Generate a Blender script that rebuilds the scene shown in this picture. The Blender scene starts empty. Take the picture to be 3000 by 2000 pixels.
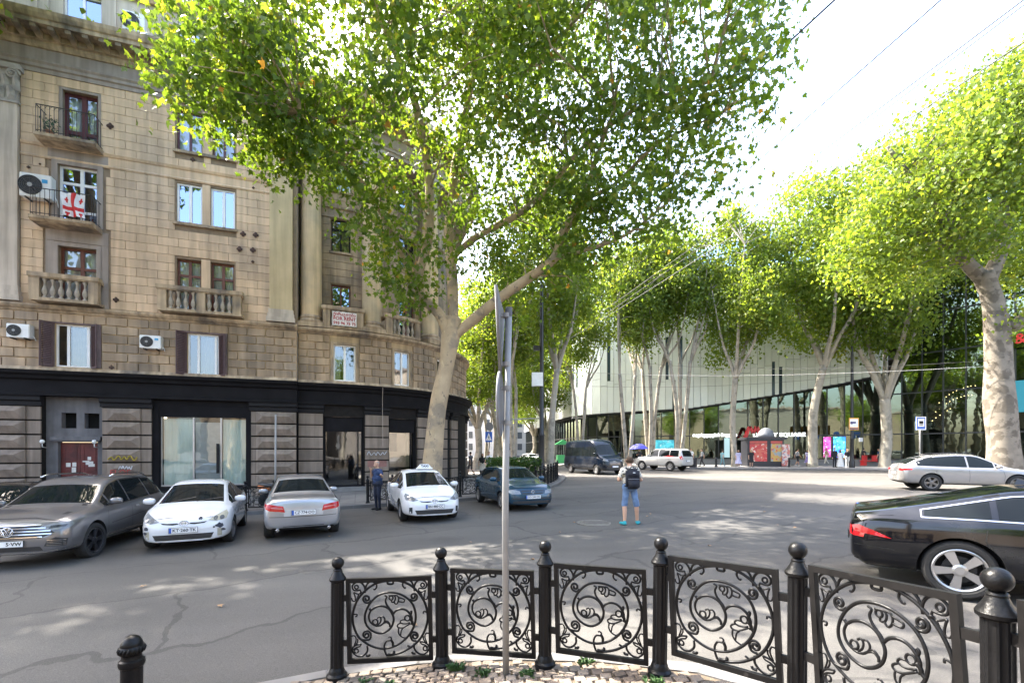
import bpy, bmesh, math, random
import numpy as np
from mathutils import Vector, Matrix
from mathutils.bvhtree import BVHTree

# ------------------------------------------------------------------ camera, sky, sun, exposure
scene = bpy.context.scene
col = scene.collection
CAMZ = 2.04
F = 4000.0 / 3.0            # focal length in the photograph's pixels (16 mm on 36 mm, 3000 px)
cd = bpy.data.cameras.new('camera'); cam = bpy.data.objects.new('camera', cd); col.objects.link(cam)
cd.sensor_width = 36.0; cd.sensor_fit = 'HORIZONTAL'; cd.lens = 16.0; cd.shift_y = 0.105
cd.clip_start = 0.05; cd.clip_end = 3000
cam.location = (0, 0, CAMZ); cam.rotation_euler = (math.radians(90), 0, 0)
scene.camera = cam
SUN_AZ = Vector((-0.85, 0.53)).normalized(); SUN_EL = math.radians(50)
sun_dir = Vector((SUN_AZ.x * math.cos(SUN_EL), SUN_AZ.y * math.cos(SUN_EL), math.sin(SUN_EL)))
world = bpy.data.worlds.new('World'); scene.world = world; world.use_nodes = True
wn = world.node_tree.nodes; wl = world.node_tree.links
bg = wn['Background']; sky = wn.new('ShaderNodeTexSky'); sky.sky_type = 'NISHITA'; sky.sun_disc = False
sky.sun_elevation = SUN_EL; sky.sun_rotation = math.atan2(SUN_AZ.x, SUN_AZ.y)
sky.air_density = 1.0; sky.dust_density = 5.0; sky.ozone_density = 0.6
wl.new(sky.outputs['Color'], bg.inputs['Color']); bg.inputs['Strength'].default_value = 0.15
sd = bpy.data.lights.new('sun', 'SUN'); sd.energy = 3.1; sd.angle = math.radians(0.55); sd.color = (1.0, 0.94, 0.84)
sun = bpy.data.objects.new('sun', sd); col.objects.link(sun)
sun.rotation_euler = (-sun_dir).to_track_quat('-Z', 'Y').to_euler(); sun.location = (-30, 10, 40)
scene.view_settings.view_transform = 'Standard'; scene.view_settings.look = 'None'
scene.view_settings.exposure = 3.13; scene.view_settings.gamma = 1.0
scene.view_settings.use_curve_mapping = False
scene.cycles.max_bounces = 8; scene.cycles.transparent_max_bounces = 16
scene.cycles.diffuse_bounces = 4; scene.cycles.glossy_bounces = 4; scene.cycles.transmission_bounces = 6

R = random.Random(11)
NR = np.random.default_rng(5)

# ------------------------------------------------------------------ materials
MATS = {}
def nd(nt, typ, **kw):
    n = nt.nodes.new(typ)
    for k, v in kw.items():
        if k.startswith('i_'): n.inputs[k[2:].replace('_', ' ')].default_value = v
        else: setattr(n, k, v)
    return n
def mat(name, c, rough=.7, var=.12, scale=5., bump=0., bscale=60., metal=0., spec=.5, rand=0., streak=0., c2=None, c2scale=1.5, c2t=(.45, .6), coat=0., detail=6, world=False):
    if name in MATS: return MATS[name]
    m = bpy.data.materials.new(name); m.use_nodes = True; nt = m.node_tree; L = nt.links.new
    b = nt.nodes['Principled BSDF']
    b.inputs['Roughness'].default_value = rough; b.inputs['Metallic'].default_value = metal
    b.inputs['Specular IOR Level'].default_value = spec
    if coat: b.inputs['Coat Weight'].default_value = coat; b.inputs['Coat Roughness'].default_value = .03
    tc = nd(nt, 'ShaderNodeTexCoord')
    src = tc.outputs['Object']
    if world: src = nd(nt, 'ShaderNodeNewGeometry').outputs['Position']
    rgb = nd(nt, 'ShaderNodeRGB'); rgb.outputs[0].default_value = (*c, 1)
    out = rgb.outputs[0]
    if c2:
        n2 = nd(nt, 'ShaderNodeTexNoise'); n2.inputs['Scale'].default_value = c2scale; n2.inputs['Detail'].default_value = 8
        L(src, n2.inputs['Vector'])
        mr = nd(nt, 'ShaderNodeMapRange'); mr.inputs['From Min'].default_value = c2t[0]; mr.inputs['From Max'].default_value = c2t[1]
        L(n2.outputs['Fac'], mr.inputs['Value'])
        mx = nd(nt, 'ShaderNodeMix', data_type='RGBA'); L(mr.outputs[0], mx.inputs['Factor']); L(out, mx.inputs['A'])
        mx.inputs['B'].default_value = (*c2, 1); out = mx.outputs['Result']
    fac = None
    def mul(a, bb):
        q = nd(nt, 'ShaderNodeMath', operation='MULTIPLY'); L(a, q.inputs[0]); L(bb, q.inputs[1]); return q.outputs[0]
    if var:
        n1 = nd(nt, 'ShaderNodeTexNoise'); n1.inputs['Scale'].default_value = scale; n1.inputs['Detail'].default_value = detail
        L(src, n1.inputs['Vector'])
        r1 = nd(nt, 'ShaderNodeMapRange'); r1.inputs['From Min'].default_value = .25; r1.inputs['From Max'].default_value = .75
        r1.inputs['To Min'].default_value = 1 - var; r1.inputs['To Max'].default_value = 1 + var
        L(n1.outputs['Fac'], r1.inputs['Value']); fac = r1.outputs[0]
    if streak:
        mp = nd(nt, 'ShaderNodeMapping'); mp.inputs['Scale'].default_value = (3.2, 3.2, .22); L(src, mp.inputs['Vector'])
        n3 = nd(nt, 'ShaderNodeTexNoise'); n3.inputs['Scale'].default_value = 1.4; n3.inputs['Detail'].default_value = 7
        L(mp.outputs[0], n3.inputs['Vector'])
        r3 = nd(nt, 'ShaderNodeMapRange'); r3.inputs['From Min'].default_value = .35; r3.inputs['From Max'].default_value = .62
        r3.inputs['To Min'].default_value = 1 - streak; r3.inputs['To Max'].default_value = 1.0
        L(n3.outputs['Fac'], r3.inputs['Value']); fac = mul(fac, r3.outputs[0]) if fac else r3.outputs[0]
    if rand:
        oi = nd(nt, 'ShaderNodeObjectInfo'); r4 = nd(nt, 'ShaderNodeMapRange')
        r4.inputs['To Min'].default_value = 1 - rand; r4.inputs['To Max'].default_value = 1 + rand * .7
        L(oi.outputs['Random'], r4.inputs['Value']); fac = mul(fac, r4.outputs[0]) if fac else r4.outputs[0]
    if fac:
        vm = nd(nt, 'ShaderNodeVectorMath', operation='SCALE'); L(out, vm.inputs[0]); L(fac, vm.inputs['Scale']); out = vm.outputs[0]
    L(out, b.inputs['Base Color'])
    if bump:
        nb = nd(nt, 'ShaderNodeTexNoise'); nb.inputs['Scale'].default_value = bscale; nb.inputs['Detail'].default_value = 6
        L(src, nb.inputs['Vector'])
        bp = nd(nt, 'ShaderNodeBump'); bp.inputs['Strength'].default_value = bump; bp.inputs['Distance'].default_value = .02
        L(nb.outputs['Fac'], bp.inputs['Height']); L(bp.outputs[0], b.inputs['Normal'])
    MATS[name] = m; return m
def glass(name, tint=(.75, .8, .8), refl=.18, rough=.02, rcol=(.9, .95, 1)):
    """a thin window pane: see-through with a mirror layer"""
    if name in MATS: return MATS[name]
    m = bpy.data.materials.new(name); m.use_nodes = True; nt = m.node_tree; L = nt.links.new
    nt.nodes.remove(nt.nodes['Principled BSDF']); o = nt.nodes['Material Output']
    t = nd(nt, 'ShaderNodeBsdfTransparent'); t.inputs[0].default_value = (*tint, 1)
    g = nd(nt, 'ShaderNodeBsdfGlossy'); g.inputs['Roughness'].default_value = rough; g.inputs['Color'].default_value = (*rcol, 1)
    lw = nd(nt, 'ShaderNodeLayerWeight'); lw.inputs['Blend'].default_value = .35
    mr = nd(nt, 'ShaderNodeMapRange'); mr.inputs['To Min'].default_value = refl; mr.inputs['To Max'].default_value = min(1, refl + .65)
    L(lw.outputs['Fresnel'], mr.inputs['Value'])
    nb = nd(nt, 'ShaderNodeTexNoise'); nb.inputs['Scale'].default_value = .9
    tc = nd(nt, 'ShaderNodeTexCoord'); L(tc.outputs['Object'], nb.inputs['Vector'])
    bp = nd(nt, 'ShaderNodeBump'); bp.inputs['Strength'].default_value = .04; bp.inputs['Distance'].default_value = .1
    L(nb.outputs['Fac'], bp.inputs['Height']); L(bp.outputs[0], g.inputs['Normal'])
    mx = nd(nt, 'ShaderNodeMixShader'); L(mr.outputs[0], mx.inputs[0]); L(t.outputs[0], mx.inputs[1]); L(g.outputs[0], mx.inputs[2])
    L(mx.outputs[0], o.inputs['Surface']); MATS[name] = m; return m
def leafmat(name, ramp, transl=.5):
    if name in MATS: return MATS[name]
    m = bpy.data.materials.new(name); m.use_nodes = True; nt = m.node_tree; L = nt.links.new
    b = nt.nodes['Principled BSDF']; o = nt.nodes['Material Output']
    at = nd(nt, 'ShaderNodeAttribute', attribute_name='tint')
    cr = nd(nt, 'ShaderNodeValToRGB'); e = cr.color_ramp.elements
    e[0].position = ramp[0][0]; e[0].color = (*ramp[0][1], 1); e[1].position = ramp[-1][0]; e[1].color = (*ramp[-1][1], 1)
    for p, c in ramp[1:-1]:
        q = e.new(p); q.color = (*c, 1)
    L(at.outputs['Fac'], cr.inputs['Fac']); L(cr.outputs[0], b.inputs['Base Color'])
    b.inputs['Roughness'].default_value = .45; b.inputs['Specular IOR Level'].default_value = .35
    t = nd(nt, 'ShaderNodeBsdfTranslucent')
    hs = nd(nt, 'ShaderNodeMix', data_type='RGBA', blend_type='MULTIPLY'); hs.inputs['Factor'].default_value = 1
    L(cr.outputs[0], hs.inputs['A']); hs.inputs['B'].default_value = (2.15, 1.98, .75, 1); L(hs.outputs['Result'], t.inputs[0])
    mx = nd(nt, 'ShaderNodeMixShader'); mx.inputs[0].default_value = transl
    L(b.outputs[0], mx.inputs[1]); L(t.outputs[0], mx.inputs[2]); L(mx.outputs[0], o.inputs['Surface'])
    MATS[name] = m; return m
def emit(name, c, s):
    if name in MATS: return MATS[name]
    m = bpy.data.materials.new(name); m.use_nodes = True
    b = m.node_tree.nodes['Principled BSDF']; b.inputs['Base Color'].default_value = (*c, 1)
    b.inputs['Emission Color'].default_value = (*c, 1); b.inputs['Emission Strength'].default_value = s
    MATS[name] = m; return m

# ------------------------------------------------------------------ mesh helpers
def obj(name, me, m=None, parent=None, loc=None, rz=0., smooth=False):
    if m is not None:
        for q in (m if isinstance(m, (list, tuple)) else [m]): me.materials.append(q)
    o = bpy.data.objects.new(name, me); col.objects.link(o)
    if parent: o.parent = parent
    if loc is not None: o.location = loc
    if rz: o.rotation_euler = (0, 0, rz)
    if smooth: me.polygons.foreach_set('use_smooth', [True] * len(me.polygons))
    return o
def empty(name, loc=(0, 0, 0), rz=0., parent=None):
    o = bpy.data.objects.new(name, None); col.objects.link(o); o.location = loc; o.rotation_euler = (0, 0, rz)
    o.empty_display_size = .2
    if parent: o.parent = parent
    return o
def tag(o, label=None, cat=None, group=None, kind=None):
    if label: o['label'] = label
    if cat: o['category'] = cat
    if group: o['group'] = group
    if kind: o['kind'] = kind
    return o
def copy_tree(o, parent=None):
    c = o.copy(); col.objects.link(c)
    if parent: c.parent = parent
    for ch in o.children: copy_tree(ch, c)
    return c
class MB:
    def __init__(s): s.v = []; s.f = []; s.mi = []; s.m = 0
    def add(s, v, f):
        o = len(s.v); s.v += [tuple(p) for p in v]; s.f += [tuple(i + o for i in q) for q in f]; s.mi += [s.m] * len(f)
    def hexa(s, p):   # 8 corners: bottom 4 ccw, top 4 ccw
        s.add(p, [(0, 3, 2, 1), (4, 5, 6, 7), (0, 1, 5, 4), (1, 2, 6, 5), (2, 3, 7, 6), (3, 0, 4, 7)])
    def box(s, c, d, rz=0):
        x, y, z = c; a, b, h = d[0] / 2, d[1] / 2, d[2] / 2; co, si = math.cos(rz), math.sin(rz); P = []
        for zz in (-h, h):
            for xx, yy in ((-a, -b), (a, -b), (a, b), (-a, b)):
                P.append((x + xx * co - yy * si, y + xx * si + yy * co, z + zz))
        s.hexa(P)
    def tube(s, pts, r, n=8, cap=True, closed=False):
        pts = [Vector(p) for p in pts]; k = len(pts); rr = r if isinstance(r, (list, tuple)) else [r] * k
        V = []; up = None
        for i in range(k):
            if closed: t = pts[(i + 1) % k] - pts[i - 1]
            else: t = pts[min(i + 1, k - 1)] - pts[max(i - 1, 0)]
            t.normalize()
            if up is None:
                up = Vector((0, 0, 1)) if abs(t.z) < .9 else Vector((1, 0, 0))
            a = t.cross(up)
            if a.length < 1e-6: a = t.cross(Vector((0, 1, 0)))
            a.normalize(); up = a.cross(t); up.normalize()
            for j in range(n):
                w = 2 * math.pi * j / n
                V.append(pts[i] + (a * math.cos(w) + up * math.sin(w)) * rr[i])
        Fc = []
        for i in range(k if closed else k - 1):
            i2 = (i + 1) % k
            for j in range(n):
                j2 = (j + 1) % n; Fc.append((i * n + j, i * n + j2, i2 * n + j2, i2 * n + j))
        if cap and not closed:
            Fc.append(tuple(reversed(range(n)))); Fc.append(tuple((k - 1) * n + j for j in range(n)))
        s.add(V, Fc)
    def lathe(s, prof, n=20, c=(0, 0, 0), flute=0, axis='z'):
        V = []; Fc = []
        for r, z in prof:
            for j in range(n):
                w = 2 * math.pi * j / n; q = r
                if flute and r > .03: q = r * (1 - flute * (j % 2))
                if axis == 'z': V.append((c[0] + q * math.cos(w), c[1] + q * math.sin(w), c[2] + z))
                elif axis == 'y': V.append((c[0] + q * math.cos(w), c[1] + z, c[2] + q * math.sin(w)))
                else: V.append((c[0] + z, c[1] + q * math.cos(w), c[2] + q * math.sin(w)))
        for i in range(len(prof) - 1):
            for j in range(n):
                j2 = (j + 1) % n; Fc.append((i * n + j, i * n + j2, (i + 1) * n + j2, (i + 1) * n + j))
        if prof[0][0] > 1e-4: Fc.append(tuple(reversed(range(n))))
        if prof[-1][0] > 1e-4: Fc.append(tuple((len(prof) - 1) * n + j for j in range(n)))
        s.add(V, Fc)
    def mesh(s, name):
        me = bpy.data.meshes.new(name); me.from_pydata(s.v, [], s.f)
        if any(s.mi): me.polygons.foreach_set('material_index', s.mi)
        me.validate(); return me
    def build(s, name, m, parent=None, loc=None, rz=0., smooth=False, ang=None):
        me = s.mesh(name); o = obj(name, me, m, parent, loc, rz, smooth or ang is not None)
        if ang is not None: me.set_sharp_from_angle(angle=math.radians(ang))
        return o
def fixn(o):
    bm = bmesh.new(); bm.from_mesh(o.data); bmesh.ops.recalc_face_normals(bm, faces=bm.faces); bm.to_mesh(o.data); bm.free(); return o
UNIT = None
def unit_block(bev=.06):
    """a unit box with chamfered front edges, shared by all blocks that scale it"""
    bm = bmesh.new(); bmesh.ops.create_cube(bm, size=1)
    bmesh.ops.bevel(bm, geom=bm.edges[:], offset=bev, segments=1, affect='EDGES')
    me = bpy.data.meshes.new('block'); bm.to_mesh(me); bm.free(); return me
def smoothpath(P, k=6, closed=False):
    """Catmull-Rom through the points"""
    P = [np.array(p, float) for p in P]; n = len(P); out = []
    for i in range(n if closed else n - 1):
        a = P[i - 1] if (i > 0 or closed) else P[0]; b = P[i]; c = P[(i + 1) % n]; d = P[(i + 2) % n] if (closed or i + 2 < n) else P[-1]
        for j in range(k):
            t = j / k
            out.append(.5 * ((2 * b) + (-a + c) * t + (2 * a - 5 * b + 4 * c - d) * t * t + (-a + 3 * b - 3 * c + d) * t ** 3))
    if not closed: out.append(P[-1])
    return out
_font_cache = {}
def text_mesh(s, size=1., ext=.01, bold=0., align='CENTER'):
    key = (s, size, ext, bold, align)
    if key in _font_cache: return _font_cache[key].copy()
    cu = bpy.data.curves.new('t', 'FONT'); cu.body = s; cu.size = size; cu.extrude = ext; cu.align_x = align; cu.align_y = 'CENTER'; cu.offset = bold; cu.resolution_u = 2
    o = bpy.data.objects.new('t', cu); col.objects.link(o)
    dg = bpy.context.evaluated_depsgraph_get(); me = bpy.data.meshes.new_from_object(o.evaluated_get(dg))
    bpy.data.objects.remove(o); bpy.data.curves.remove(cu); _font_cache[key] = me; return me
def evalmesh(o):
    dg = bpy.context.evaluated_depsgraph_get(); return bpy.data.meshes.new_from_object(o.evaluated_get(dg))
def W(px, py, d):
    """a point of the place at depth d that the photograph's pixel looks at (used to measure, in metres)"""
    return Vector(((px - 1500) / F * d, d, CAMZ - (py - 1315) / F * d))

# ------------------------------------------------------------------ the lie of the land
PAV = [(-9, 2.3), (-5, 3.45), (-2.57, 3.97), (-1.78, 4.2), (-.65, 4.34), (.4, 4.13), (1.35, 3.77), (2.08, 3.0), (2.36, 1.9), (2.42, .5), (2.42, -6)]
def sst(a, b, x):
    t = min(1, max(0, (x - a) / (b - a))); return t * t * (3 - 2 * t)
def pavz(x, y): return max(.175 + .09 * x - .06 * (y - 3.9), -.22)
def base_z(x): return .029 * max(-12, min(8, x))
def road_z(x, y):
    b = base_z(x)
    if -12 < x < 8 and y < 10:
        best = 1e9; q = (0, 0)
        for (x0, y0), (x1, y1) in zip(PAV, PAV[1:]):
            dx, dy = x1 - x0, y1 - y0; t = max(0, min(1, ((x - x0) * dx + (y - y0) * dy) / (dx * dx + dy * dy)))
            a, c = x0 + t * dx, y0 + t * dy; d = math.hypot(x - a, y - c)
            if d < best: best = d; q = (a, c)
        w = math.exp(-(best / 1.7) ** 2)
        b = b + (pavz(*q) - .11 - b) * w
    return b
def side_z(x, y): return base_z(x) + .12
# ------------------------------------------------------------------ ground: road, pavements, kerbs, setts
def asphalt():
    m = mat('asphalt', (.074, .0695, .064), rough=.92, var=.16, scale=.35, bump=.25, bscale=220, c2=(.09, .084, .075), c2scale=.12, c2t=(.42, .62), detail=10)
    nt = m.node_tree; L = nt.links.new; b = nt.nodes['Principled BSDF']
    src = b.inputs['Base Color'].links[0].from_socket; tc = [n for n in nt.nodes if n.type == 'TEX_COORD'][0]
    # grain of the aggregate
    g = nd(nt, 'ShaderNodeTexNoise'); g.inputs['Scale'].default_value = 90; g.inputs['Detail'].default_value = 4; L(tc.outputs['Object'], g.inputs['Vector'])
    gr = nd(nt, 'ShaderNodeMapRange'); gr.inputs['From Min'].default_value = .3; gr.inputs['From Max'].default_value = .7
    gr.inputs['To Min'].default_value = .68; gr.inputs['To Max'].default_value = 1.32; L(g.outputs['Fac'], gr.inputs['Value'])
    # long wandering cracks
    wv = nd(nt, 'ShaderNodeTexNoise'); wv.inputs['Scale'].default_value = .6; wv.inputs['Detail'].default_value = 5; L(tc.outputs['Object'], wv.inputs['Vector'])
    mxv = nd(nt, 'ShaderNodeVectorMath', operation='MULTIPLY_ADD'); L(wv.outputs['Color'], mxv.inputs[0]); mxv.inputs[1].default_value = (1.6, 1.6, 0); L(tc.outputs['Object'], mxv.inputs[2])
    vo = nd(nt, 'ShaderNodeTexVoronoi', feature='DISTANCE_TO_EDGE'); vo.inputs['Scale'].default_value = .17; L(mxv.outputs[0], vo.inputs['Vector'])
    cr = nd(nt, 'ShaderNodeMapRange'); cr.inputs['From Min'].default_value = .0005; cr.inputs['From Max'].default_value = .0018; cr.inputs['To Min'].default_value = .72; L(vo.outputs[0], cr.inputs['Value'])
    # oil spots, tyre-polished lanes and old repair patches
    ov = nd(nt, 'ShaderNodeTexVoronoi'); ov.inputs['Scale'].default_value = .55; L(mxv.outputs[0], ov.inputs['Vector'])
    om = nd(nt, 'ShaderNodeMapRange'); om.inputs['From Min'].default_value = .06; om.inputs['From Max'].default_value = .26; om.inputs['To Min'].default_value = .8; L(ov.outputs['Distance'], om.inputs['Value'])
    mpp = nd(nt, 'ShaderNodeMapping'); mpp.inputs['Rotation'].default_value = (0, 0, .35); mpp.inputs['Scale'].default_value = (.06, .55, 1); L(tc.outputs['Object'], mpp.inputs['Vector'])
    tn = nd(nt, 'ShaderNodeTexNoise'); tn.inputs['Scale'].default_value = 1.0; tn.inputs['Detail'].default_value = 6; L(mpp.outputs[0], tn.inputs['Vector'])
    tm_ = nd(nt, 'ShaderNodeMapRange'); tm_.inputs['From Min'].default_value = .35; tm_.inputs['From Max'].default_value = .65; tm_.inputs['To Min'].default_value = .82; tm_.inputs['To Max'].default_value = 1.16; L(tn.outputs['Fac'], tm_.inputs['Value'])
    bk = nd(nt, 'ShaderNodeTexBrick'); bk.inputs['Scale'].default_value = .11; bk.inputs['Mortar Size'].default_value = .004; bk.inputs['Color1'].default_value = (1, 1, 1, 1); bk.inputs['Color2'].default_value = (.84, .84, .84, 1); bk.inputs['Mortar'].default_value = (.6, .6, .6, 1)
    mpb = nd(nt, 'ShaderNodeMapping'); mpb.inputs['Rotation'].default_value = (0, 0, -.5); L(mxv.outputs[0], mpb.inputs['Vector']); L(mpb.outputs[0], bk.inputs['Vector'])
    q0 = nd(nt, 'ShaderNodeMath', operation='MULTIPLY'); L(om.outputs[0], q0.inputs[0]); L(tm_.outputs[0], q0.inputs[1])
    q1 = nd(nt, 'ShaderNodeMath', operation='MULTIPLY'); L(q0.outputs[0], q1.inputs[0]); L(bk.outputs['Color'], q1.inputs[1])
    q2 = nd(nt, 'ShaderNodeMath', operation='MULTIPLY'); L(gr.outputs[0], q2.inputs[0]); L(q1.outputs[0], q2.inputs[1])
    q = nd(nt, 'ShaderNodeMath', operation='MULTIPLY'); L(q2.outputs[0], q.inputs[0]); L(cr.outputs[0], q.inputs[1])
    v = nd(nt, 'ShaderNodeVectorMath', operation='SCALE'); L(src, v.inputs[0]); L(q.outputs[0], v.inputs['Scale']); L(v.outputs[0], b.inputs['Base Color'])
    return m
def sheet(name, xs, ys, zf, m):
    V = [(x, y, zf(x, y)) for y in ys for x in xs]; nx = len(xs)
    Fc = [(j * nx + i, j * nx + i + 1, (j + 1) * nx + i + 1, (j + 1) * nx + i) for j in range(len(ys) - 1) for i in range(nx - 1)]
    me = bpy.data.meshes.new(name); me.from_pydata(V, [], Fc); return obj(name, me, m, smooth=True)
xs = [-900, -300, -120, -60, -40] + [-30 + i for i in range(18)] + [-12 + .4 * i for i in range(51)] + [9 + i for i in range(0, 14, 2)] + [25, 32, 40, 60, 120, 300, 900]
ys = [-300, -80, -30, -15] + [-8 + .4 * i for i in range(46)] + [11 + i for i in range(0, 40, 2)] + [55, 70, 100, 150, 300, 900, 2000]
tag(sheet('road', xs, ys, road_z, asphalt()), kind='structure')

KERBM = mat('kerb_granite', (.13, .126, .122), rough=.8, var=.2, scale=3, bump=.2, bscale=90, rand=.12)
SLABM = mat('paving_slab', (.2, .183, .163), rough=.8, world=True, var=.15, scale=2.5, bump=.1, rand=.14, c2=(.14, .13, .12), c2scale=.7)
EARTHM = mat('sett_joint_earth', (.1, .075, .05), rough=.95, var=.3, scale=14, bump=.5, bscale=80)
SETTM = mat('sett_stone', (.15, .112, .083), rough=.85, world=True, var=.2, scale=9, bump=.35, bscale=70, rand=.3, c2=(.19, .155, .122), c2scale=3)
def poly_sheet(name, poly, zf, m, step=1.0, thick=.3):
    bm = bmesh.new(); vs = [bm.verts.new((x, y, 0)) for x, y in poly]; bm.faces.new(vs)
    x0, x1 = min(p[0] for p in poly), max(p[0] for p in poly); y0, y1 = min(p[1] for p in poly), max(p[1] for p in poly)
    for ax, a, b in ((0, x0, x1), (1, y0, y1)):
        k = a + step
        while k < b:
            co = [0, 0, 0]; no = [0, 0, 0]; co[ax] = k; no[ax] = 1
            bmesh.ops.bisect_plane(bm, geom=bm.verts[:] + bm.edges[:] + bm.faces[:], plane_co=co, plane_no=no); k += step
    for v in bm.verts: v.co.z = zf(v.co.x, v.co.y)
    bmesh.ops.recalc_face_normals(bm, faces=bm.faces)
    if sum(f.normal.z for f in bm.faces) < 0: bmesh.ops.reverse_faces(bm, faces=bm.faces)
    ed = [e for e in bm.edges if e.is_boundary]
    r = bmesh.ops.extrude_edge_only(bm, edges=ed)
    for v in [g for g in r['geom'] if isinstance(g, bmesh.types.BMVert)]: v.co.z -= thick
    me = bpy.data.meshes.new(name); bm.to_mesh(me); bm.free()
    return obj(name, me, m)
def offset_line(line, d):
    out = []
    for i, p in enumerate(line):
        a = Vector(line[max(0, i - 1)]); b = Vector(line[min(len(line) - 1, i + 1)]); t = (b - a).normalized()
        out.append((p[0] + t.y * d, p[1] - t.x * d))
    return out
def resample(line, step):
    out = [Vector(line[0])]; acc = 0
    pts = [Vector(p) for p in line]
    L = 0; seg = []
    for a, b in zip(pts, pts[1:]): seg.append((L, a, b)); L += (b - a).length
    n = max(1, round(L / step)); res = []
    for i in range(n + 1):
        s = L * i / n
        for l0, a, b in reversed(seg):
            if s >= l0 - 1e-9:
                d = (b - a).length; res.append(a + (b - a) * min(1, (s - l0) / max(d, 1e-9))); break
    return res
def kerb_stones(line, width, side, zf, parent, length=1.0, h=.3, proud=.012, vis=None):
    """one stone after another along the line"""
    pts = resample([tuple(p[:2]) for p in smoothpath([(p[0], p[1], 0) for p in line], 8)], length)
    for a, b in zip(pts, pts[1:]):
        if vis and not vis((a + b) / 2): continue
        t = (b - a); l = t.length; t.normalize(); nrm = Vector((t.y, -t.x)) * side
        g = .006; P = []
        for dz in (-h, 0):
            for p, q in ((a + t * g, 0), (b - t * g, 0), (b - t * g, width), (a + t * g, width)):
                w = p + nrm * q; P.append((w.x, w.y, zf(w.x, w.y) + dz + proud))
        mb = MB(); 
        if (Vector(P[1][:2]) - Vector(P[0][:2])).cross(Vector(P[3][:2]) - Vector(P[0][:2])) < 0:
            P = [P[0], P[3], P[2], P[1], P[4], P[7], P[6], P[5]]
        mb.hexa(P); mb.build('kerb_stone', KERBM, parent)

# foreground pavement where the photographer stands
pav = poly_sheet('pavement', PAV + [(-9, -6)], lambda x, y: pavz(x, y) - .012, EARTHM, .8)
tag(pav, kind='structure')
kerb_stones(PAV[1:-1], .17, 1, pavz, pav, .85, .3, .0)
def inside_pav(x, y, marg):
    P_ = PAV + [(-9, -6)]; ins = False
    for i in range(len(P_)):
        (xa, ya), (xb, yb) = P_[i - 1], P_[i]
        if (ya > y) != (yb > y) and x < (xb - xa) * (y - ya) / (yb - ya) + xa: ins = not ins
    if not ins: return False
    for (x0, y0), (x1, y1) in zip(PAV, PAV[1:]):
        dx, dy = x1 - x0, y1 - y0; l = math.hypot(dx, dy)
        # interior lies to the right hand of the line
        t = ((x - x0) * dx + (y - y0) * dy) / l
        if -.1 <= t <= l + .1 and ((x - x0) * dy - (y - y0) * dx) / l < marg: return False
    return True
um = unit_block(.09); um.name = 'sett'; um.materials.append(SETTM)
setts = []
for row in range(120):      # fanned rows following the kerb
    for k in range(90):
        x = -3.2 + .105 * k + (row % 2) * .05; y = 4.35 - .098 * row + .12 * math.sin(x * 1.1 + row * .02)
        if x > 3 or not inside_pav(x, y, .2): continue
        px = 1500 + F * x / y if y > .5 else 9e9; py = 1315 + F * (CAMZ - pavz(x, y)) / y if y > .5 else 9e9
        setts.append((0 if (-60 < px < 3060 and py < 2050) else 1, y, x))
seen = sorted([s for s in setts if s[0] == 0], key=lambda s: s[1])[:290]
for _, y, x in seen:
    o = bpy.data.objects.new('sett', um); col.objects.link(o); o.parent = pav
    hh = .05; o.location = (x + R.uniform(-.008, .008), y + R.uniform(-.008, .008), pavz(x, y) - .014 + R.uniform(-.006, .008))
    o.rotation_euler = (R.uniform(-.05, .05), R.uniform(-.05, .05) - .09, .1 * math.cos(x * 1.1) + R.uniform(-.14, .14)); o.scale = (R.uniform(.08, .092), R.uniform(.074, .086), hh)
rest = MB(); used = set((x, y) for _, y, x in seen)
for _, y, x in setts:
    if (x, y) in used or y < -1.5: continue
    rest.box((x, y, pavz(x, y) - .014), (.088, .082, .05), R.uniform(-.12, .12))
if rest.v: tag(rest.build('setts_beyond', SETTM, pav), kind='stuff')

# pavement in front of the apartment house and along the street
KL = [(-46, 3.4), (-30, 8.9), (-14.97, 14.0), (-8.9, 16.0), (-5.5, 17.05), (-1.7, 18.5), (.9, 20.4), (2.1, 23.4), (3.1, 27.4), (3.6, 31.5), (3.1, 37), (1.6, 44), (-.5, 56), (-3, 75), (-5, 110)]
KLs = [tuple(p[:2]) for p in smoothpath([(a, b, 0) for a, b in KL], 6)]
sw = poly_sheet('sidewalk_house', KLs + [(-20, 110), (-46, 45)], side_z, mat('sidewalk_tarmac', (.12, .11, .1), rough=.85, var=.25, scale=.8, bump=.2, bscale=120), 3.0)
tag(sw, kind='structure')
kerb_stones(KL[2:-1], .2, -1, side_z, sw, 1.2, .28, .006)
tdir = Vector((.947, .322)); ndir = Vector((-.322, .947))
for i in range(11):       # slabs of the crossing in front of the shop door
    for j in range(9):
        c = Vector((-8.3, 16.45)) + tdir * (i * .62) + ndir * (j * .62)
        
        o = bpy.data.objects.new('slab', None); bpy.data.objects.remove(o)
        mb = MB(); P = []
        for dz in (-.06, .012):
            for u, v in ((.01, .01), (.605, .01), (.605, .605), (.01, .605)):
                w = c + tdir * u + ndir * v; P.append((w.x, w.y, side_z(w.x, w.y) + dz))
        mb.hexa(P); mb.build('paving_slab', SLABM, sw)
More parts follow.
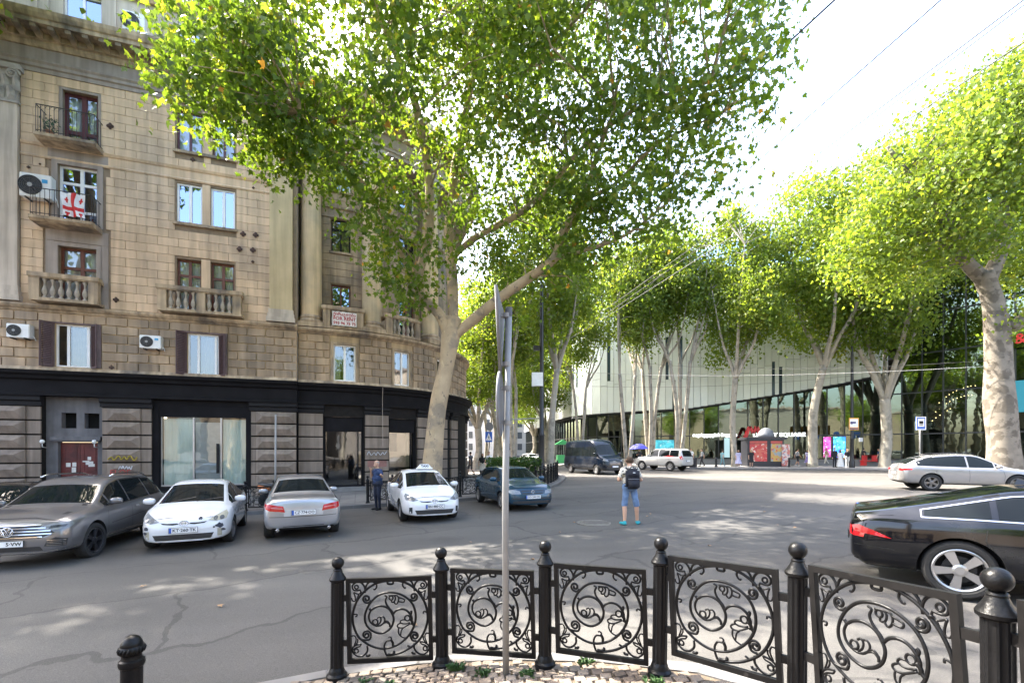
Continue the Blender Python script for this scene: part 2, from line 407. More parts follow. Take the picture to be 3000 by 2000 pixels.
# mall pavement with its steps
KR = [(3, 120), (4.3, 75), (5.6, 54), (7.8, 46), (13, 42.4), (21, 40.1), (29.5, 38.2), (30.2, 33), (28.5, 26), (29, 20), (33, 12), (44, 5)]
KRs = [tuple(p[:2]) for p in smoothpath([(a, b, 0) for a, b in KR], 6)]
sm = poly_sheet('sidewalk_mall', KRs + [(90, 5), (90, 120)], side_z, mat('mall_paving', (.2, .195, .19), rough=.7, var=.12, scale=1.2), 4.0)
tag(sm, kind='structure')
kerb_stones(KR[1:-1], .25, 1, side_z, sm, 1.6, .28, .006)
# manhole covers, weeds and fallen leaves
def manhole(x, y, label, r=.34):
    t = empty('manhole_cover', (x, y, road_z(x, y)))
    mb = MB(); mb.lathe([(r + .1, -.02), (r + .1, .006), (r, .01), (r, -.02)], 32); mb.build('frame', mat('cast_iron_worn', (.16, .15, .14), rough=.55, metal=.6, var=.25, scale=8), t)
    mb = MB(); mb.lathe([(r - .012, -.02), (r - .012, .008), (r - .03, .012), (0, .012)], 32)
    for k in range(5): mb.box((0, -.2 + .1 * k, .014), (2 * math.sqrt(max(.01, (r - .06) ** 2 - (-.2 + .1 * k) ** 2)), .03, .008))
    mb.build('lid', MATS['cast_iron_worn'], t, smooth=False); return tag(t, label, 'manhole cover')
manhole(2.25, 12.2, 'round iron manhole cover in the road near the backpacker', .42)
def weeds(x, y, n, label, h=.07):
    mb = MB()
    for k in range(n):
        a = R.uniform(0, 6.28); l = R.uniform(.5, 1.) * h; w = .008; dx, dy = math.cos(a), math.sin(a); ox, oy = R.gauss(0, .025), R.gauss(0, .025)
        z = pavz(x + ox, y + oy)
        p0 = Vector((x + ox, y + oy, z)); p1 = p0 + Vector((dx * l * .35, dy * l * .35, l * .7)); p2 = p0 + Vector((dx * l * .9, dy * l * .9, l * R.uniform(.5, .9)))
        s = Vector((-dy, dx, 0)) * w
        mb.add([p0 - s * .4, p0 + s * .4, p1 + s * 1.6, p2, p1 - s * 1.6], [(0, 1, 2, 3, 4)])
    return tag(mb.build('weeds', mat('weed_green', (.035, .08, .015), rough=.6, var=.3, scale=30)), label, kind='stuff')
weeds(-.48, 3.93, 60, 'tuft of green weeds at the foot of an iron post', .075)
weeds(-1.25, 3.86, 26, 'low weeds in the sett joints under the panel', .045); weeds(-1.02, 3.74, 26, 'low weeds in the sett joints under the panel', .045)
weeds(.13, 3.72, 50, 'small weed beside the galvanised pole', .06); weeds(.62, 3.82, 34, 'small weed at the kerb', .06); weeds(-.25, 3.8, 30, 'small weed between setts', .06)
weeds(1.07, 3.37, 40, 'weed against the foot of a post', .07)
dead = MB()
spots = [(W(1135 + 0, 1827, 3.2), .09)]
for px, py in [(646, 1778), (965, 1572), (1215, 1833), (1682, 1531), (1895, 1514), (1905, 1506), (2278, 1540), (2329, 1547), (2260, 1415), (1640, 1560), (2080, 1600), (420, 1720), (1380, 1590), (2240, 1500), (1560, 1640)]:
    d = F * 2.04 / (py - 1315)
    for _ in range(4):
        x = (px - 1500) / F * d; d = F * (CAMZ - road_z(x, d)) / (py - 1315)
    x = (px - 1500) / F * d; a = R.uniform(0, 6.28); r = R.uniform(.035, .055); z = road_z(x, d) + .012
    V = []
    for k in range(10):
        rr = r * (1 if k % 2 == 0 else .5); V.append((x + rr * math.cos(a + k * .628), d + rr * math.sin(a + k * .628), z + R.uniform(0, .03)))
    dead.add(V, [tuple(range(10))])
tag(dead.build('fallen_leaves', mat('dry_leaf', (.26, .15, .07), rough=.7, var=.4, scale=3)), 'dry brown plane leaves scattered on the road', kind='stuff')
# ------------------------------------------------------------------ the apartment house on the corner
FA = Vector((-21.2, 18.9)); FT = Vector((.947, .322)).normalized(); FO = Vector((FT.y, -FT.x))
def FL(u, n, z):
    p = FA + FT * u + FO * n; return Vector((p.x, p.y, z))
CR = 8.9; CP0 = Vector((-10.72, 22.83)); CS = CP0 + FT * 1.5; CC = CS - FO * CR; CA0 = math.atan2(FO.y, FO.x); CEND = .36; CARC = (CEND - CA0) * CR
def FCv(u, n, z):
    if u < 1.5: p = CP0 + FT * u + FO * n
    elif u < 1.5 + CARC:
        a = CA0 + (u - 1.5) / CR; p = CC + Vector((math.cos(a), math.sin(a))) * (CR + n)
    else: p = CC + Vector((math.cos(CEND), math.sin(CEND))) * (CR + n) + Vector((-math.sin(CEND), math.cos(CEND))) * (u - 1.5 - CARC)
    return Vector((p.x, p.y, z))
def upx(fr, px, n=0., lo=-12., hi=14.):
    k = (px - 1500) / F; best = None
    for i in range(2601):
        u = lo + (hi - lo) * i / 2600; p = fr(u, n, 0); e = abs(p.x / p.y - k)
        if best is None or e < best[0]: best = (e, u)
    return best[1]
def uL(px, n=0.): return upx(FL, px, n)
def uC(px, n=0.): return upx(FCv, px, n, 0., 13.0)
UB = uL(870)
class FB(MB):
    """boxes in wall coordinates: along u, out n, up z; long ones bend with the wall"""
    def __init__(s, fr): super().__init__(); s.fr = fr
    def fbox(s, u0, u1, z0, z1, n0, n1, seg=.7):
        k = 1 if s.fr is FL else max(1, math.ceil((u1 - u0) / seg))
        for i in range(k):
            a = u0 + (u1 - u0) * i / k; b = u0 + (u1 - u0) * (i + 1) / k; f = s.fr
            s.hexa([f(a, n1, z0), f(b, n1, z0), f(b, n0, z0), f(a, n0, z0), f(a, n1, z1), f(b, n1, z1), f(b, n0, z1), f(a, n0, z1)])
    def prof(s, u0, u1, pts, seg=.7):
        """a moulding: profile (n, z) swept along u"""
        k = 1 if s.fr is FL else max(1, math.ceil((u1 - u0) / seg)); m = len(pts); V = []
        for i in range(k + 1):
            u = u0 + (u1 - u0) * i / k
            V += [s.fr(u, n, z) for n, z in pts]
        Fc = [(i * m + j, (i + 1) * m + j, (i + 1) * m + (j + 1) % m, i * m + (j + 1) % m) for i in range(k) for j in range(m)]
        Fc += [tuple(range(m)), tuple(k * m + j for j in reversed(range(m)))]
        s.add(V, Fc)
HOUSE = empty('apartment_building', (-11, 23, -.25))
tag(HOUSE, 'tan stone apartment house with curved corner above black shopfronts', 'building')
def hp(mb, name, m, parent=None, **kw):
    o = mb.build(name, m, parent or HOUSE, **kw)
    if parent is None: o.location = -HOUSE.location
    return o
TAN = (.70, .505, .33)
ASH = mat('ashlar_stone', TAN, world=True, rough=.85, var=.1, scale=1.1, bump=.15, bscale=50, rand=.13, streak=.26, c2=(.54, .405, .285), c2scale=.4, c2t=(.5, .68))
RUS = mat('first_floor_stone', (.44, .315, .2), world=True, rough=.85, var=.14, scale=1.5, bump=.15, bscale=50, rand=.2, streak=.35, c2=(.3, .23, .165), c2scale=.5, c2t=(.4, .6))
JOINT = mat('mortar_joint', (.25, .185, .125), rough=.95, var=.2, scale=4)
JOINT1 = mat('pale_joint', (.5, .37, .22), rough=.95, var=.25, scale=1.3, streak=.3)
TRIM = mat('weathered_trim_stone', (.5, .375, .245), rough=.85, var=.2, scale=2.2, streak=.5, bump=.15, c2=(.2, .16, .125), c2scale=1.1, c2t=(.48, .66))
PLAST = mat('grey_plaster', (.34, .285, .245), rough=.9, var=.12, scale=1.6, streak=.25, bump=.08)
ATTIC = mat('attic_plaster', (.52, .445, .355), rough=.9, var=.12, scale=1.0, streak=.28, bump=.06)
COLM = mat('column_plaster', (.66, .49, .29), rough=.85, var=.12, scale=1.3, streak=.25, bump=.08, c2=(.5, .4, .26), c2scale=.6)
PILM = mat('pilaster_plaster', (.56, .475, .385), rough=.9, var=.13, scale=1.2, streak=.3, bump=.08)
BLKF = mat('black_shop_fascia', (.010, .0092, .0105), rough=.8, var=.3, scale=2, bump=.05, spec=.15)
RUST0 = mat('shop_rustication', (.235, .185, .145), world=True, rough=.85, var=.15, scale=2, bump=.15, rand=.14, streak=.3)
DARKB = mat('black_paint', (.014, .013, .014), rough=.7, var=.2, spec=.2)
ROOM = mat('dark_room', (.035, .034, .033), rough=.9, var=.2, scale=2)
CURT = mat('net_curtain', (.62, .62, .60), rough=.9, var=.08, scale=2)
CURTB = mat('blue_curtain', (.55, .62, .74), rough=.9, var=.08, scale=2)
PVC = mat('white_pvc', (.8, .8, .79), rough=.35, var=.03)
WOODR = mat('red_brown_wood', (.13, .04, .022), rough=.45, var=.2, scale=12)
WOODP = mat('plum_wood', (.085, .02, .028), rough=.45, var=.2, scale=12)
GL = glass('window_glass', (.82, .85, .86), .13)
GLB = glass('blue_window_glass', (.30, .36, .45), .45, rcol=(.62, .74, 1.0))
IRON = mat('balcony_iron', (.03, .026, .026), rough=.6, var=.3, scale=20)

def wall(fr, u0, u1, z0, z1, holes, m, name, n=0., depth=.32, seg=.6):
    """front face with real openings and their reveals"""
    mb = FB(fr)
    us = {u0, u1}; zs = {z0, z1}
    for a, b, c, d in holes: us |= {min(max(a, u0), u1), min(max(b, u0), u1)}; zs |= {min(max(c, z0), z1), min(max(d, z0), z1)}
    us = sorted(us); zs = sorted(zs); U = []
    for a, b in zip(us, us[1:]):
        k = 1 if fr is FL else max(1, math.ceil((b - a) / seg)); U += [a + (b - a) * i / k for i in range(k)]
    U.append(us[-1])
    for a, b in zip(U, U[1:]):
        for c, d in zip(zs, zs[1:]):
            mu, mz = (a + b) / 2, (c + d) / 2
            if any(h[0] < mu < h[1] and h[2] < mz < h[3] for h in holes): continue
            mb.add([fr(a, n, c), fr(b, n, c), fr(b, n, d), fr(a, n, d)], [(0, 1, 2, 3)])
    for a, b, c, d in holes:
        q = [(a, c), (b, c), (b, d), (a, d)]
        for i in range(4):
            (x0, y0), (x1, y1) = q[i], q[(i + 1) % 4]
            mb.add([fr(x0, n, y0), fr(x0, n - depth, y0), fr(x1, n - depth, y1), fr(x1, n, y1)], [(0, 1, 2, 3)])
    return hp(mb, name, m)
def ring(mb, a, b, c, d, w, n0, n1):
    mb.fbox(a, b, c, c + w, n0, n1); mb.fbox(a, b, d - w, d, n0, n1); mb.fbox(a, a + w, c + w, d - w, n0, n1); mb.fbox(b - w, b, c + w, d - w, n0, n1)
def window(fr, a, b, c, d, fm, mull=(.5,), trans=(), n=-.18, pane=None, curtain=None, fw=.065, name='window', cz=None, skip=()):
    mb = FB(fr); ring(mb, a, b, c, d, fw, n - .05, n + .02)
    zz = [c] + [c + (d - c) * t for t in trans] + [d]
    for t in trans:
        z = c + (d - c) * t; mb.fbox(a + fw, b - fw, z - fw * .6, z + fw * .6, n - .05, n + .025)
    for t in mull:
        u = a + (b - a) * t; mb.fbox(u - fw * .7, u + fw * .7, c + fw, d - fw, n - .048, n + .03)
    w = hp(mb, name, fm)
    uu = [a] + [a + (b - a) * t for t in mull] + [b]
    for i, (u0, u1) in enumerate(zip(uu, uu[1:])):
        for j, (z0, z1) in enumerate(zip(zz, zz[1:])):
            if (i, j) in skip: continue
            p = FB(fr); p.add([fr(u0, n - .015, z0), fr(u1, n - .015, z0), fr(u1, n - .015, z1), fr(u0, n - .015, z1)], [(0, 1, 2, 3)]); hp(p, 'pane', pane or GL, w)
    r = FB(fr); e = .03; N = n - .9
    q = [(a + e, c + e), (b - e, c + e), (b - e, d - e), (a + e, d - e)]
    r.add([fr(u, N, z) for u, z in q], [(0, 1, 2, 3)])
    for i in range(4):
        (u0, z0), (u1, z1) = q[i], q[(i + 1) % 4]; r.add([fr(u0, n - .06, z0), fr(u0, N, z0), fr(u1, N, z1), fr(u1, n - .06, z1)], [(0, 1, 2, 3)])
    hp(r, 'room', ROOM, w)
    if curtain:
        cm, spans = curtain; mb = FB(fr)
        for s0, s1 in spans:
            k = 28; V = []
            for i in range(k + 1):
                u = a + e + (b - a - 2 * e) * (s0 + (s1 - s0) * i / k); nn = n - .16 + .025 * math.sin(i * 1.9 + s0 * 9) + .01 * math.sin(i * 4.3)
                V += [fr(u, nn, (cz or c) + .03), fr(u, nn, d - .03)]
            mb.add(V, [(2 * i, 2 * i + 2, 2 * i + 3, 2 * i + 1) for i in range(k)])
        hp(mb, 'curtain', cm, w, smooth=True)
    return w
# openings of the flat front, measured along the wall
def H(p0, p1, z0, z1): return (uL(p0), uL(p1), z0, z1)
w4a = H(185, 289, 15.12, 17.45); w3a = H(171, 287, 11.66, 14.25); w2a = H(172, 284, 8.2, 10.75)
w4b = [H(518, 593, 15.75, 17.65), H(623, 689, 15.75, 17.65)]; w3b = [H(517, 593, 12.45, 14.28), H(617, 689, 12.45, 14.28)]
w2b = [H(517, 590, 8.2, 10.8), H(617, 687, 8.2, 10.8)]
w1a = H(160, 268, 5.58, 7.42); w1b = H(549, 641, 5.5, 7.4)
U0 = -16.0
upper_holes = [w4a, w3a, w2a] + w4b + w3b + w2b
wall(FL, U0, UB, 8.0, 18.1, upper_holes, JOINT, 'wall')
wall(FL, U0, UB, 5.3, 8.0, [w1a, w1b], JOINT1, 'wall')
# return of the flat front into the recess, and the rear mass that the sun meets
mb = MB(); a = FL(UB, 0, 0); b = FL(UB, -6, 0)
mb.add([(a.x, a.y, 5.3), (b.x, b.y, 5.3), (b.x, b.y, 22.6), (a.x, a.y, 22.6)], [(0, 1, 2, 3)]); hp(mb, 'return_wall', PLAST)
mb = MB(); p1 = FL(U0, -.6, 0); p2 = FL(U0, -16, 0); p3 = FCv(20, -1.2, 0); cs = [FL(UB, -.6, 0)] + [FCv(u, -1.25, 0) for u in (0, 1.5, 3, 5, 7, 9, 11, 13.4, 20)]
poly = [p1] + cs + [p2 + Vector((0, 8, 0))]; k = len(poly)
mb.add([(p.x, p.y, 5.2) for p in poly] + [(p.x, p.y, 21.0) for p in poly], [tuple(range(k, 2 * k))] + [(i, (i + 1) % k, (i + 1) % k + k, i + k) for i in range(k) if i == k - 1 or i >= k - 2])
hp(mb, 'roof', PLAST)

# ashlar blocks
bm_ash = unit_block(.03); bm_ash.name = 'ashlar'; bm_ash.materials.append(ASH)
bm_rus = unit_block(.05); bm_rus.name = 'rustic'; bm_rus.materials.append(RUS)
def lay(fr, u0, u1, z0, z1, holes, hrow, wblk, me, name, n=0., t=.05, jz=.018, limit=10**9, rest=None, seed=1):
    rr = random.Random(seed); rows = max(1, round((z1 - z0) / hrow)); hh = (z1 - z0) / rows; cnt = 0
    for r in range(rows):
        za, zb = z0 + r * hh, z0 + (r + 1) * hh; zm = (za + zb) / 2
        iv = [(u0, u1)]
        for h in holes:
            if h[2] < zb - .06 and h[3] > za + .06:
                nv = []
                for a, b in iv:
                    if h[1] <= a or h[0] >= b: nv.append((a, b)); continue
                    if h[0] > a: nv.append((a, h[0]))
                    if h[1] < b: nv.append((h[1], b))
                iv = nv
        grid = [u0 + (k + (.5 if r % 2 else 0)) * wblk for k in range(-1, int((u1 - u0) / wblk) + 2)]
        for a, b in iv:
            cuts = [a] + [g for g in grid if a + .18 < g < b - .18] + [b]
            for c0, c1 in zip(cuts, cuts[1:]):
                if c1 - c0 < .05: continue
                um_ = (c0 + c1) / 2; p = fr(um_, n + t / 2 - .01, zm); q = fr(um_ + .05, n, 0) - fr(um_ - .05, n, 0)
                if cnt < limit:
                    o = bpy.data.objects.new(name, me); col.objects.link(o); o.parent = HOUSE
                    o.location = p - HOUSE.location; o.rotation_euler = (0, 0, math.atan2(q.y, q.x)); o.scale = (c1 - c0 - jz, t, hh - jz); cnt += 1
                else: rest.box(p, (c1 - c0 - jz, t, hh - jz), math.atan2(q.y, q.x))
def grow(h, a=.0, b=0., c=0., d=0.): return (h[0] - a, h[1] + b, h[2] - c, h[3] + d)
# grey surrounds of the door column
surr = [(w3a[0] - .38, w3a[1] + .42, 14.25, 15.0), (w2a[0] - .42, w2a[1] + .42, 8.15, 11.5)]
excl = [grow(w4a, .12, .06, .2, .1), grow(w3a, .3, .3, 0, .35)] + [grow(h, .06, .06, .12, .05) for h in w4b] + [grow(h, .06, .06, .1, .05) for h in w3b] + [grow(h, .06, .06, 0, .05) for h in w2b]
excl += [(w2a[0] - .5, w2a[1] + .5, 8.0, 11.55), (w3a[0] - .42, w3a[1] + .45, 14.3, 15.0), (w3a[0] - .42, w3a[1] + .1, 11.0, 11.6)]
excl += [(w4b[0][1] - .1, w4b[1][0] + .1, 15.75, 17.65), (w3b[0][1] - .1, w3b[1][0] + .1, 12.35, 14.28), (w2b[0][1] - .1, w2b[1][0] + .1, 8.2, 10.8)]
UP0 = uL(62); UP1 = uL(790)
restm = MB()
lay(FL, UP0, UP1, 8.2, 14.38, excl, .385, .80, bm_ash, 'ashlar_block', 0, .05, .015, 285, restm, 3)
lay(FL, UP0, UP1, 14.98, 17.95, excl, .372, .80, bm_ash, 'ashlar_block', 0, .05, .015, 0, restm, 4)
tag(hp(restm, 'ashlar_blocks_upper', ASH), kind='stuff')
lay(FL, U0 + 2, UB, 5.5, 7.85, [grow(w1a, .38, .38, .06, .08), grow(w1b, .38, .38, .06, .08)], .40, .78, bm_rus, 'rusticated_block', 0, .08, .045, seed=5)
# band between third and fourth floor, string course, entablature, attic
for fr, u0, u1 in ((FL, UP0, UP1),):
    mb = FB(fr); mb.prof(u0, u1, [(0, 14.38), (.06, 14.38), (.09, 14.44), (.05, 14.5), (.03, 14.5), (.03, 14.86), (.07, 14.88), (.12, 14.98), (0, 14.98)]); hp(mb, 'band_course', ASH)
def mould(fr, u0, u1):
    mb = FB(fr); mb.prof(u0, u1, [(-.3, 7.86), (.06, 7.86), (.1, 7.93), (.2, 7.97), (.26, 8.05), (.26, 8.14), (.0, 8.2), (-.3, 8.2)]); hp(mb, 'string_course', TRIM)
    mb = FB(fr); mb.prof(u0, u1, [(-.3, 17.95), (.08, 17.95), (.08, 18.12), (.14, 18.16), (.14, 18.28), (.2, 18.36), (.2, 18.42), (.06, 18.42), (.06, 18.98), (-.3, 18.98)]); hp(mb, 'frieze', PLAST)
    mb = FB(fr); mb.prof(u0, u1, [(-.3, 18.98), (.12, 18.98), (.2, 19.1), (.2, 19.2), (.3, 19.22), (.3, 19.46), (-.3, 19.46)]); hp(mb, 'bed_moulding', TRIM)
    mb = FB(fr); mb.prof(u0, u1, [(-.3, 19.462), (.86, 19.462), (.86, 19.62), (.92, 19.66), (.98, 19.8), (1.0, 19.95), (-.3, 20.05)]); hp(mb, 'cornice', TRIM)
mould(FL, U0, UB + .02); mould(FCv, .0, 19)
mo = MB(); mo.add([(-.1, 0, 0), (.1, 0, 0), (.1, -.5, .1), (-.1, -.5, .1), (-.1, 0, .235), (.1, 0, .235), (.1, -.52, .235), (-.1, -.52, .235)], [(0, 1, 2, 3), (4, 7, 6, 5), (0, 4, 5, 1), (1, 5, 6, 2), (2, 6, 7, 3), (3, 7, 4, 0)])
mo_me = mo.mesh('modillion'); mo_me.materials.append(TRIM)
def modillions(fr, u0, u1, step=.57):
    u = u0
    while u < u1:
        p = fr(u, .3, 19.224); q = fr(u + .05, .3, 0) - fr(u - .05, .3, 0)
        o = bpy.data.objects.new('modillion', mo_me); col.objects.link(o); o.parent = HOUSE; o.location = p - HOUSE.location; o.rotation_euler = (0, 0, math.atan2(q.y, q.x)); u += step
modillions(FL, -2, UB); modillions(FCv, .4, 13)
aw = [H(174, 288, 20.15, 22.0), H(515, 590, 20.15, 22.0)]
wall(FL, U0, UB, 19.95, 23.6, aw, ATTIC, 'attic_wall', n=-.25)
for h in aw: window(FL, *h, PVC, mull=(.5,), n=-.42, pane=GLB)
mb = FB(FL); mb.prof(U0, UB, [(-.3, 22.25), (-.1, 22.25), (0, 22.4), (.1, 22.5), (.2, 22.75), (.2, 22.95), (-.3, 23)]); hp(mb, 'attic_cornice', TRIM)
for px in (95, 130, 330, 465): mb = FB(FL); u = uL(px); mb.fbox(u - .05, u + .05, 20.05, 22.2, -.25, -.19); hp(mb, 'attic_strip', ATTIC)
mb = FB(FCv); mb.prof(0, 19, [(-.5, 20), (-.2, 20), (-.2, 20.7), (.05, 20.85), (.1, 21.1), (-.5, 21.2)]); hp(mb, 'attic_wall', ATTIC)

# door-column surrounds, sills
def surround(a, b, c, d, w, n1, m, top=None):
    mb = FB(FL); mb.fbox(a - w, a, c, d + w, 0, n1); mb.fbox(b, b + w, c, d + w, 0, n1); mb.fbox(a, b, d, d + w, 0, n1)
    if top: mb.fbox(a - w - .06, b + w + .06, d + w, d + w + top, 0, n1 + .04)
    hp(mb, 'window_surround', m)
surround(*w4a, .1, .06, PLAST); surround(w3a[0], w3a[1], w3a[2], w3a[3], .2, .07, PLAST, None); surround(*w2a, .16, .07, PLAST)
mb = FB(FL); mb.fbox(w3a[0] - .34, w3a[1] + .38, 14.46, 14.96, 0, .04); hp(mb, 'grey_panel', PLAST)
mb = FB(FL); mb.fbox(w2a[0] - .42, w2a[1] + .42, 10.95, 11.52, 0, .035); mb.fbox(w2a[0] - .42, w2a[0] - .165, 8.2, 10.94, 0, .035); mb.fbox(w2a[1] + .165, w2a[1] + .42, 8.2, 10.94, 0, .035); hp(mb, 'grey_panel', PLAST)
for hs, z in ((w4b, 15.75), (w3b, 12.45)):
    mb = FB(FL); mb.fbox(hs[0][0] - .12, hs[1][1] + .12, z - .13, z - .01, -.1, .13); hp(mb, 'window_sill', TRIM)
    mb = FB(FL); mb.fbox(hs[0][1] + .005, hs[1][0] - .005, z, hs[0][3] + .06, 0, .045); hp(mb, 'window_pier', ASH)
mb = FB(FL); mb.fbox(w2b[0][1] + .005, w2b[1][0] - .005, 8.2, 10.85, 0, .045); hp(mb, 'window_pier', ASH)
for h in (w1a, w1b):
    mb = FB(FL); ring(mb, h[0] - .36, h[1] + .36, h[2] - .05, h[3] + .08, .355, 0, .06) if False else None
    mb = FB(FL); mb.fbox(h[0] - .36, h[0], h[2], h[3] + .08, 0, .05); mb.fbox(h[1], h[1] + .36, h[2], h[3] + .08, 0, .05); mb.fbox(h[0], h[1], h[3], h[3] + .08, 0, .05); hp(mb, 'window_surround', mat('mauve_surround', (.17, .12, .115), rough=.85, var=.2, scale=3, streak=.3))
# windows of the flat front
window(FL, *w4a, WOODP, mull=(.55,), trans=(.28,), n=-.16, curtain=(CURTB, [(.1, .47), (.62, .97)]), fw=.13, name='balcony_door')
window(FL, *w3a, PVC, mull=(.56,), trans=(.26, .72), n=-.14, pane=GLB, fw=.09, name='balcony_door')
window(FL, *w2a, WOODR, mull=(.56,), trans=(.66,), n=-.2, curtain=(CURT, [(0, 1)]), fw=.1, name='balcony_door')
for h in w4b: window(FL, *h, WOODP, mull=(.5,), n=-.14, curtain=(CURTB, [(0, 1)]), fw=.07)
for h in w3b: window(FL, *h, PVC, mull=(.52,), n=-.1, pane=GLB, fw=.085)
for h in w2b: window(FL, *h, WOODR, mull=(.5,), trans=(.72,), n=-.18, curtain=(CURT, [(0, 1)]), fw=.085)
for h, sk in ((w1a, True), (w1b, False)):
    w = h[1] - h[0]
    window(FL, *h, PVC, mull=(.33, .88), n=-.14, pane=GL, fw=.07, curtain=(mat('olive_blind', (.25, .23, .17), rough=.8), [(.36, 1.0)]))
SHUT = mat('plum_shutter', (.075, .042, .045), rough=.6, var=.2, scale=8)
def shutter(u_h, sgn, z0, z1, ang, wd=.46):
    """a louvred leaf hinged at u_h, swung out over the wall"""
    hinge = FL(u_h, .05, 0); d = (FT * sgn * math.cos(ang) + FO * math.sin(ang)); d3 = Vector((d.x, d.y, 0)); nn = Vector((d.y, -d.x, 0))
    mb = MB()
    def bx(a, b, c, e, t0=-.02, t1=.02):
        mb.hexa([hinge + d3 * a + nn * t0 + Vector((0, 0, c)), hinge + d3 * b + nn * t0 + Vector((0, 0, c)), hinge + d3 * b + nn * t1 + Vector((0, 0, c)), hinge + d3 * a + nn * t1 + Vector((0, 0, c)),
                 hinge + d3 * a + nn * t0 + Vector((0, 0, e)), hinge + d3 * b + nn * t0 + Vector((0, 0, e)), hinge + d3 * b + nn * t1 + Vector((0, 0, e)), hinge + d3 * a + nn * t1 + Vector((0, 0, e))])
    bx(0, .06, z0, z1); bx(wd - .06, wd, z0, z1); bx(.06, wd - .06, z0, z0 + .08); bx(.06, wd - .06, z1 - .08, z1)
    sh = fixn(hp(mb, 'shutter', SHUT))
    sl = None; z = z0 + .11; k = 0
    while z < z1 - .1:
        m2 = MB(); P = []
        for dz, t in ((0, -.025), (.045, .025)):
            for a in (.06, wd - .06): P.append(hinge + d3 * a + nn * t + Vector((0, 0, z + dz)))
        m2.add([P[0], P[1], P[3], P[2]] + [p + Vector((0, 0, .012)) for p in (P[0], P[1], P[3], P[2])], [(0, 1, 2, 3), (7, 6, 5, 4), (0, 4, 5, 1), (1, 5, 6, 2), (2, 6, 7, 3), (3, 7, 4, 0)])
        hp(m2, 'slat', SHUT, sh); z += .075
for h in (w1a, w1b):
    shutter(h[0] - .02, -1, h[2] - .05, h[3] + .02, .85); shutter(h[1] + .02, 1, h[2] - .05, h[3] + .02, .75, .42)
# pilasters with bases and capitals
def pilaster(fr, u0, u1, n1, mtl, z0=8.2, z1=17.95, cap=True):
    mb = FB(fr); mb.fbox(u0, u1, z0 + .62, z1 - (1.55 if cap else .0), -.2, n1)
    o = hp(mb, 'pilaster', mtl)
    mb = FB(fr); mb.fbox(u0 - .12, u1 + .12, z0, z0 + .22, -.2, n1 + .14); mb.fbox(u0 - .08, u1 + .08, z0 + .22, z0 + .42, -.2, n1 + .09); mb.fbox(u0 - .04, u1 + .04, z0 + .42, z0 + .62, -.2, n1 + .04); hp(mb, 'pilaster_base', PILM, o)
    if cap:
        c0 = z1 - 1.55; mb = FB(fr); mb.fbox(u0 - .05, u1 + .05, c0, c0 + .1, -.2, n1 + .05); mb.fbox(u0, u1, c0 + .1, z1 - .2, -.2, n1 + .02); mb.fbox(u0 - .16, u1 + .16, z1 - .2, z1 - .002, -.2, n1 + .16)
        def lf(u, z, h, w):
            p = fr(u, n1 + .02, z); q = fr(u + .02, 0, 0) - fr(u - .02, 0, 0); q.normalize(); nn = Vector((q.y, -q.x, 0))
            V = [p - q * w, p + q * w, p + q * w * 1.1 + Vector((0, 0, h * .7)) + nn * .06, p + q * w * .5 + Vector((0, 0, h)) + nn * .17, p - q * w * .5 + Vector((0, 0, h)) + nn * .17, p - q * w * 1.1 + Vector((0, 0, h * .7)) + nn * .06, p + nn * .1 + Vector((0, 0, h * .45)), p + Vector((0, 0, h * .9)) + nn * .2]
            mb.add(V, [(0, 1, 6), (1, 2, 6), (2, 3, 7, 6), (3, 4, 7), (4, 5, 6, 7), (5, 0, 6)])
        k = max(2, int((u1 - u0) / .3))
        for i in range(k): lf(u0 + (u1 - u0) * (i + .5) / k, c0 + .12, .48, .13)
        for i in range(k + 1): lf(u0 + (u1 - u0) * i / k, c0 + .5, .5, .12)
        for s in (-1, 1):
            uc = u1 - .02 if s > 0 else u0 + .02; pts = []
            for i in range(26):
                a = i * .5; r = .23 - .0085 * i; p = fr(uc - s * .05 + s * r * math.cos(a), n1 + .12 + .004 * i, z1 - .42 + r * math.sin(a)); pts.append(p)
            mb.tube(pts, .045, 6)
        hp(mb, 'capital', mat('capital_stone', (.36, .33, .3), rough=.85, var=.3, scale=4, bump=.4, bscale=18), o)
    return o
pilaster(FL, uL(-70), uL(58), .16, PILM); pilaster(FL, uL(791), uL(858), .16, mat('ochre_pilaster', (.57, .45, .265), rough=.9, var=.14, scale=1., streak=.2, bump=.08))
pilaster(FL, uL(-520), uL(-380), .16, PILM)
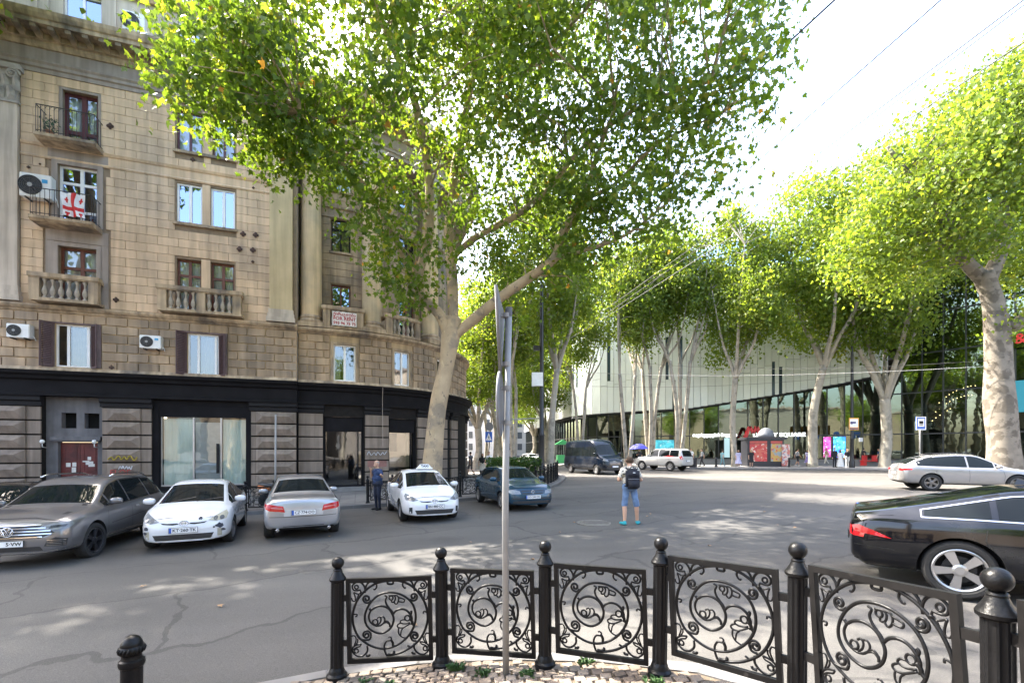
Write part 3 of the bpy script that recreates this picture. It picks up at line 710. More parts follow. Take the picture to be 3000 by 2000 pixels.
# ---- balconies
BALM = mat('baluster_stone', (.36, .31, .25), rough=.85, var=.3, scale=5, streak=.4, bump=.2)
b_ = MB(); b_.lathe([(.09, 0), (.09, .05), (.05, .08), (.06, .12), (.105, .24), (.1, .34), (.05, .5), (.04, .58), (.055, .62), (.045, .66), (.08, .72), (.09, .74), (.09, .79)], 10); bal_me = b_.mesh('baluster'); bal_me.materials.append(BALM); bal_me.polygons.foreach_set('use_smooth', [True] * len(bal_me.polygons))
def balustrade(fr, u0, u1, posts, n0, n1, z0=8.2, h=1.14, per=.25):
    mb = FB(fr); mb.fbox(u0 - .06, u1 + .06, z0 + h - .17, z0 + h, n1 - .26, n1 + .07); mb.fbox(u0 - .03, u1 + .03, z0 + h - .22, z0 + h - .172, n1 - .22, n1 + .03)
    o = hp(mb, 'balcony', TRIM)
    mb = FB(fr); mb.fbox(u0, u1, z0, z0 + .12, n0, n1 + .02); hp(mb, 'balcony_floor', TRIM, o)
    for s in (u0 + .03, u1 - .21):
        mb = FB(fr); mb.fbox(s, s + .18, z0 + h - .168, z0 + h - .003, n0, n1 - .262); hp(mb, 'side_rail', TRIM, o)
    for p in posts:
        mb = FB(fr); mb.fbox(p - .17, p + .17, z0 + .122, z0 + h - .222, n1 - .22, n1 + .015); hp(mb, 'balcony_post', TRIM, o)
    for a, b in zip(posts, posts[1:]):
        k = max(2, int((b - a - .34) / per))
        for i in range(k):
            u = a + .17 + (b - a - .34) * (i + .5) / k; q = bpy.data.objects.new('baluster', bal_me); col.objects.link(q); q.parent = o; q.location = fr(u, n1 - .1, z0 + .125); q.scale = (1, 1, (h - .35) / .79)
    return o
balustrade(FL, uL(116), uL(308), [uL(128), uL(295)], 0, .62)
balustrade(FL, uL(478), uL(716), [uL(490), uL(601), uL(703)], 0, .62)
def iron_balcony(a, b, zs, dep, h, wav):
    mb = FB(FL); mb.prof(a, b, [(0, zs - .2), (dep - .12, zs - .2), (dep - .04, zs - .14), (dep, zs - .12), (dep, zs), (0, zs)]); o = hp(mb, 'balcony', TRIM)
    def P(u, n, z): return FL(u, n, z)
    m2 = MB(); e = .05; path = [P(a + e, .0, zs + h), P(a + e, dep - e, zs + h), P(b - e, dep - e, zs + h), P(b - e, 0, zs + h)]
    for nm, z, rr_ in (('railing', zs + h, .02), ('bottom_rail', zs + .1, .013)):
        m2 = MB(); m2.tube([Vector((p.x, p.y, z)) for p in path], rr_, 6); hp(m2, nm, IRON, o)
    k = 13
    for i in range(k + 1):
        u = a + e + (b - a - 2 * e) * i / k; m3 = MB(); m3.tube([P(u, dep - e, zs), P(u, dep - e, zs + h)], .011, 5)
        if wav and i < k:
            u2 = a + e + (b - a - 2 * e) * (i + .5) / k; m3.tube([P(u, dep - e, zs + h - .16), P((u * .7 + u2 * .3), dep - e, zs + h - .07), P(u2, dep - e, zs + h - .04)], .009, 4)
        hp(m3, 'bar', IRON, o)
    for uu in (a + e, b - e):
        for i in range(1, 4): m3 = MB(); m3.tube([P(uu, dep * i / 4, zs), P(uu, dep * i / 4, zs + h)], .011, 5); hp(m3, 'bar', IRON, o)
    return o
iron_balcony(uL(132), uL(306), 15.08, .75, 1.15, True); iron_balcony(uL(122), uL(302), 11.62, .85, 1.12, False)
# ---- ground floor, flat front
dr = H(123, 300, -.3, 4.3); shop = H(447, 735, .1, 4.3)
wall(FL, U0, UB, -.5, 4.4, [dr, shop], JOINT if False else mat('shop_joint_black', (.02, .018, .017), rough=.9, var=.2, spec=.1), 'shop_wall', depth=.9)
def rust_pier(fr, u0, u1, dia=None, z0=.26, z1=3.87, n1=.12, h=.605):
    z = z1
    while z > z0 - .5:
        a, b = z - h + .035, z - .035
        if a < -.2: a = -.2
        if b - a < .1: break
        cells = [(u0, u1)] if not dia else [(u0, dia[0] - .01), dia, (dia[1] + .01, u1)]
        for c0, c1 in cells:
            if c1 - c0 < .08: continue
            mb = FB(fr)
            if dia and (c0, c1) == dia:
                m_ = (a + b) / 2 + .05; e = min(.32, (c1 - c0) * .3); N = n1 + .02; T = n1 + .17
                V = [fr(c0, 0, a), fr(c1, 0, a), fr(c1, 0, b), fr(c0, 0, b), fr(c0, N, a), fr(c1, N, a), fr(c1, N, b), fr(c0, N, b), fr(c0 + e, T, m_), fr(c1 - e, T, m_)]
                mb.add(V, [(4, 5, 9, 8), (5, 6, 9), (6, 7, 8, 9), (7, 4, 8), (0, 1, 5, 4), (1, 2, 6, 5), (2, 3, 7, 6), (3, 0, 4, 7)])
            else: mb.fbox(c0, c1, a, b, -.05, n1 if not dia else n1 - .05)
            hp(mb, 'rusticated_stone', RUST0)
        z -= h
    mb = FB(fr); mb.prof(u0 - .06, u1 + .06, [(-.05, 3.88), (n1 + .02, 3.88), (n1 + .02, 4.05), (n1 + .12, 4.1), (n1 + .12, 4.24), (n1 + .18, 4.3), (-.05, 4.3)]); hp(mb, 'pier_cap', DARKB)
rust_pier(FL, uL(-110), uL(122), (uL(-90), uL(80))); rust_pier(FL, uL(302), uL(445), (uL(318), uL(415)), n1=.12); rust_pier(FL, uL(737), uL(868), (uL(752), uL(868)), n1=.14)
def fascia(fr, u0, u1):
    mb = FB(fr); mb.prof(u0, u1, [(-.3, 4.303), (.22, 4.303), (.22, 4.42), (.17, 4.45), (.17, 4.95), (.2, 4.98), (.3, 5.0), (.34, 5.12), (.46, 5.2), (.5, 5.33), (-.1, 5.42), (-.3, 5.42)]); hp(mb, 'shop_fascia', BLKF)
fascia(FL, U0, UB + .02); fascia(FCv, 0, 19)
mb = FB(FL); mb.prof(U0, UB, [(-.1, 5.36), (.2, 5.38), (.14, 5.52), (-.1, 5.52)]); hp(mb, 'fascia_weathering', TRIM)
mb = FB(FCv); mb.prof(0, 19, [(-.1, 5.36), (.2, 5.38), (.14, 5.52), (-.1, 5.52)]); hp(mb, 'fascia_weathering', TRIM)
# entrance with the red door
GP = mat('entrance_plaster', (.14, .135, .14), rough=.85, var=.2, scale=2.5, streak=.25)
d0, d1 = uL(158), uL(276); ea, eb = dr[0], dr[1]
mb = FB(FL)
for q in ((ea, d0, -.3, 2.35), (d1, eb, -.3, 2.35), (ea, eb, 3.62, 4.3), (ea, uL(168), 2.95, 3.62), (uL(213), uL(237), 2.95, 3.62), (uL(281), eb, 2.95, 3.62), (ea, eb, 2.35, 2.95)): mb.fbox(*q, -.6, -.28)
en = hp(mb, 'entrance_wall', GP)
mb = FB(FL); mb.fbox(uL(140), uL(290), 2.42, 2.58, -.28, -.1); mb.fbox(uL(146), uL(284), 2.36, 2.418, -.28, -.16); hp(mb, 'door_canopy', GP)
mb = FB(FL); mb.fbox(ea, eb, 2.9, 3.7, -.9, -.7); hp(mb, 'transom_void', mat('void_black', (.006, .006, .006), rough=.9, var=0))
RED = mat('red_door_paint', (.115, .018, .016), rough=.5, var=.3, scale=3, c2=(.07, .012, .012), c2scale=2)
dm = (d0 + d1) / 2; mb = FB(FL); mb.fbox(d0 + .03, dm - .008, -.25, 2.33, -.5, -.44)
door = hp(mb, 'door', RED); mb = FB(FL); mb.fbox(dm + .008, d1 - .03, -.25, 2.33, -.5, -.44); hp(mb, 'door_leaf', RED, door)
mb = FB(FL)
for s in (0, 1):
    a_ = d0 + .03 if s == 0 else dm + .008; b_2 = dm - .008 if s == 0 else d1 - .03
    for z0_, z1_ in ((.1, .9), (1.05, 2.15)): ring(mb, a_ + .1, b_2 - .1, z0_, z1_, .04, -.44, -.425)
hp(mb, 'door_moulding', RED, door)
PAPER = mat('paper_notice', (.62, .6, .56), rough=.8, var=.15, scale=8)
for px0, px1, y0, y1 in ((176, 190, 1356, 1368), (195, 207, 1355, 1367), (193, 206, 1369, 1388), (177, 205, 1400, 1415), (235, 258, 1352, 1362), (226, 246, 1350, 1354), (243, 262, 1360, 1368), (241, 251, 1338, 1348)):
    mb = FB(FL); mb.fbox(uL(px0), uL(px1), CAMZ - (y1 - 1315) / 68.2, CAMZ - (y0 - 1315) / 68.2, -.425, -.418); hp(mb, 'paper_notice', PAPER, door)
for px in (124, 277):
    mb = FB(FL); p = FL(uL(px), .02, 2.36); mb.lathe([(0, -.09), (.06, -.07), (.09, 0), (.06, .07), (0, .09)], 14, p); mb.tube([p + Vector((0, 0, -.08)), p + Vector((0, 0, -.22)), FL(uL(px), -.28, 2.1)], .018, 6); hp(mb, 'lamp_globe', mat('opal_glass', (.75, .75, .73), rough=.25, var=.05), smooth=True)
# left shop window (papered over)
sa, sb = uL(468), uL(728)
mb = FB(FL); ring(mb, shop[0], shop[1], .1, 4.3, .22, -.5, -.05); mb.fbox(shop[0] + .22, shop[1] - .22, 3.52, 4.08, -.5, -.08); mb.fbox(shop[0], sa, .32, 3.52, -.5, -.1); hp(mb, 'shopfront', BLKF)
mb = FB(FL); mb.fbox(shop[0] - .03, shop[1] + .03, -.3, .1, -.5, .1); hp(mb, 'shop_plinth', mat('plinth_stone', (.2, .19, .18), rough=.85, var=.2, scale=3))
ms = [sa, uL(564), uL(645), sb]
mb = FB(FL)
for u in ms: mb.fbox(u - .03, u + .03, .33, 3.52, -.26, -.16)
mb.fbox(sa, sb, .33, .39, -.26, -.162); sf = hp(mb, 'shop_mullions', mat('brushed_aluminium', (.45, .45, .46), rough=.35, metal=.8, var=.05))
SG = glass('shop_glass', (.9, .95, .93), .08)
for a_, b_2 in zip(ms, ms[1:]):
    mb = FB(FL); mb.add([FL(a_, -.2, .36), FL(b_2, -.2, .36), FL(b_2, -.2, 3.52), FL(a_, -.2, 3.52)], [(0, 1, 2, 3)]); hp(mb, 'pane', SG, sf)
mb = FB(FL)
for a_, b_2 in ((ms[0], ms[1]), (ms[2], ms[3])):
    k = 22; V = []
    for i in range(k + 1):
        u = a_ + .04 + (b_2 - a_ - .08) * i / k; nn = -.36 + .018 * math.sin(i * 2.1); V += [FL(u, nn, .38), FL(u, nn, 3.45)]
    mb.add(V, [(2 * i, 2 * i + 2, 2 * i + 3, 2 * i + 1) for i in range(k)])
hp(mb, 'window_film', mat('pale_green_film', (.6, .66, .6), rough=.6, var=.12, scale=1.2, streak=.15), sf, smooth=True)
mb = FB(FL); mb.fbox(ms[1] + .04, ms[2] - .04, .38, 3.3, -.38, -.3); dd = hp(mb, 'shop_door', mat('grey_shop_door', (.36, .36, .36), rough=.4, var=.1), sf)
mb = FB(FL); mb.fbox(ms[2] - .17, ms[2] - .06, .9, 2.3, -.12, -.06); hp(mb, 'door_handle', DARKB, sf)
mb = FB(FL); mb.fbox(sa, sb, .1, 4.2, -.9, -.85); hp(mb, 'room', ROOM)
# graffiti scrawled on the pier (paint only)
def scrawl(text, px, py, size, c, name, fr=FL, n=.30, u=None, s=67., it=0.):
    me = text_mesh(text, size, .002, .006); u = uL(px) if u is None else u
    o = obj('graffiti', me, mat(name, c, rough=.6, var=.1), HOUSE)
    p = fr(u, n, CAMZ - (py - 1315) / s); q = fr(u + .1, n, 0) - fr(u - .1, n, 0)
    o.location = p - HOUSE.location; o.rotation_euler = (math.radians(90), it, math.atan2(q.y, q.x)); return o
scrawl('ELOE', 362, 1384, .33, (.34, .06, .05), 'red_spray', n=.30)
def squiggle(fr, u0, u1, z, h, n, m, seed, r=.018):
    rr = random.Random(seed); k = 9; pts = [fr(u0 + (u1 - u0) * (i + rr.uniform(-.25, .25)) / k, n, z + (h if i % 2 else -h) * rr.uniform(.4, 1)) for i in range(k + 1)]
    mb = MB(); mb.tube([Vector(p) for p in smoothpath([tuple(p) for p in pts], 4)], r, 4); hp(mb, 'graffiti', m)
squiggle(FL, uL(357), uL(396), CAMZ - (1370 - 1315) / 67, .09, .285, mat('white_spray', (.5, .5, .52), rough=.7), 3); squiggle(FL, uL(326), uL(408), CAMZ - (1342 - 1315) / 67, .12, .27, mat('yellow_spray', (.3, .23, .03), rough=.7), 4, .03); squiggle(FL, uL(330), uL(400), CAMZ - (1404 - 1315) / 67, .06, .26, MATS['red_spray'], 6)
# ---- curved corner
c1 = [(uC(977), uC(1042), 5.55, 7.42), (uC(1155), uC(1201), 5.55, 7.42), (uC(1279), uC(1312), 5.55, 7.42)]
wall(FCv, 0, 19, 5.3, 8.0, c1, JOINT1, 'curved_wall')
for h in c1: window(FCv, *h, PVC, mull=(.5,), n=-.12, pane=GL, curtain=(mat('grey_curtain', (.2, .2, .19), rough=.9), [(0, .3), (.6, .8)]), fw=.075)
for h in c1:
    mb = FB(FCv); mb.fbox(h[0] - .14, h[0], h[2], h[3] + .13, 0, .05); mb.fbox(h[1], h[1] + .14, h[2], h[3] + .13, 0, .05); mb.fbox(h[0], h[1], h[3], h[3] + .13, 0, .05); hp(mb, 'window_surround', TRIM)
lay(FCv, .02, 12.6, 5.5, 7.85, [grow(h, .16, .16, .06, .14) for h in c1], .40, .78, bm_rus, 'rusticated_block', 0, .08, .045, seed=8)
cn = -1.05
cuw = []
for p0, p1 in ((970, 1027), (1170, 1215)):
    a_, b_2 = uC(p0, cn), uC(p1, cn); cuw += [(a_, b_2, 15.85, 17.35), (a_, b_2, 12.6, 14.35), (a_, b_2, 8.2, 10.85)]
wall(FCv, -.5, 19, 8.0, 18.1, cuw, JOINT, 'curved_wall', n=cn)
for i, h in enumerate(cuw):
    k = i % 3
    window(FCv, *h, (PVC, DARKB, WOODR)[k], mull=(.5,), trans=(() if k == 0 else (.7,) if k == 1 else (.55,)), n=cn - .15, pane=(GLB, GL, GLB)[k], fw=.075, curtain=None if k != 1 else (mat('brown_curtain', (.12, .1, .085), rough=.9), [(.55, 1)]))
    if k < 2: mb = FB(FCv); mb.fbox(h[0] - .1, h[1] + .1, h[2] - .12, h[2] - .01, cn - .05, cn + .12); hp(mb, 'window_sill', TRIM)
RASH = mat('ashlar_stone_painted_shade', (.48, .36, .235), rough=.85, var=.16, scale=1.1, bump=.15, rand=.1, streak=.4, c2=(.25, .2, .155), c2scale=.6, c2t=(.45, .65))  # darker, more streaked copy of the ashlar; recess shade put into its colour
restc = MB()
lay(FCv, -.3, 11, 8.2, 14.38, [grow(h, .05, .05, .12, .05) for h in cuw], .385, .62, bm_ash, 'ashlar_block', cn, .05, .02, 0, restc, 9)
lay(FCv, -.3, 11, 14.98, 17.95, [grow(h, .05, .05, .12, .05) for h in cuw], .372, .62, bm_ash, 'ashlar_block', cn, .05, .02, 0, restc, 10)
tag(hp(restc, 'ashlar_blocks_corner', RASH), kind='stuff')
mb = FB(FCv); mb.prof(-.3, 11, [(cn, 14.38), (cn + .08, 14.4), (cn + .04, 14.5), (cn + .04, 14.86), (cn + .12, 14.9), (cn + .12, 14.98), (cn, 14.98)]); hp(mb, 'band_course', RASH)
mb = FB(FCv); mb.prof(-.3, 19, [(cn - .1, 8.02), (.1, 8.02), (.1, 8.19), (cn - .1, 8.19)]); hp(mb, 'corner_ledge', TRIM)
mb = FB(FCv); mb.prof(-.3, 19, [(cn - .1, 17.94), (-.2, 17.94), (-.2, 18.3), (cn - .1, 18.3)]); hp(mb, 'corner_soffit', PLAST)
for px in (912, 1090, 1262):
    u = uC(px, -.3); p = FCv(u, -.36, 8.2); mb = MB()
    mb.lathe([(.5, .62), (.5, 2.2), (.49, 4), (.46, 6.5), (.425, 8.4), (.44, 8.42), (.44, 8.5), (.42, 8.52)], 28, p)
    cobj = hp(mb, 'column', COLM, smooth=True); cobj.data.set_sharp_from_angle(angle=.6)
    mb = MB(); q = FCv(u + .05, 0, 0) - FCv(u - .05, 0, 0); mb.box(p + Vector((0, 0, .12)), (1.22, 1.15, .24), math.atan2(q.y, q.x)); mb.lathe([(.6, .24), (.62, .3), (.6, .38), (.54, .42), (.57, .5), (.54, .57), (.5, .62)], 28, p); hp(mb, 'column_base', TRIM, cobj)
    mb = MB(); mb.lathe([(.43, 8.52), (.46, 9.2), (.6, 9.55), (.62, 9.6)], 20, p); mb.box(p + Vector((0, 0, 9.68)), (1.2, 1.15, .14), math.atan2(q.y, q.x)); hp(mb, 'capital', MATS['capital_stone'], cobj)
balustrade(FCv, uC(946), uC(1063), [uC(957), uC(1053)], -.95, .16); balustrade(FCv, uC(1128), uC(1226), [uC(1138), uC(1219)], -.95, .16)
# ground floor of the corner: piers and two shop openings
sh = [(uC(948), uC(1066), .0, 3.7), (uC(1138), uC(1218), .0, 3.7)]
wall(FCv, -.2, 19, -.5, 4.4, sh, MATS['shop_joint_black'], 'curved_shop_wall', depth=.6)
for p0, p1 in ((872, 946), (1069, 1136), (1221, 1262), (1280, 1306), (1318, 1336)): rust_pier(FCv, max(.03, uC(p0)), uC(p1), n1=.12)
for k in range(2): rust_pier(FCv, 12.9 + k * 2.2, 14.2 + k * 2.2, n1=.12)
for i, (a_, b_2, c_, d_) in enumerate(sh):
    mb = FB(FCv); ring(mb, a_, b_2, .08, 3.7, .09, -.32, -.1); mb.fbox(a_ + .09, b_2 - .09, 2.95, 3.61, -.3, -.06); s_ = hp(mb, 'shopfront', BLKF)
    um_ = b_2 - (b_2 - a_) * .14
    mb = FB(FCv); mb.fbox(um_ - .03, um_ + .03, .17, 2.95, -.26, -.16); hp(mb, 'mullion', BLKF, s_)
    for q0, q1 in ((a_ + .09, um_), (um_, b_2 - .09)):
        mb = FB(FCv); mb.add([FCv(q0, -.2, .17), FCv(q1, -.2, .17), FCv(q1, -.2, 2.95), FCv(q0, -.2, 2.95)], [(0, 1, 2, 3)]); hp(mb, 'pane', glass('dark_shop_glass', (.4, .42, .42), .09), s_)
    mb = FB(FCv); mb.fbox(a_ - .5, b_2 + .5, -.2, 3.7, -3.2, -3.1); hp(mb, 'room', ROOM)
    mb = FB(FCv); mb.fbox(a_ - .05, b_2 + .05, -.3, .08, -.4, .25); hp(mb, 'shop_step', MATS['plinth_stone'])
    mb = FB(FCv); mb.fbox(a_ - .4, b_2 + .4, -.2, .1, -3.1, -.41); hp(mb, 'shop_floor', mat('shop_floor_tile', (.2, .18, .16), rough=.3))
squiggle(FCv, uC(1074), uC(1130), CAMZ - 13 / 55, .12, .125, MATS['white_spray'], 9)
mb = FB(FCv); u_ = (uC(1069) + uC(1136)) / 2; mb.fbox(u_ - .5, u_ + .5, 1.1, 1.42, .122, .127); hp(mb, 'paint_patch', mat('faded_red_paint', (.24, .12, .1), rough=.8, var=.3, scale=4))
# downpipe cable
mb = MB(); mb.tube([FCv(uC(1112), .52, 5.3), FCv(uC(1115), .3, 4.3), FCv(uC(1118), .2, 2.2)], .012, 5); hp(mb, 'cable', mat('pale_cable', (.4, .33, .28), rough=.6))
# bullet-hole rosettes / wall anchors
for px, py, r in ((713, 687, .13), (750, 690, .13), (703, 731, .13), (742, 734, .13), (742, 768, .07), (743, 552, .06), (742, 475 + 0, .0), (566, 470, .1), (342, 879, .12), (328, 1077, .12), (325, 372, .14), (86, 492, .06), (120, 483, .04)):
    if r == 0: continue
    mb = FB(FL); u = uL(px); s_ = F / FL(u, 0, 0).y; z = CAMZ - (py - 1315) / s_
    for k in range(4):
        a = k * math.pi / 2; mb.lathe([(0, -.03), (r * .5, -.02), (r * .5, .0), (0, .01)], 8, FL(u + r * .55 * math.cos(a), .05, z + r * .55 * math.sin(a)), axis='y')
    mb.lathe([(0, -.05), (r * .45, -.03), (r * .4, .0), (0, .01)], 8, FL(u, .055, z), axis='y'); hp(mb, 'wall_anchor', mat('rusty_iron', (.07, .04, .03), rough=.8, var=.3))

# ------------------------------------------------------------------ things fixed to the house
ACW = mat('aircon_white', (.72, .72, .70), rough=.45, var=.06)
def aircon(px0, px1, py0, py1, n, label, brackets=False, badge=False, fr=FL):
    u0, u1 = uL(px0, n), uL(px1, n); um_ = (u0 + u1) / 2; p = fr(um_, n, 0); s_ = F / p.y; z0, z1 = CAMZ - (py1 - 1315) / s_, CAMZ - (py0 - 1315) / s_
    w, h = u1 - u0, z1 - z0; w = min(w, h * 1.5); t = empty('air_conditioner', (p.x, p.y, z0), math.atan2(FT.y, FT.x))
    mb = MB(); mb.box((0, .16, h / 2), (w, .34, h)); o = mb.build('casing', ACW, t)
    bm = bmesh.new(); bm.from_mesh(o.data); bmesh.ops.bevel(bm, geom=bm.edges[:], offset=.02, segments=2, affect='EDGES'); bm.to_mesh(o.data); bm.free()
    r = h * .41; mb = MB(); mb.lathe([(r, -.025), (r, .0), (0, .0)], 28, (-w * .16, -.008, h * .5), axis='y'); mb.build('fan_opening', mat('fan_black', (.02, .02, .022), rough=.6), t)
    mb = MB()
    for k in range(6): mb.tube([(-w * .16 + r * (k + 1) / 6.2 * math.cos(a * .3), -.04, h * .5 + r * (k + 1) / 6.2 * math.sin(a * .3)) for a in range(21)], .006, 4, closed=True)
    for k in range(8): a = k * math.pi / 4; mb.tube([(-w * .16, -.042, h * .5), (-w * .16 + r * math.cos(a), -.04, h * .5 + r * math.sin(a))], .006, 4)
    mb.build('fan_grille', mat('grille_grey', (.09, .09, .09), rough=.5), t)
    mb = MB(); mb.lathe([(r * .22, -.05), (r * .22, -.03), (0, -.03)], 14, (-w * .16, .0, h * .5), axis='y'); mb.build('fan_hub', mat('grey_plastic', (.3, .3, .3), rough=.5), t)
    if badge: mb = MB(); mb.box((w * .3, -.014, h * .72), (w * .18, .006, h * .16)); mb.build('badge', mat('blue_badge', (.05, .3, .55), rough=.4), t)
    if brackets:
        for s in (-.3, .3):
            mb = MB(); mb.box((s * w, .22, -.03), (.05, .56, .05)); mb.tube([(s * w, .03, -.04), (s * w, .5, -.45)], .022, 5); mb.build('bracket', IRON, t)
    else:
        for s in (-.3, .3): mb = MB(); mb.box((s * w, .22, -.025), (.05, .5, .045)); mb.build('bracket', IRON, t)
    mb = MB(); mb.tube([(w * .5, .2, h * .25), (w * .56, .24, h * .1), (w * .54, .4, -.1), (w * .5, .5, -.12)], .018, 6); mb.build('hose', PVC, t)
    return tag(t, label, 'air conditioner', 'air conditioners on the house front')
aircon(56, 150, 509, 578, .45, 'large air conditioner beside the balcony with the flag', badge=True)
aircon(358, 424, 35, 92, .0, 'white air conditioner on iron brackets under the roof', True)
aircon(18, 86, 948, 988, .4, 'air conditioner by the leftmost shuttered window')
aircon(408, 471, 982, 1020, .4, 'air conditioner with blue label between the two shuttered windows', badge=True)
# flag hanging on the balcony railing: white, red cross, four small crosses
fb0, fb1, fz0, fz1 = uL(184, .85), uL(248, .85), 11.72, 12.68
t = empty('flag', FL((fb0 + fb1) / 2, .8, fz0)); tag(t, 'white flag with red crosses hung on the iron balcony railing', 'flag')
def flagp(u, z, o=0.):
    p = FL(fb0 + (fb1 - fb0) * (u + .05 * math.sin(z * 5 + u * 3)), .875 + o + .055 * math.sin(u * 11 + z * 2.5) + .025 * math.sin(u * 23 + z), fz0 + (fz1 - fz0) * z); return p - t.location
mb = MB(); k = 24; V = []; mi = []
for j in range(13):
    for i in range(k + 1): V.append(flagp(i / k, j / 12))
mb.v = [tuple(v) for v in V]
for j in range(12):
    for i in range(k):
        mb.f.append((j * (k + 1) + i, j * (k + 1) + i + 1, (j + 1) * (k + 1) + i + 1, (j + 1) * (k + 1) + i))
        u_, z_ = (i + .5) / k, (j + .5) / 12; cross = .40 < u_ < .62 or .22 < z_ < .42
        small = any(abs(u_ - a) < .09 and abs(z_ - b) < .05 or abs(u_ - a) < .045 and abs(z_ - b) < .1 for a in (.2, .82) for b in (.1, .72))
        mb.mi.append(1 if cross or small else 0)
mb.build('cloth', [mat('flag_white', (.75, .74, .74), rough=.8), mat('flag_red', (.55, .03, .03), rough=.8)], t, smooth=True)
# potted plant on the upper balcony
p = FL(uL(146, .4), .4, 15.08); t = empty('potted_plant', p); tag(t, 'trailing green plant in a pot on the top balcony', 'plant')
mb = MB(); mb.lathe([(.1, 0), (.14, .26), (.15, .28), (0, .28)], 12); mb.build('pot', mat('terracotta', (.3, .13, .07), rough=.8), t)
mb = MB()
for k in range(130):
    a = R.uniform(0, 6.28); r = R.uniform(.03, .3); z = .3 + R.uniform(-.1, .5); c = Vector((r * math.cos(a), r * math.sin(a), z)); e = Vector((R.gauss(0, 1), R.gauss(0, 1), R.gauss(0, 1))).normalized() * .07; f = Vector((R.gauss(0, 1), R.gauss(0, 1), R.gauss(0, 1))).normalized() * .03
    mb.add([c - e, c + f, c + e, c - f], [(0, 1, 2, 3)])
mb.build('foliage', mat('plant_green', (.05, .1, .05), rough=.6, var=.3), t)
# rent sign on the corner balustrade
us = (uC(977) + uC(1040)) / 2; p = FCv(us, .26, 8.34); q = FCv(us + .1, 0, 0) - FCv(us - .1, 0, 0); t = empty('rent_sign', p, math.atan2(q.y, q.x))
tag(t, 'white rental banner with red lettering on the corner balustrade', 'banner')
mb = MB(); mb.box((0, 0, .35), (1.16, .02, .7)); mb.build('banner', mat('banner_white', (.74, .72, .7), rough=.6), t)
RL = mat('red_lettering', (.4, .02, .03), rough=.6)
for s_, z, sz in (('ქირავდება', .57, .215), ('FOR RENT', .35, .245), ('593 96 75 75', .12, .2)):
    o = obj('lettering', text_mesh(s_, sz, .003, .006), RL, t); o.location = (0, -.014, z); o.rotation_euler = (math.radians(90), 0, 0)
    bb = max(v.co.x for v in o.data.vertices) - min(v.co.x for v in o.data.vertices); o.scale = (1.08 / bb, 1, 1)
# ------------------------------------------------------------------ plane trees
def barkmat():
    m = mat('plane_bark', (.42, .315, .195), rough=.85, var=.18, scale=2.2, bump=.35, bscale=9, c2=(.27, .215, .15), c2scale=1.5, c2t=(.5, .58))
    nt = m.node_tree; L = nt.links.new; b = nt.nodes['Principled BSDF']; src = b.inputs['Base Color'].links[0].from_socket
    tc = [n for n in nt.nodes if n.type == 'TEX_COORD'][0]
    mp = nd(nt, 'ShaderNodeMapping'); mp.inputs['Scale'].default_value = (5, 5, 2.4); L(tc.outputs['Object'], mp.inputs['Vector'])
    n = nd(nt, 'ShaderNodeTexNoise'); n.inputs['Scale'].default_value = 1.0; n.inputs['Detail'].default_value = 5; n.inputs['Roughness'].default_value = .7; L(mp.outputs[0], n.inputs['Vector'])
    mr = nd(nt, 'ShaderNodeMapRange'); mr.inputs['From Min'].default_value = .60; mr.inputs['From Max'].default_value = .66; L(n.outputs['Fac'], mr.inputs['Value'])
    mx = nd(nt, 'ShaderNodeMix', data_type='RGBA'); L(mr.outputs[0], mx.inputs['Factor']); L(src, mx.inputs['A']); mx.inputs['B'].default_value = (.15, .12, .09, 1)
    n2 = nd(nt, 'ShaderNodeTexNoise'); n2.inputs['Scale'].default_value = 1.3; n2.inputs['Detail'].default_value = 4; L(mp.outputs[0], n2.inputs['Vector'])
    m2 = nd(nt, 'ShaderNodeMapRange'); m2.inputs['From Min'].default_value = .63; m2.inputs['From Max'].default_value = .68; L(n2.outputs['Fac'], m2.inputs['Value'])
    mx2 = nd(nt, 'ShaderNodeMix', data_type='RGBA'); L(m2.outputs[0], mx2.inputs['Factor']); L(mx.outputs['Result'], mx2.inputs['A']); mx2.inputs['B'].default_value = (.5, .39, .24, 1)
    L(mx2.outputs['Result'], b.inputs['Base Color']); return m
BARK = barkmat()
PALEB = mat('pale_plane_bark', (.33, .295, .235), rough=.85, var=.2, scale=1.6, bump=.3, bscale=7, c2=(.19, .17, .135), c2scale=1.6, c2t=(.5, .6))
LEAF1 = leafmat('plane_leaf', [(0, (.055, .10, .016)), (.5, (.09, .15, .024)), (.8, (.13, .185, .03)), (.93, (.2, .21, .035)), (1, (.3, .16, .04))], .58)
LEAF2 = leafmat('plane_leaf_sun_tinted', [(0, (.072, .12, .022)), (.5, (.115, .172, .03)), (.85, (.16, .205, .037)), (1, (.23, .23, .045))], .58)  # brighter copy of the leaf ramp above, sunlight put into its colours
LOBE = np.array([(0, -.05), (.16, .02), (.5, -.02), (.34, .2), (.56, .5), (.26, .48), (0, 1.0), (-.26, .48), (-.56, .5), (-.34, .2), (-.5, -.02), (-.16, .02)]) * [.95, .95]
SIMPLE = np.array([(0, 0), (.5, .25), (.32, .62), (0, 1), (-.32, .62), (-.5, .25)])
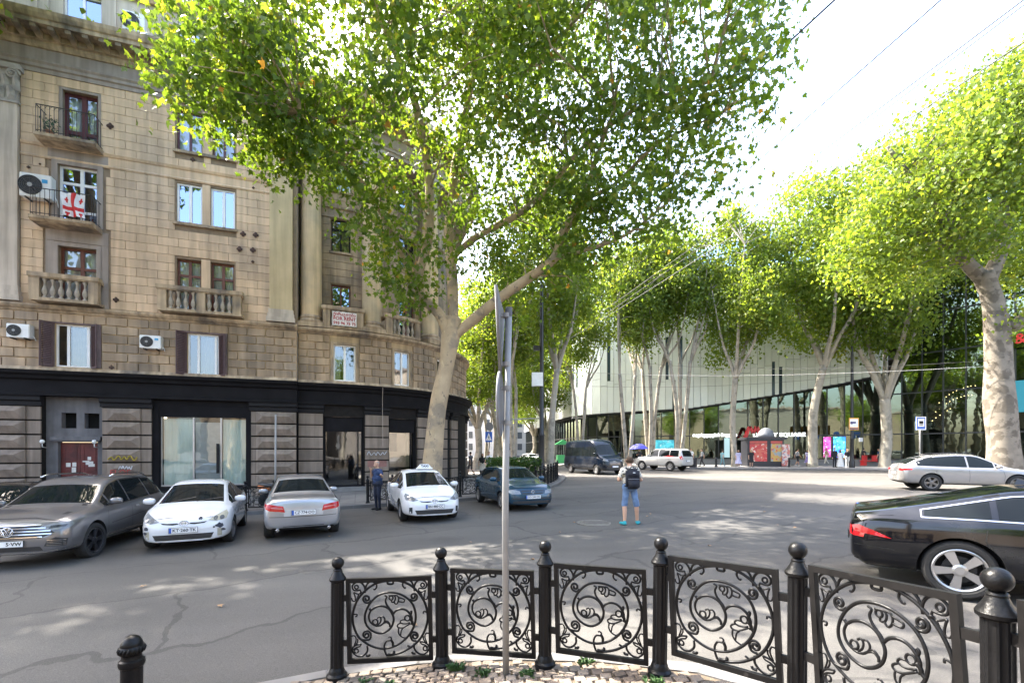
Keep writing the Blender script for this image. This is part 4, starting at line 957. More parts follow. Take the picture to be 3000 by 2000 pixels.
def leaves(name, C, size, shape, rng, parent, m, droop=.9, tint=None):
    n = len(C); k = len(shape)
    d = rng.normal(size=(n, 3)); d[:, 2] -= droop * 1.6; d /= np.linalg.norm(d, axis=1)[:, None]
    e = rng.normal(size=(n, 3)); e -= d * (e * d).sum(1)[:, None]; e /= np.linalg.norm(e, axis=1)[:, None]
    nn = np.cross(d, e)
    sz = size * rng.uniform(.5, 1.25, n)
    bend = (shape[:, 0] ** 2) * rng.uniform(-.5, .9, (n, 1)) + (shape[:, 1] ** 2) * rng.uniform(-.35, .35, (n, 1))
    P = C[:, None, :] + sz[:, None, None] * (shape[None, :, 0, None] * e[:, None, :] + shape[None, :, 1, None] * d[:, None, :] + bend[:, :, None] * nn[:, None, :])
    me = bpy.data.meshes.new(name); me.vertices.add(n * k); me.vertices.foreach_set('co', P.reshape(-1).astype(np.float32))
    me.loops.add(n * k); me.loops.foreach_set('vertex_index', np.arange(n * k, dtype=np.int32))
    me.polygons.add(n); me.polygons.foreach_set('loop_start', np.arange(0, n * k, k, dtype=np.int32)); me.polygons.foreach_set('loop_total', np.full(n, k, dtype=np.int32))
    me.update()
    a = me.attributes.new('tint', 'FLOAT', 'FACE'); t = rng.beta(2.2, 2.6, n) if tint is None else tint; a.data.foreach_set('value', np.clip(t, 0, 1).astype(np.float32))
    return obj(name, me, m, parent)
def crown_points(blobs, ncl, per, spread, rng, hollow=.35, flat=.75):
    B = np.array(blobs, float); vol = B[:, 3] * B[:, 4] * B[:, 5]; vol = vol ** .8
    idx = rng.choice(len(B), ncl, p=vol / vol.sum())
    u = rng.normal(size=(ncl, 3)); u /= np.linalg.norm(u, axis=1)[:, None]
    r = (hollow ** 3 + (1 - hollow ** 3) * rng.uniform(size=ncl)) ** (1 / 3)
    cc = B[idx, :3] + u * r[:, None] * B[idx, 3:6]
    sp = spread * rng.uniform(.6, 1.35, ncl)
    k = rng.poisson(per * (sp / spread) ** 1.5)
    P = np.repeat(cc, k, axis=0) + rng.normal(size=(k.sum(), 3)) * (np.repeat(sp, k)[:, None] * np.array([1, 1, flat]))
    return cc, P, np.repeat(rng.normal(0, .13, ncl), k)
def rough_tube(pts, rr, n, rng, amp=.06):
    """a limb: tube with uneven section"""
    P = smoothpath([tuple(p) for p in pts], 5); k = len(P); rs = np.interp(np.linspace(0, 1, k), np.linspace(0, 1, len(rr)), rr)
    mb = MB(); mb.tube([Vector(p) for p in P], list(rs), n)
    V = np.array(mb.v); ctr = np.repeat(np.array(P), n, axis=0); ph = rng.uniform(0, 6.28, 4)
    ang = np.tile(np.linspace(0, 2 * np.pi, n, endpoint=False), k); t = np.repeat(np.arange(k), n)
    f = 1 + amp * (np.sin(ang * 2 + t * .35 + ph[0]) + .7 * np.sin(ang * 3 - t * .5 + ph[1]) + .6 * np.sin(t * .9 + ph[2]))
    V = ctr + (V - ctr) * f[:, None]; mb.v = [tuple(v) for v in V]
    return mb, P, rs
def tree(name, loc, limbs, blobs, ncl, per, spread, lsize, shape, leafm, bark, seed, label, hollow=.35, twig=True, droop=.9, group=None):
    rng = np.random.default_rng(seed); T = empty(name, loc); o3 = np.array(loc)
    nodes = []
    for i, (pts, rr) in enumerate(limbs):
        mb, P, rs = rough_tube([np.array(p) - o3 for p in pts], rr, 14 if rr[0] > .2 else 9, rng)
        mb.build('trunk' if i == 0 else 'limb', bark, T, smooth=True)
        if i > 0: nodes += [(p, r) for p, r in zip(P[len(P) // 4:], rs[len(P) // 4:])]
    bl = [(b[0] - o3[0], b[1] - o3[1], b[2] - o3[2], b[3], b[4], b[5]) for b in blobs]
    cc, P, off = crown_points(bl, ncl, per, spread, rng, hollow)
    if twig and nodes:
        mb = MB(); N = np.array([q[0] for q in nodes])
        for c in cc[::2]:
            d = ((N - c) ** 2).sum(1) + 3 * np.maximum(0, N[:, 2] - c[2] + .5) ** 2; j = int(d.argmin()); a = N[j]; l = np.linalg.norm(c - a)
            if l > 6: continue
            m_ = (a + c) / 2 + np.array([0, 0, .12 * l]) + rng.normal(size=3) * .08 * l
            mb.tube([a, m_, c], [.018 + .008 * l, .012 + .005 * l, .008], 4, cap=False)
        tag(mb.build('twigs', bark, T, smooth=True), kind='stuff')
    tint = np.clip(rng.beta(2.2, 2.8, len(P)) + off, 0, .93); odd = rng.uniform(size=len(P)) < .005; tint[odd] = 1
    leaves('crown', P, lsize, shape, rng, T, leafm, droop, tint)
    return tag(T, label, 'tree', group)

# the big plane tree by the corner
def wp(lst): return [tuple(W(*q)) for q in lst]
L1 = [
 (wp([(1256, 1470, 20), (1258, 1430, 20), (1264, 1380, 20), (1283, 1200, 20), (1305, 1080, 20), (1322, 975, 20), (1330, 930, 20)]), [.62, .5, .46, .42, .40, .43, .36]),
 (wp([(1318, 1000, 20), (1290, 925, 19.8), (1236, 865, 19.5), (1228, 800, 19.2), (1255, 700, 19), (1258, 560, 18.6), (1250, 480, 18.2), (1228, 350, 17.5), (1205, 271, 17), (1148, 127, 16), (1100, 19, 15.2), (1060, -110, 14.5)]), [.30, .27, .25, .23, .23, .22, .2, .19, .17, .15, .12, .08]),
 (wp([(1328, 980, 20), (1325, 815, 20.4), (1315, 690, 20.6), (1322, 600, 20.4), (1335, 480, 20), (1354, 400, 19.8), (1371, 296, 19.5), (1400, 150, 19), (1425, -60, 18.5)]), [.33, .30, .28, .26, .23, .2, .18, .15, .1]),
 (wp([(1330, 985, 20), (1378, 943, 19.7), (1463, 874, 19), (1560, 806, 18.4), (1623, 756, 18), (1648, 686, 17.7), (1706, 587, 17.2), (1745, 470, 16.8), (1800, 320, 16.2)]), [.3, .27, .25, .235, .22, .19, .15, .11, .06]),
 (wp([(1323, 755, 20.4), (1380, 705, 20), (1440, 670, 19.4), (1502, 638, 18.8), (1600, 560, 18), (1720, 420, 17), (1900, 300, 15.6), (2080, 240, 14.2)]), [.2, .18, .17, .16, .13, .1, .08, .05]),
 (wp([(1232, 850, 19.5), (1190, 770, 19.2), (1146, 671, 18.6), (1067, 550, 17.4), (971, 448, 16.2), (850, 330, 15), (700, 210, 13.8)]), [.17, .17, .16, .14, .12, .08, .04]),
 (wp([(1371, 345, 19.6), (1450, 290, 19), (1530, 217, 18.2), (1640, 110, 17), (1760, -20, 16)]), [.13, .12, .11, .08, .05]),
 (wp([(1623, 758, 18), (1700, 737, 17.5), (1830, 690, 16.6), (1960, 590, 15.8)]), [.12, .1, .07, .04]),
 (wp([(1205, 271, 17), (1120, 330, 16), (1000, 360, 15), (880, 330, 14)]), [.09, .08, .06, .03]),
 (wp([(1706, 587, 17.2), (1800, 540, 16.4), (1930, 420, 15.2), (2120, 330, 14)]), [.1, .08, .06, .03]),
]
L1 = [(p, [r * (.9 if k == 0 else .8) for r in rr]) for k, (p, rr) in enumerate(L1)]
def wb(lst): return [(*W(a, b, d), rx, ry, rz) for a, b, d, rx, ry, rz in lst]
B1 = wb([(640, 150, 13.2, 1.5, 1.8, 1.7), (760, 260, 13.8, 1.9, 2.0, 1.6), (880, 420, 15, 1.3, 1.6, .9), (700, 60, 13.4, 1.6, 2, 1.3), (690, 190, 13.2, 2.1, 2.4, 2.4), (620, 300, 13, 1.0, 1.6, 1.2), (760, 370, 14, 1.5, 1.8, 1.0), (960, 130, 14.5, 3.0, 3, 3.0), (980, 400, 15.5, 2.2, 2.4, 1.7), (1140, 620, 16.8, 1.35, 2, 1.9), (1185, 830, 18.2, 1.1, 1.5, 1.0), (1140, 760, 18, .9, 1.2, 1.0),
         (1330, 130, 17, 3.6, 4, 3.6), (1390, 480, 19, 2.8, 3.2, 2.8), (1300, 760, 19, 1.3, 1.5, .9), (1690, 130, 15.4, 3.2, 3.2, 3.2), (1740, 450, 17, 2.9, 3, 2.4), (1720, 690, 17.6, 2.3, 2.4, 1.4), (1530, 700, 20.5, 2.1, 2.4, 2.0),
         (2040, 110, 13.6, 2.6, 2.6, 2.2), (2230, 90, 13, 1.0, 1.6, 1.5), (2000, 400, 14.6, 1.9, 2.2, 1.3), (2190, 280, 13.5, 1.2, 1.4, .8), (1890, 600, 16, 1.7, 2, 1.1), (2070, 560, 15.5, .9, 1.2, .45), (1480, 880, 20.5, 1.6, 1.8, .8), (1640, 830, 19, 1.5, 1.8, .9), (840, 450, 14.8, 1.0, 1.2, .6),
         (1300, -260, 16, 5.5, 5, 3.2), (1800, -260, 15, 4.5, 4.5, 3), (900, -250, 14, 3, 4, 2.5), (1500, 60, 21, 5, 3, 4)])
tree('plane_tree', tuple(W(1256, 1458, 20)), L1, B1, 1180, 54, .45, .21, LOBE, LEAF1, BARK, 2, 'huge mottled plane tree with a leaning trunk beside the white taxi', hollow=.3)

# kinds of street plane tree, built once at 24 m and copied along the street
def gen_limbs(rng, H, stems, fork, lean, r0, spreadf=1.0):
    limbs = []
    for s in range(stems):
        a = 2 * math.pi * s / max(1, stems) + rng.uniform(-.4, .4); q = (.012 if stems > 1 else 0) * H
        b = np.array([q * math.cos(a), q * math.sin(a), 0.]); f = np.array([lean * H * .3 + (.05 * H * math.cos(a) if stems > 1 else 0), .05 * H * math.sin(a) if stems > 1 else 0, fork * H])
        mid = (b + f) / 2 + rng.normal(size=3) * .012 * H; r = r0 * (1 if stems == 1 else .7)
        limbs.append(([b - [0, 0, .3], b + [0, 0, .03 * H], mid, f], [r * 1.35, r * 1.0, r * .88, r * .8]))
        for j in range(3 if stems > 1 else 5):
            w = a + rng.uniform(-1.2, 1.2) if stems > 1 else 2 * math.pi * j / 5 + rng.uniform(-.4, .4)
            up = rng.uniform(.28, .48) * H; out = rng.uniform(.07, .17) * H * spreadf
            e = f + np.array([out * math.cos(w), out * math.sin(w), up]); m_ = f + (e - f) * .5 + np.array([out * .15 * math.cos(w), out * .15 * math.sin(w), -.02 * H]) + rng.normal(size=3) * .012 * H
            limbs.append(([f - [0, 0, .2], f + (m_ - f) * .4, m_, e], [r * .6, r * .5, r * .36, r * .12]))
    return limbs
def gen_blobs(rng, H, c0, c1, rad, n=14):
    out = []
    for i in range(n):
        t = (i + .5) / n; z = (c0 + (c1 - c0) * t) * H; rr = rad * H * math.sin(math.pi * (.16 + .78 * t)) ** .7
        a = rng.uniform(0, 6.28); q = rr * rng.uniform(.35, .8); s = rr * rng.uniform(.42, .62)
        out.append((q * math.cos(a), q * math.sin(a), z, s, s, s * rng.uniform(.6, .9)))
        out.append((-.6 * q * math.cos(a + .8), -.6 * q * math.sin(a + .8), z + .02 * H, s * .8, s * .8, s * .6))
    return out
KINDS = []
for s, (stems, fork, lean, r0, c0, c1, rad, ncl) in enumerate([(1, .34, .1, .34, .42, .98, .22, 215), (2, .40, 0, .34, .55, .98, .18, 160), (3, .42, 0, .34, .57, .98, .17, 150), (1, .22, .05, .46, .38, .98, .25, 260)]):
    rng = np.random.default_rng(40 + s); H = 24.
    t = tree('plane_tree', (0, 0, 0), gen_limbs(rng, H, stems, fork, lean, r0), gen_blobs(rng, H, c0, c1, rad), ncl, 118, .74, .245, SIMPLE, LEAF2, PALEB, 60 + s, 'x', hollow=.3)
    KINDS.append(t)
used_kind = set()
def plant(kind, x, y, H, rz, label, group, gz=None, wide=1.0):
    t = KINDS[kind] if kind not in used_kind else copy_tree(KINDS[kind]); used_kind.add(kind)
    s = H / 24.; t.location = (x, y, side_z(x, y) if gz is None else gz); t.rotation_euler = (0, 0, rz); t.scale = (s * wide, s * wide, s)
    return tag(t, label, 'tree', group)
def xp(px, d): return (px - 1500) / F * d
G1 = 'plane trees in front of the glass mall'; G2 = 'plane trees along the house side of the street'
plant(0, xp(1612, 28), 28, 20, .4, 'slender plane tree behind the black lamp post', G2, wide=.8)
plant(1, xp(1506, 44), 44, 20, 1.0, 'plane tree behind the pedestrian crossing sign', G2)
plant(0, xp(1450, 54), 54, 21, 2.2, 'plane tree over the walking pedestrians, farther down the street', G2)
plant(3, xp(1470, 66), 66, 22, 3.0, 'distant plane tree at the end of the house side row', G2)
plant(2, xp(1425, 84), 84, 22, 4.0, 'farthest plane tree of the house side row', G2)
plant(1, xp(1697, 47), 47, 20, 5.1, 'forked plane tree right behind the dark van', G1, wide=.85)
plant(1, xp(1840, 46), 46, 23, .2, 'twin-stemmed plane tree behind the backpacker', G1, wide=.9)
plant(2, xp(1905, 47), 47, 24, 1.9, 'three-stemmed plane tree beside the blue umbrella', G1, wide=.9)
plant(2, xp(1988, 46), 46, 25, 3.3, 'three-stemmed plane tree behind the white off-roader', G1, wide=.9)
plant(0, xp(2152, 44), 44, 25, 4.4, 'tall straight plane tree next to the poster kiosk', G1, wide=.85)
plant(0, xp(2382, 43.5), 43.5, 28, 5.6, 'slim plane tree by the red metro letter and shop name', G1, wide=1.0)
plant(3, xp(2592, 42.5), 42.5, 29, .9, 'spotted plane tree forking low behind the silver moving car', G1, wide=.85)
plant(3, xp(1395, 47), 47, 19, 1.1, 'plane tree right beyond the curved corner of the house', G2, wide=1.1)
plant(0, xp(1480, 76), 76, 19, 2.0, 'plane tree far down the street, half hidden by nearer crowns', G2, wide=1.3)
plant(3, xp(1560, 92), 92, 20, .3, 'plane tree closing the far end of the street', G2, wide=1.4)
plant(3, xp(1600, 64), 64, 20, 1.6, 'plane tree at the left end of the mall row', G1, wide=1.0)
# nearest mall-side tree, thick pale trunk at the edge of the picture
LR = [
 (wp([(2945, 1420, 27), (2940, 1340, 27), (2930, 1200, 27), (2925, 1050, 27), (2912, 900, 27), (2880, 800, 27)]), [.92, .8, .68, .6, .54, .48]),
 (wp([(2885, 820, 27), (2830, 765, 27), (2790, 690, 26.5), (2700, 560, 26), (2600, 430, 25.5)]), [.42, .34, .28, .18, .08]),
 (wp([(2890, 830, 27), (2935, 720, 27), (2930, 600, 27.5), (2900, 420, 28)]), [.46, .36, .3, .12]),
 (wp([(2960, 960, 27), (3010, 920, 26.6), (3080, 800, 26), (3150, 600, 26)]), [.36, .32, .24, .1]),
]
BR = wb([(2900, 450, 27, 4.5, 4.5, 4.5), (2720, 560, 26, 3.4, 3.5, 3.2), (2950, 280, 27, 2.6, 4, 2.0), (2780, 370, 27, 2.4, 3, 2.0), (3100, 500, 27, 4.5, 4.5, 5), (2600, 640, 26.5, 2.4, 2.6, 2.4), (2640, 790, 27, 2.4, 2.4, 1.3), (2800, 720, 26, 2.4, 2.4, 1.4), (3050, 780, 27, 2, 2, 1.5), (2520, 760, 27, 1.8, 2.2, 1.6), (2985, 930, 26, .9, 1, .7), (2560, 500, 28, 1.6, 2, 1.2)])
tree('plane_tree', tuple(W(2945, 1405, 27)), LR, BR, 560, 92, .62, .205, SIMPLE, LEAF2, mat('grey_beige_bark', (.17, .148, .118), rough=.9, var=.25, scale=2.5, bump=.7, bscale=6, c2=(.1, .085, .065), c2scale=2.2, c2t=(.5, .56)), 21, 'thick pale plane trunk at the right picture edge behind the silver car', hollow=.25, group=G1)
# unseen street trees added out of view, crowns shaped to shade the near road
for i, (x, y, fz, bl, lb) in enumerate([
  (-18.9, 14.7, 12, [(-17.6, 12.3, 19.2, 3.4, 3.2, 2.3), (-18.8, 16.4, 21.6, 2.6, 2.0, 1.7), (-22, 16.2, 20, 2.8, 2.2, 1.8)], 'unseen plane tree beyond the grey off-roader, its high crown shading the road'),
  (-20.6, 12.9, 9, [(-21, 12.6, 15, 3.8, 3.4, 3.0), (-17.2, 9.2, 13.2, 3.2, 3.0, 2.6)], 'unseen plane tree farther along the shops, shading the parked cars'),
  (-11.3, 2.4, 9, [(-9.2, 4, 14.2, 4.2, 3.4, 3.0), (-13, 6, 15, 3, 3, 2.6)], 'broad unseen plane tree beside the near pavement, shading the asphalt'),
  (-6, -6.5, 9, [(-4.5, -1, 15, 4.5, 4, 3), (-8, -4, 14, 4, 4, 3)], 'unseen plane tree behind the iron fence, shading the setts')]):
    rng = np.random.default_rng(90 + i); b = (x, y, base_z(x) + .1); lim = [([(x, y, 0), (x + .2, y, 3), (x + .3, y - .1, fz)], [.5, .42, .34])]; bb = []
    for cx, cy, cz, rx_, ry_, rz_ in bl:
        for j in range(4):
            a = j * 1.571 + .3; lim.append(([lim[0][0][-1], ((x + cx) / 2 + .35 * rx_ * math.cos(a), (y + cy) / 2 + .35 * ry_ * math.sin(a), (fz + cz) / 2 + .6), (cx + .6 * rx_ * math.cos(a), cy + .6 * ry_ * math.sin(a), cz + .5)], [.2, .13, .05]))
        bb += [(cx + .5 * rx_ * math.cos(a), cy + .5 * ry_ * math.sin(a), cz + rng.uniform(-.3, .3) * rz_, .5 * rx_, .5 * ry_, .6 * rz_) for a in np.linspace(0, 5.3, 7)] + [(cx, cy, cz + .3 * rz_, .5 * rx_, .5 * ry_, .6 * rz_)]
    tree('plane_tree', b, lim, bb, 62 * len(bl), 40, .46, .32, SIMPLE, LEAF2, BARK, 95 + i, lb, twig=False, group='unseen plane trees added to shade the near road')

for i, (x, y, k, H, lb) in enumerate([(-3, -16, 3, 15, 'low forking plane tree behind the photographer before the tan house'), (9, -15, 0, 15, 'plane tree behind the photographer, near the middle of the square'), (20, -14, 3, 15, 'plane tree behind the photographer before the grey house')]):
    plant(k, x, y, H, 1.3 * i, lb, 'plane trees behind the photographer', .1, 1.2)
# ------------------------------------------------------------------ the glass mall across the square
MPTS = [(3.5, 112), (6.2, 82), (8, 66), (9.8, 58), (14.5, 55), (20.9, 52.6), (31.9, 50), (38.4, 46.5), (41.3, 43), (43.9, 39), (48, 31), (53, 20)]
mp_ = [np.array(p) for p in smoothpath([(a, b, 0) for a, b in MPTS], 10)]
ml = [0.]
for a, b in zip(mp_, mp_[1:]): ml.append(ml[-1] + float(np.linalg.norm(b - a)))
def FM(u, n, z):
    u = min(max(u, 0), ml[-1] - 1e-6); i = min(len(ml) - 2, int(np.searchsorted(ml, u, side='right') - 1)); t = (u - ml[i]) / (ml[i + 1] - ml[i])
    p = mp_[i] + (mp_[i + 1] - mp_[i]) * t; a = mp_[min(i + 2, len(mp_) - 1)] - mp_[max(i - 1, 0)]; a = a / np.linalg.norm(a)
    return Vector((p[0] + a[1] * n, p[1] - a[0] * n, z))
def uM(px, n=0.): return upx(FM, px, n, 0., ml[-1])
MALL = empty('mall_building', (25, 52, .3)); tag(MALL, 'curved glass mall with white ribbed upper storeys behind the plane trees', 'building')
def mpart(mb, name, m, parent=None, **kw):
    o = mb.build(name, m, parent or MALL, **kw)
    if parent is None: o.location = -MALL.location
    return o
MG = glass('mall_glass', (.25, .3, .26), .2, rcol=(.62, .76, .65)); MFR = mat('mall_mullion', (.03, .032, .034), rough=.4, var=.1)
WHP = mat('channel_glass_panel', (.58, .63, .58), rough=.3, var=.06, scale=.6, rand=.06, spec=.5)
DSL = mat('dark_slot_glass', (.03, .05, .06), rough=.1, var=.1); BSF = mat('black_soffit', (.012, .012, .014), rough=.7, var=.1)
MIN = mat('mall_interior', (.085, .07, .055), rough=.85, var=.35, scale=.5, c2=(.16, .12, .08), c2scale=.35)
u0w, u1w, ue = uM(1722), uM(2597), ml[-1]
ua, ub_, uc_ = uM(2020), uM(2475), uM(2597)
def soff(u): return float(np.interp(u, [0, u0w, ua, ub_, uc_], [6.1, 6.2, 6.6, 8.9, 9.6]))
zf = 1.0
# steps
for k in range(4):
    mb = FB(FM); mb.fbox(uM(1730), ue - 6, .2, .42 + .16 * k, -1, 3.2 - .42 * k, 1.5); mpart(mb, 'step', mat('step_granite', (.2, .2, .195), rough=.7, var=.1))
# interior backing
mb = FB(FM); mb.fbox(0, ue, zf, 25, -7.2, -7, 2.5); mpart(mb, 'back_wall', MIN)
mb = FB(FM); mb.fbox(0, ue, zf - .1, zf + .05, -7, .1, 2.5); mpart(mb, 'floor_slab', MIN)
for z in (6.0, 11.2, 16.4, 21.4):
    mb = FB(FM); mb.fbox(0 if z < 7 else uc_, ue, z, z + .35, -7, -.25, 2.5); mpart(mb, 'floor_slab', mat('slab_edge', (.1, .095, .09), rough=.8))
# ground storey glazing: one pane and one mullion per bay
u = 0.; bay = 1.55
while u < ue - 1:
    v = min(u + bay, ue); top = soff((u + v) / 2) if u < uc_ else 24.0
    zs = [zf, 3.55, top] if u < uc_ else [zf, 3.55, 7.6, 11.4, 15.2, 19.0, 22.8, 24.0]
    if FM(u, 0, 0).y < 26: break
    for a, b in zip(zs, zs[1:]):
        mb = FB(FM); mb.add([FM(u, 0, a), FM(v, 0, a), FM(v, 0, b), FM(u, 0, b)], [(0, 1, 2, 3)]); mpart(mb, 'pane', MG)
    mb = FB(FM); mb.fbox(u - .045, u + .045, zf, top, -.06, .12); mpart(mb, 'mullion', MFR); u = v
UE = u
for z, a in ((3.55, 0), (1.0, 0)): mb = FB(FM); mb.fbox(a, UE, z - .06, z + .06, -.05, .1, 1.5); mpart(mb, 'transom', MFR)
for z in (7.6, 11.4, 15.2, 19.0, 22.8): mb = FB(FM); mb.fbox(uc_, UE, z - .06, z + .06, -.05, .1, 1.5); mpart(mb, 'transom', MFR)
mb = FB(FM); mb.fbox(uc_, UE, 23.9, 24.4, -7, .2, 1.5); mpart(mb, 'roof_edge', MFR)
# overhanging white volume with sloping black soffit
mb = FB(FM); k = 60; V = []
for i in range(k + 1):
    uu = u0w - 14 + (uc_ - u0w + 14) * i / k; z = soff(uu); V += [FM(uu, -.3, z - .02), FM(uu, 1.62, z - .02), FM(uu, 1.62, z + .04), FM(uu, -.3, z + .5)]
mb.add(V, [(i * 4 + j, (i + 1) * 4 + j, (i + 1) * 4 + (j + 1) % 4, i * 4 + (j + 1) % 4) for i in range(k) for j in range(4)] + [(0, 1, 2, 3), (4 * k + 3, 4 * k + 2, 4 * k + 1, 4 * k)]); mpart(mb, 'soffit', BSF)
wv = random.Random(4); zt = 20.5
def whitepanels(ua_, ub2, n, zt_, wid, seed, jog=True):
    rr = random.Random(seed); u = ua_; i = 0
    while u < ub2 - .1:
        v = min(u + wid, ub2); za = soff((u + v) / 2) + .04; zz = [za] + [za + (zt_ - za) * t + (rr.uniform(-.5, .5) if jog else 0) for t in (.26, .6)] + [zt_]
        for a, b in zip(zz, zz[1:]):
            if rr.random() < .085:
                mb = FB(FM); mb.fbox(u + .02, u + wid * .45, a + .02, b, n - .1, n - .03); mpart(mb, 'dark_slot', DSL)
                mb = FB(FM); mb.fbox(u + wid * .45, v - .02, a + .02, b, n - .1, n); mpart(mb, 'cladding_panel', WHP); continue
            mb = FB(FM); mb.fbox(u + .02, v - .02, a + .02, b - .02, n - .1, n); mpart(mb, 'cladding_panel', WHP)
        u = v; i += 1
whitepanels(u0w - 1, uc_, 1.6, zt, .72, 7)
mb = FB(FM); mb.fbox(u0w - 1, uc_, 6.7, zt - .1, 1.35, 1.48, 1.5); 
V = []; k = 50
mb = FB(FM)
for i in range(k + 1):
    uu = u0w - 1 + (uc_ - u0w + 1) * i / k; V += [FM(uu, 1.48, soff(uu) + .05), FM(uu, 1.48, zt - .02)]
mb.add(V, [(2 * i, 2 * i + 2, 2 * i + 3, 2 * i + 1) for i in range(k)]); mpart(mb, 'panel_backing', mat('joint_grey', (.16, .18, .17), rough=.6))
mb = FB(FM); mb.fbox(uc_ - .02, uc_ + .02, 9.6, zt, -.2, 1.6); mpart(mb, 'end_panel', mat('white_end_panel', (.62, .63, .63), rough=.4))
mb = FB(FM); mb.fbox(u0w - 14, uc_, zt, zt + .3, -7, 1.65, 1.5); mpart(mb, 'roof_edge', MFR)
mb = FB(FM); mb.fbox(u0w - 1.1, u0w - .98, 6.0, zt, -1, 1.6); mpart(mb, 'end_panel', MATS['white_end_panel'])
# farther wing, pale flat panels
u = 0
while u < u0w - 2:
    v = min(u + 2.6, u0w - 1.5)
    for a, b in ((6.2, 10.4), (10.4, 15.5)):
        mb = FB(FM); mb.fbox(u + .03, v - .03, a + .04, b - .02, .2, .5); mpart(mb, 'pale_panel', mat('pale_wing_panel', (.6, .62, .63), rough=.35, var=.05, rand=.08))
    u = v
# set-back glass crown with posts
un = uM(1880); uu = un; 
TG = glass('roof_glass', (.5, .64, .8), .12, rcol=(.6, .75, .95))
while uu < uM(2900):
    v = uu + 2.4
    za = 20.8; zb_ = float(np.interp(uu, [un, uM(2650)], [25.5, 30.5]))
    zb2 = float(np.interp(v, [un, uM(2650)], [25.5, 30.5]))
    mb = FB(FM); mb.add([FM(uu, -5, za), FM(v, -5, za), FM(v, -5, zb2), FM(uu, -5, zb_)], [(0, 1, 2, 3)]); mpart(mb, 'roof_pane', TG)
    mb = FB(FM); mb.fbox(uu - .09, uu + .09, za, zb_ + .1, -5.08, -4.88); mpart(mb, 'roof_post', mat('steel_blue_post', (.25, .33, .42), rough=.4, metal=.3)); uu = v
# lettering and metro sign
LW = emit('sign_white', (.85, .85, .83), .35)
def msign(s_, px, z, size, m, n=.25, name='sign_letters', squeeze=None):
    uu = uM(px); p = FM(uu, n, z); q = FM(uu + .3, n, 0) - FM(uu - .3, n, 0); o = obj(name, text_mesh(s_, size, .05, .012), m, MALL); o.location = p - MALL.location; o.rotation_euler = (math.radians(90), 0, math.atan2(q.y, q.x))
    if squeeze:
        xsv = [v.co.x for v in o.data.vertices]; o.scale = (squeeze / (max(xsv) - min(xsv)), 1, 1)
    return o
msign('LIBERTY SQUARE', 2280, 3.62, .58, LW, squeeze=5.2); msign('თავისუფლების მოედანი', 2092, 3.62, .5, LW, squeeze=4.7)
t = empty('metro_sign', tuple(FM(uM(2197), 1.2, 3.3))); mb = MB()
for s in (-1, 1):
    pts = smoothpath([(s * .85, 0, 0), (s * .64, 0, .6), (s * .45, 0, 1.12), (s * .36, 0, 1.25), (s * .25, 0, 1.0), (s * .02, 0, .45)], 5)
    V = []
    for i, p in enumerate(pts):
        w_ = .19 - .06 * i / len(pts); V += [(p[0] - w_, -.09, p[2]), (p[0] + w_, -.09, p[2]), (p[0] + w_, .09, p[2]), (p[0] - w_, .09, p[2])]
    k = len(pts); mb.add(V, [(i * 4 + j, (i + 1) * 4 + j, (i + 1) * 4 + (j + 1) % 4, i * 4 + (j + 1) % 4) for i in range(k - 1) for j in range(4)] + [(0, 1, 2, 3), (4 * k - 1, 4 * k - 2, 4 * k - 3, 4 * k - 4)])
fixn(mb.build('letter', mat('metro_red', (.6, .015, .02), rough=.35), t)); mb = MB(); mb.box((0, .0, -1.4), (.12, .12, 2.8)); mb.build('post', MFR, t)
tag(t, 'red M-shaped metro sign above the mall entrance', 'sign')
# shop screens and posters behind the glass
def screen(px0, px1, z0, z1, m, label, name='shop_screen', n=.16):
    a, b = uM(px0), uM(px1); p = FM((a + b) / 2, n, z0); q = FM(b, n, 0) - FM(a, n, 0); t = empty(name, p, math.atan2(q.y, q.x)); w = q.length
    mb = MB(); mb.box((0, 0, (z1 - z0) / 2), (w, .06, z1 - z0)); mb.build('panel', m, t); mb = MB(); 
    for s in (-1, 1): mb.box((s * (w / 2 + .03), 0, (z1 - z0) / 2), (.06, .1, z1 - z0 + .12))
    mb.box((0, 0, z1 - z0 + .03), (w, .1, .06)); mb.box((0, 0, -.03), (w, .1, .06)); mb.build('bezel', MFR, t); return tag(t, label, 'screen', 'lit screens in the mall front')
def poster(name, c1, c2, c3, s=0., sc=2.):
    m = mat(name, c1, rough=.4, var=0, c2=c2, c2scale=sc, c2t=(.5, .52))
    nt = m.node_tree; b = nt.nodes['Principled BSDF']; L = nt.links.new; src = b.inputs['Base Color'].links[0].from_socket; tc = [n for n in nt.nodes if n.type == 'TEX_COORD'][0]
    n = nd(nt, 'ShaderNodeTexNoise'); n.inputs['Scale'].default_value = sc * 1.7; L(tc.outputs['Object'], n.inputs['Vector']); mr = nd(nt, 'ShaderNodeMapRange'); mr.inputs['From Min'].default_value = .6; mr.inputs['From Max'].default_value = .62; L(n.outputs['Fac'], mr.inputs['Value'])
    mx = nd(nt, 'ShaderNodeMix', data_type='RGBA'); L(mr.outputs[0], mx.inputs['Factor']); L(src, mx.inputs['A']); mx.inputs['B'].default_value = (*c3, 1); L(mx.outputs['Result'], b.inputs['Base Color'])
    if s: L(mx.outputs['Result'], b.inputs['Emission Color']); b.inputs['Emission Strength'].default_value = s
    return m
screen(2440, 2476, 1.15, 3.35, poster('blue_screen', (.02, .12, .75), (.05, .3, .9), (.2, .7, .6), .5), 'bright blue screen in the mall front')
screen(2411, 2433, 1.2, 3.35, poster('pink_screen', (.35, .03, .2), (.5, .1, .35), (.6, .6, .8), .3), 'magenta screen beside the blue one in the mall front')
screen(2121, 2137, 1.1, 3.3, emit('white_screen', (.35, .5, .52), .12), 'tall white screen left of the poster kiosk')
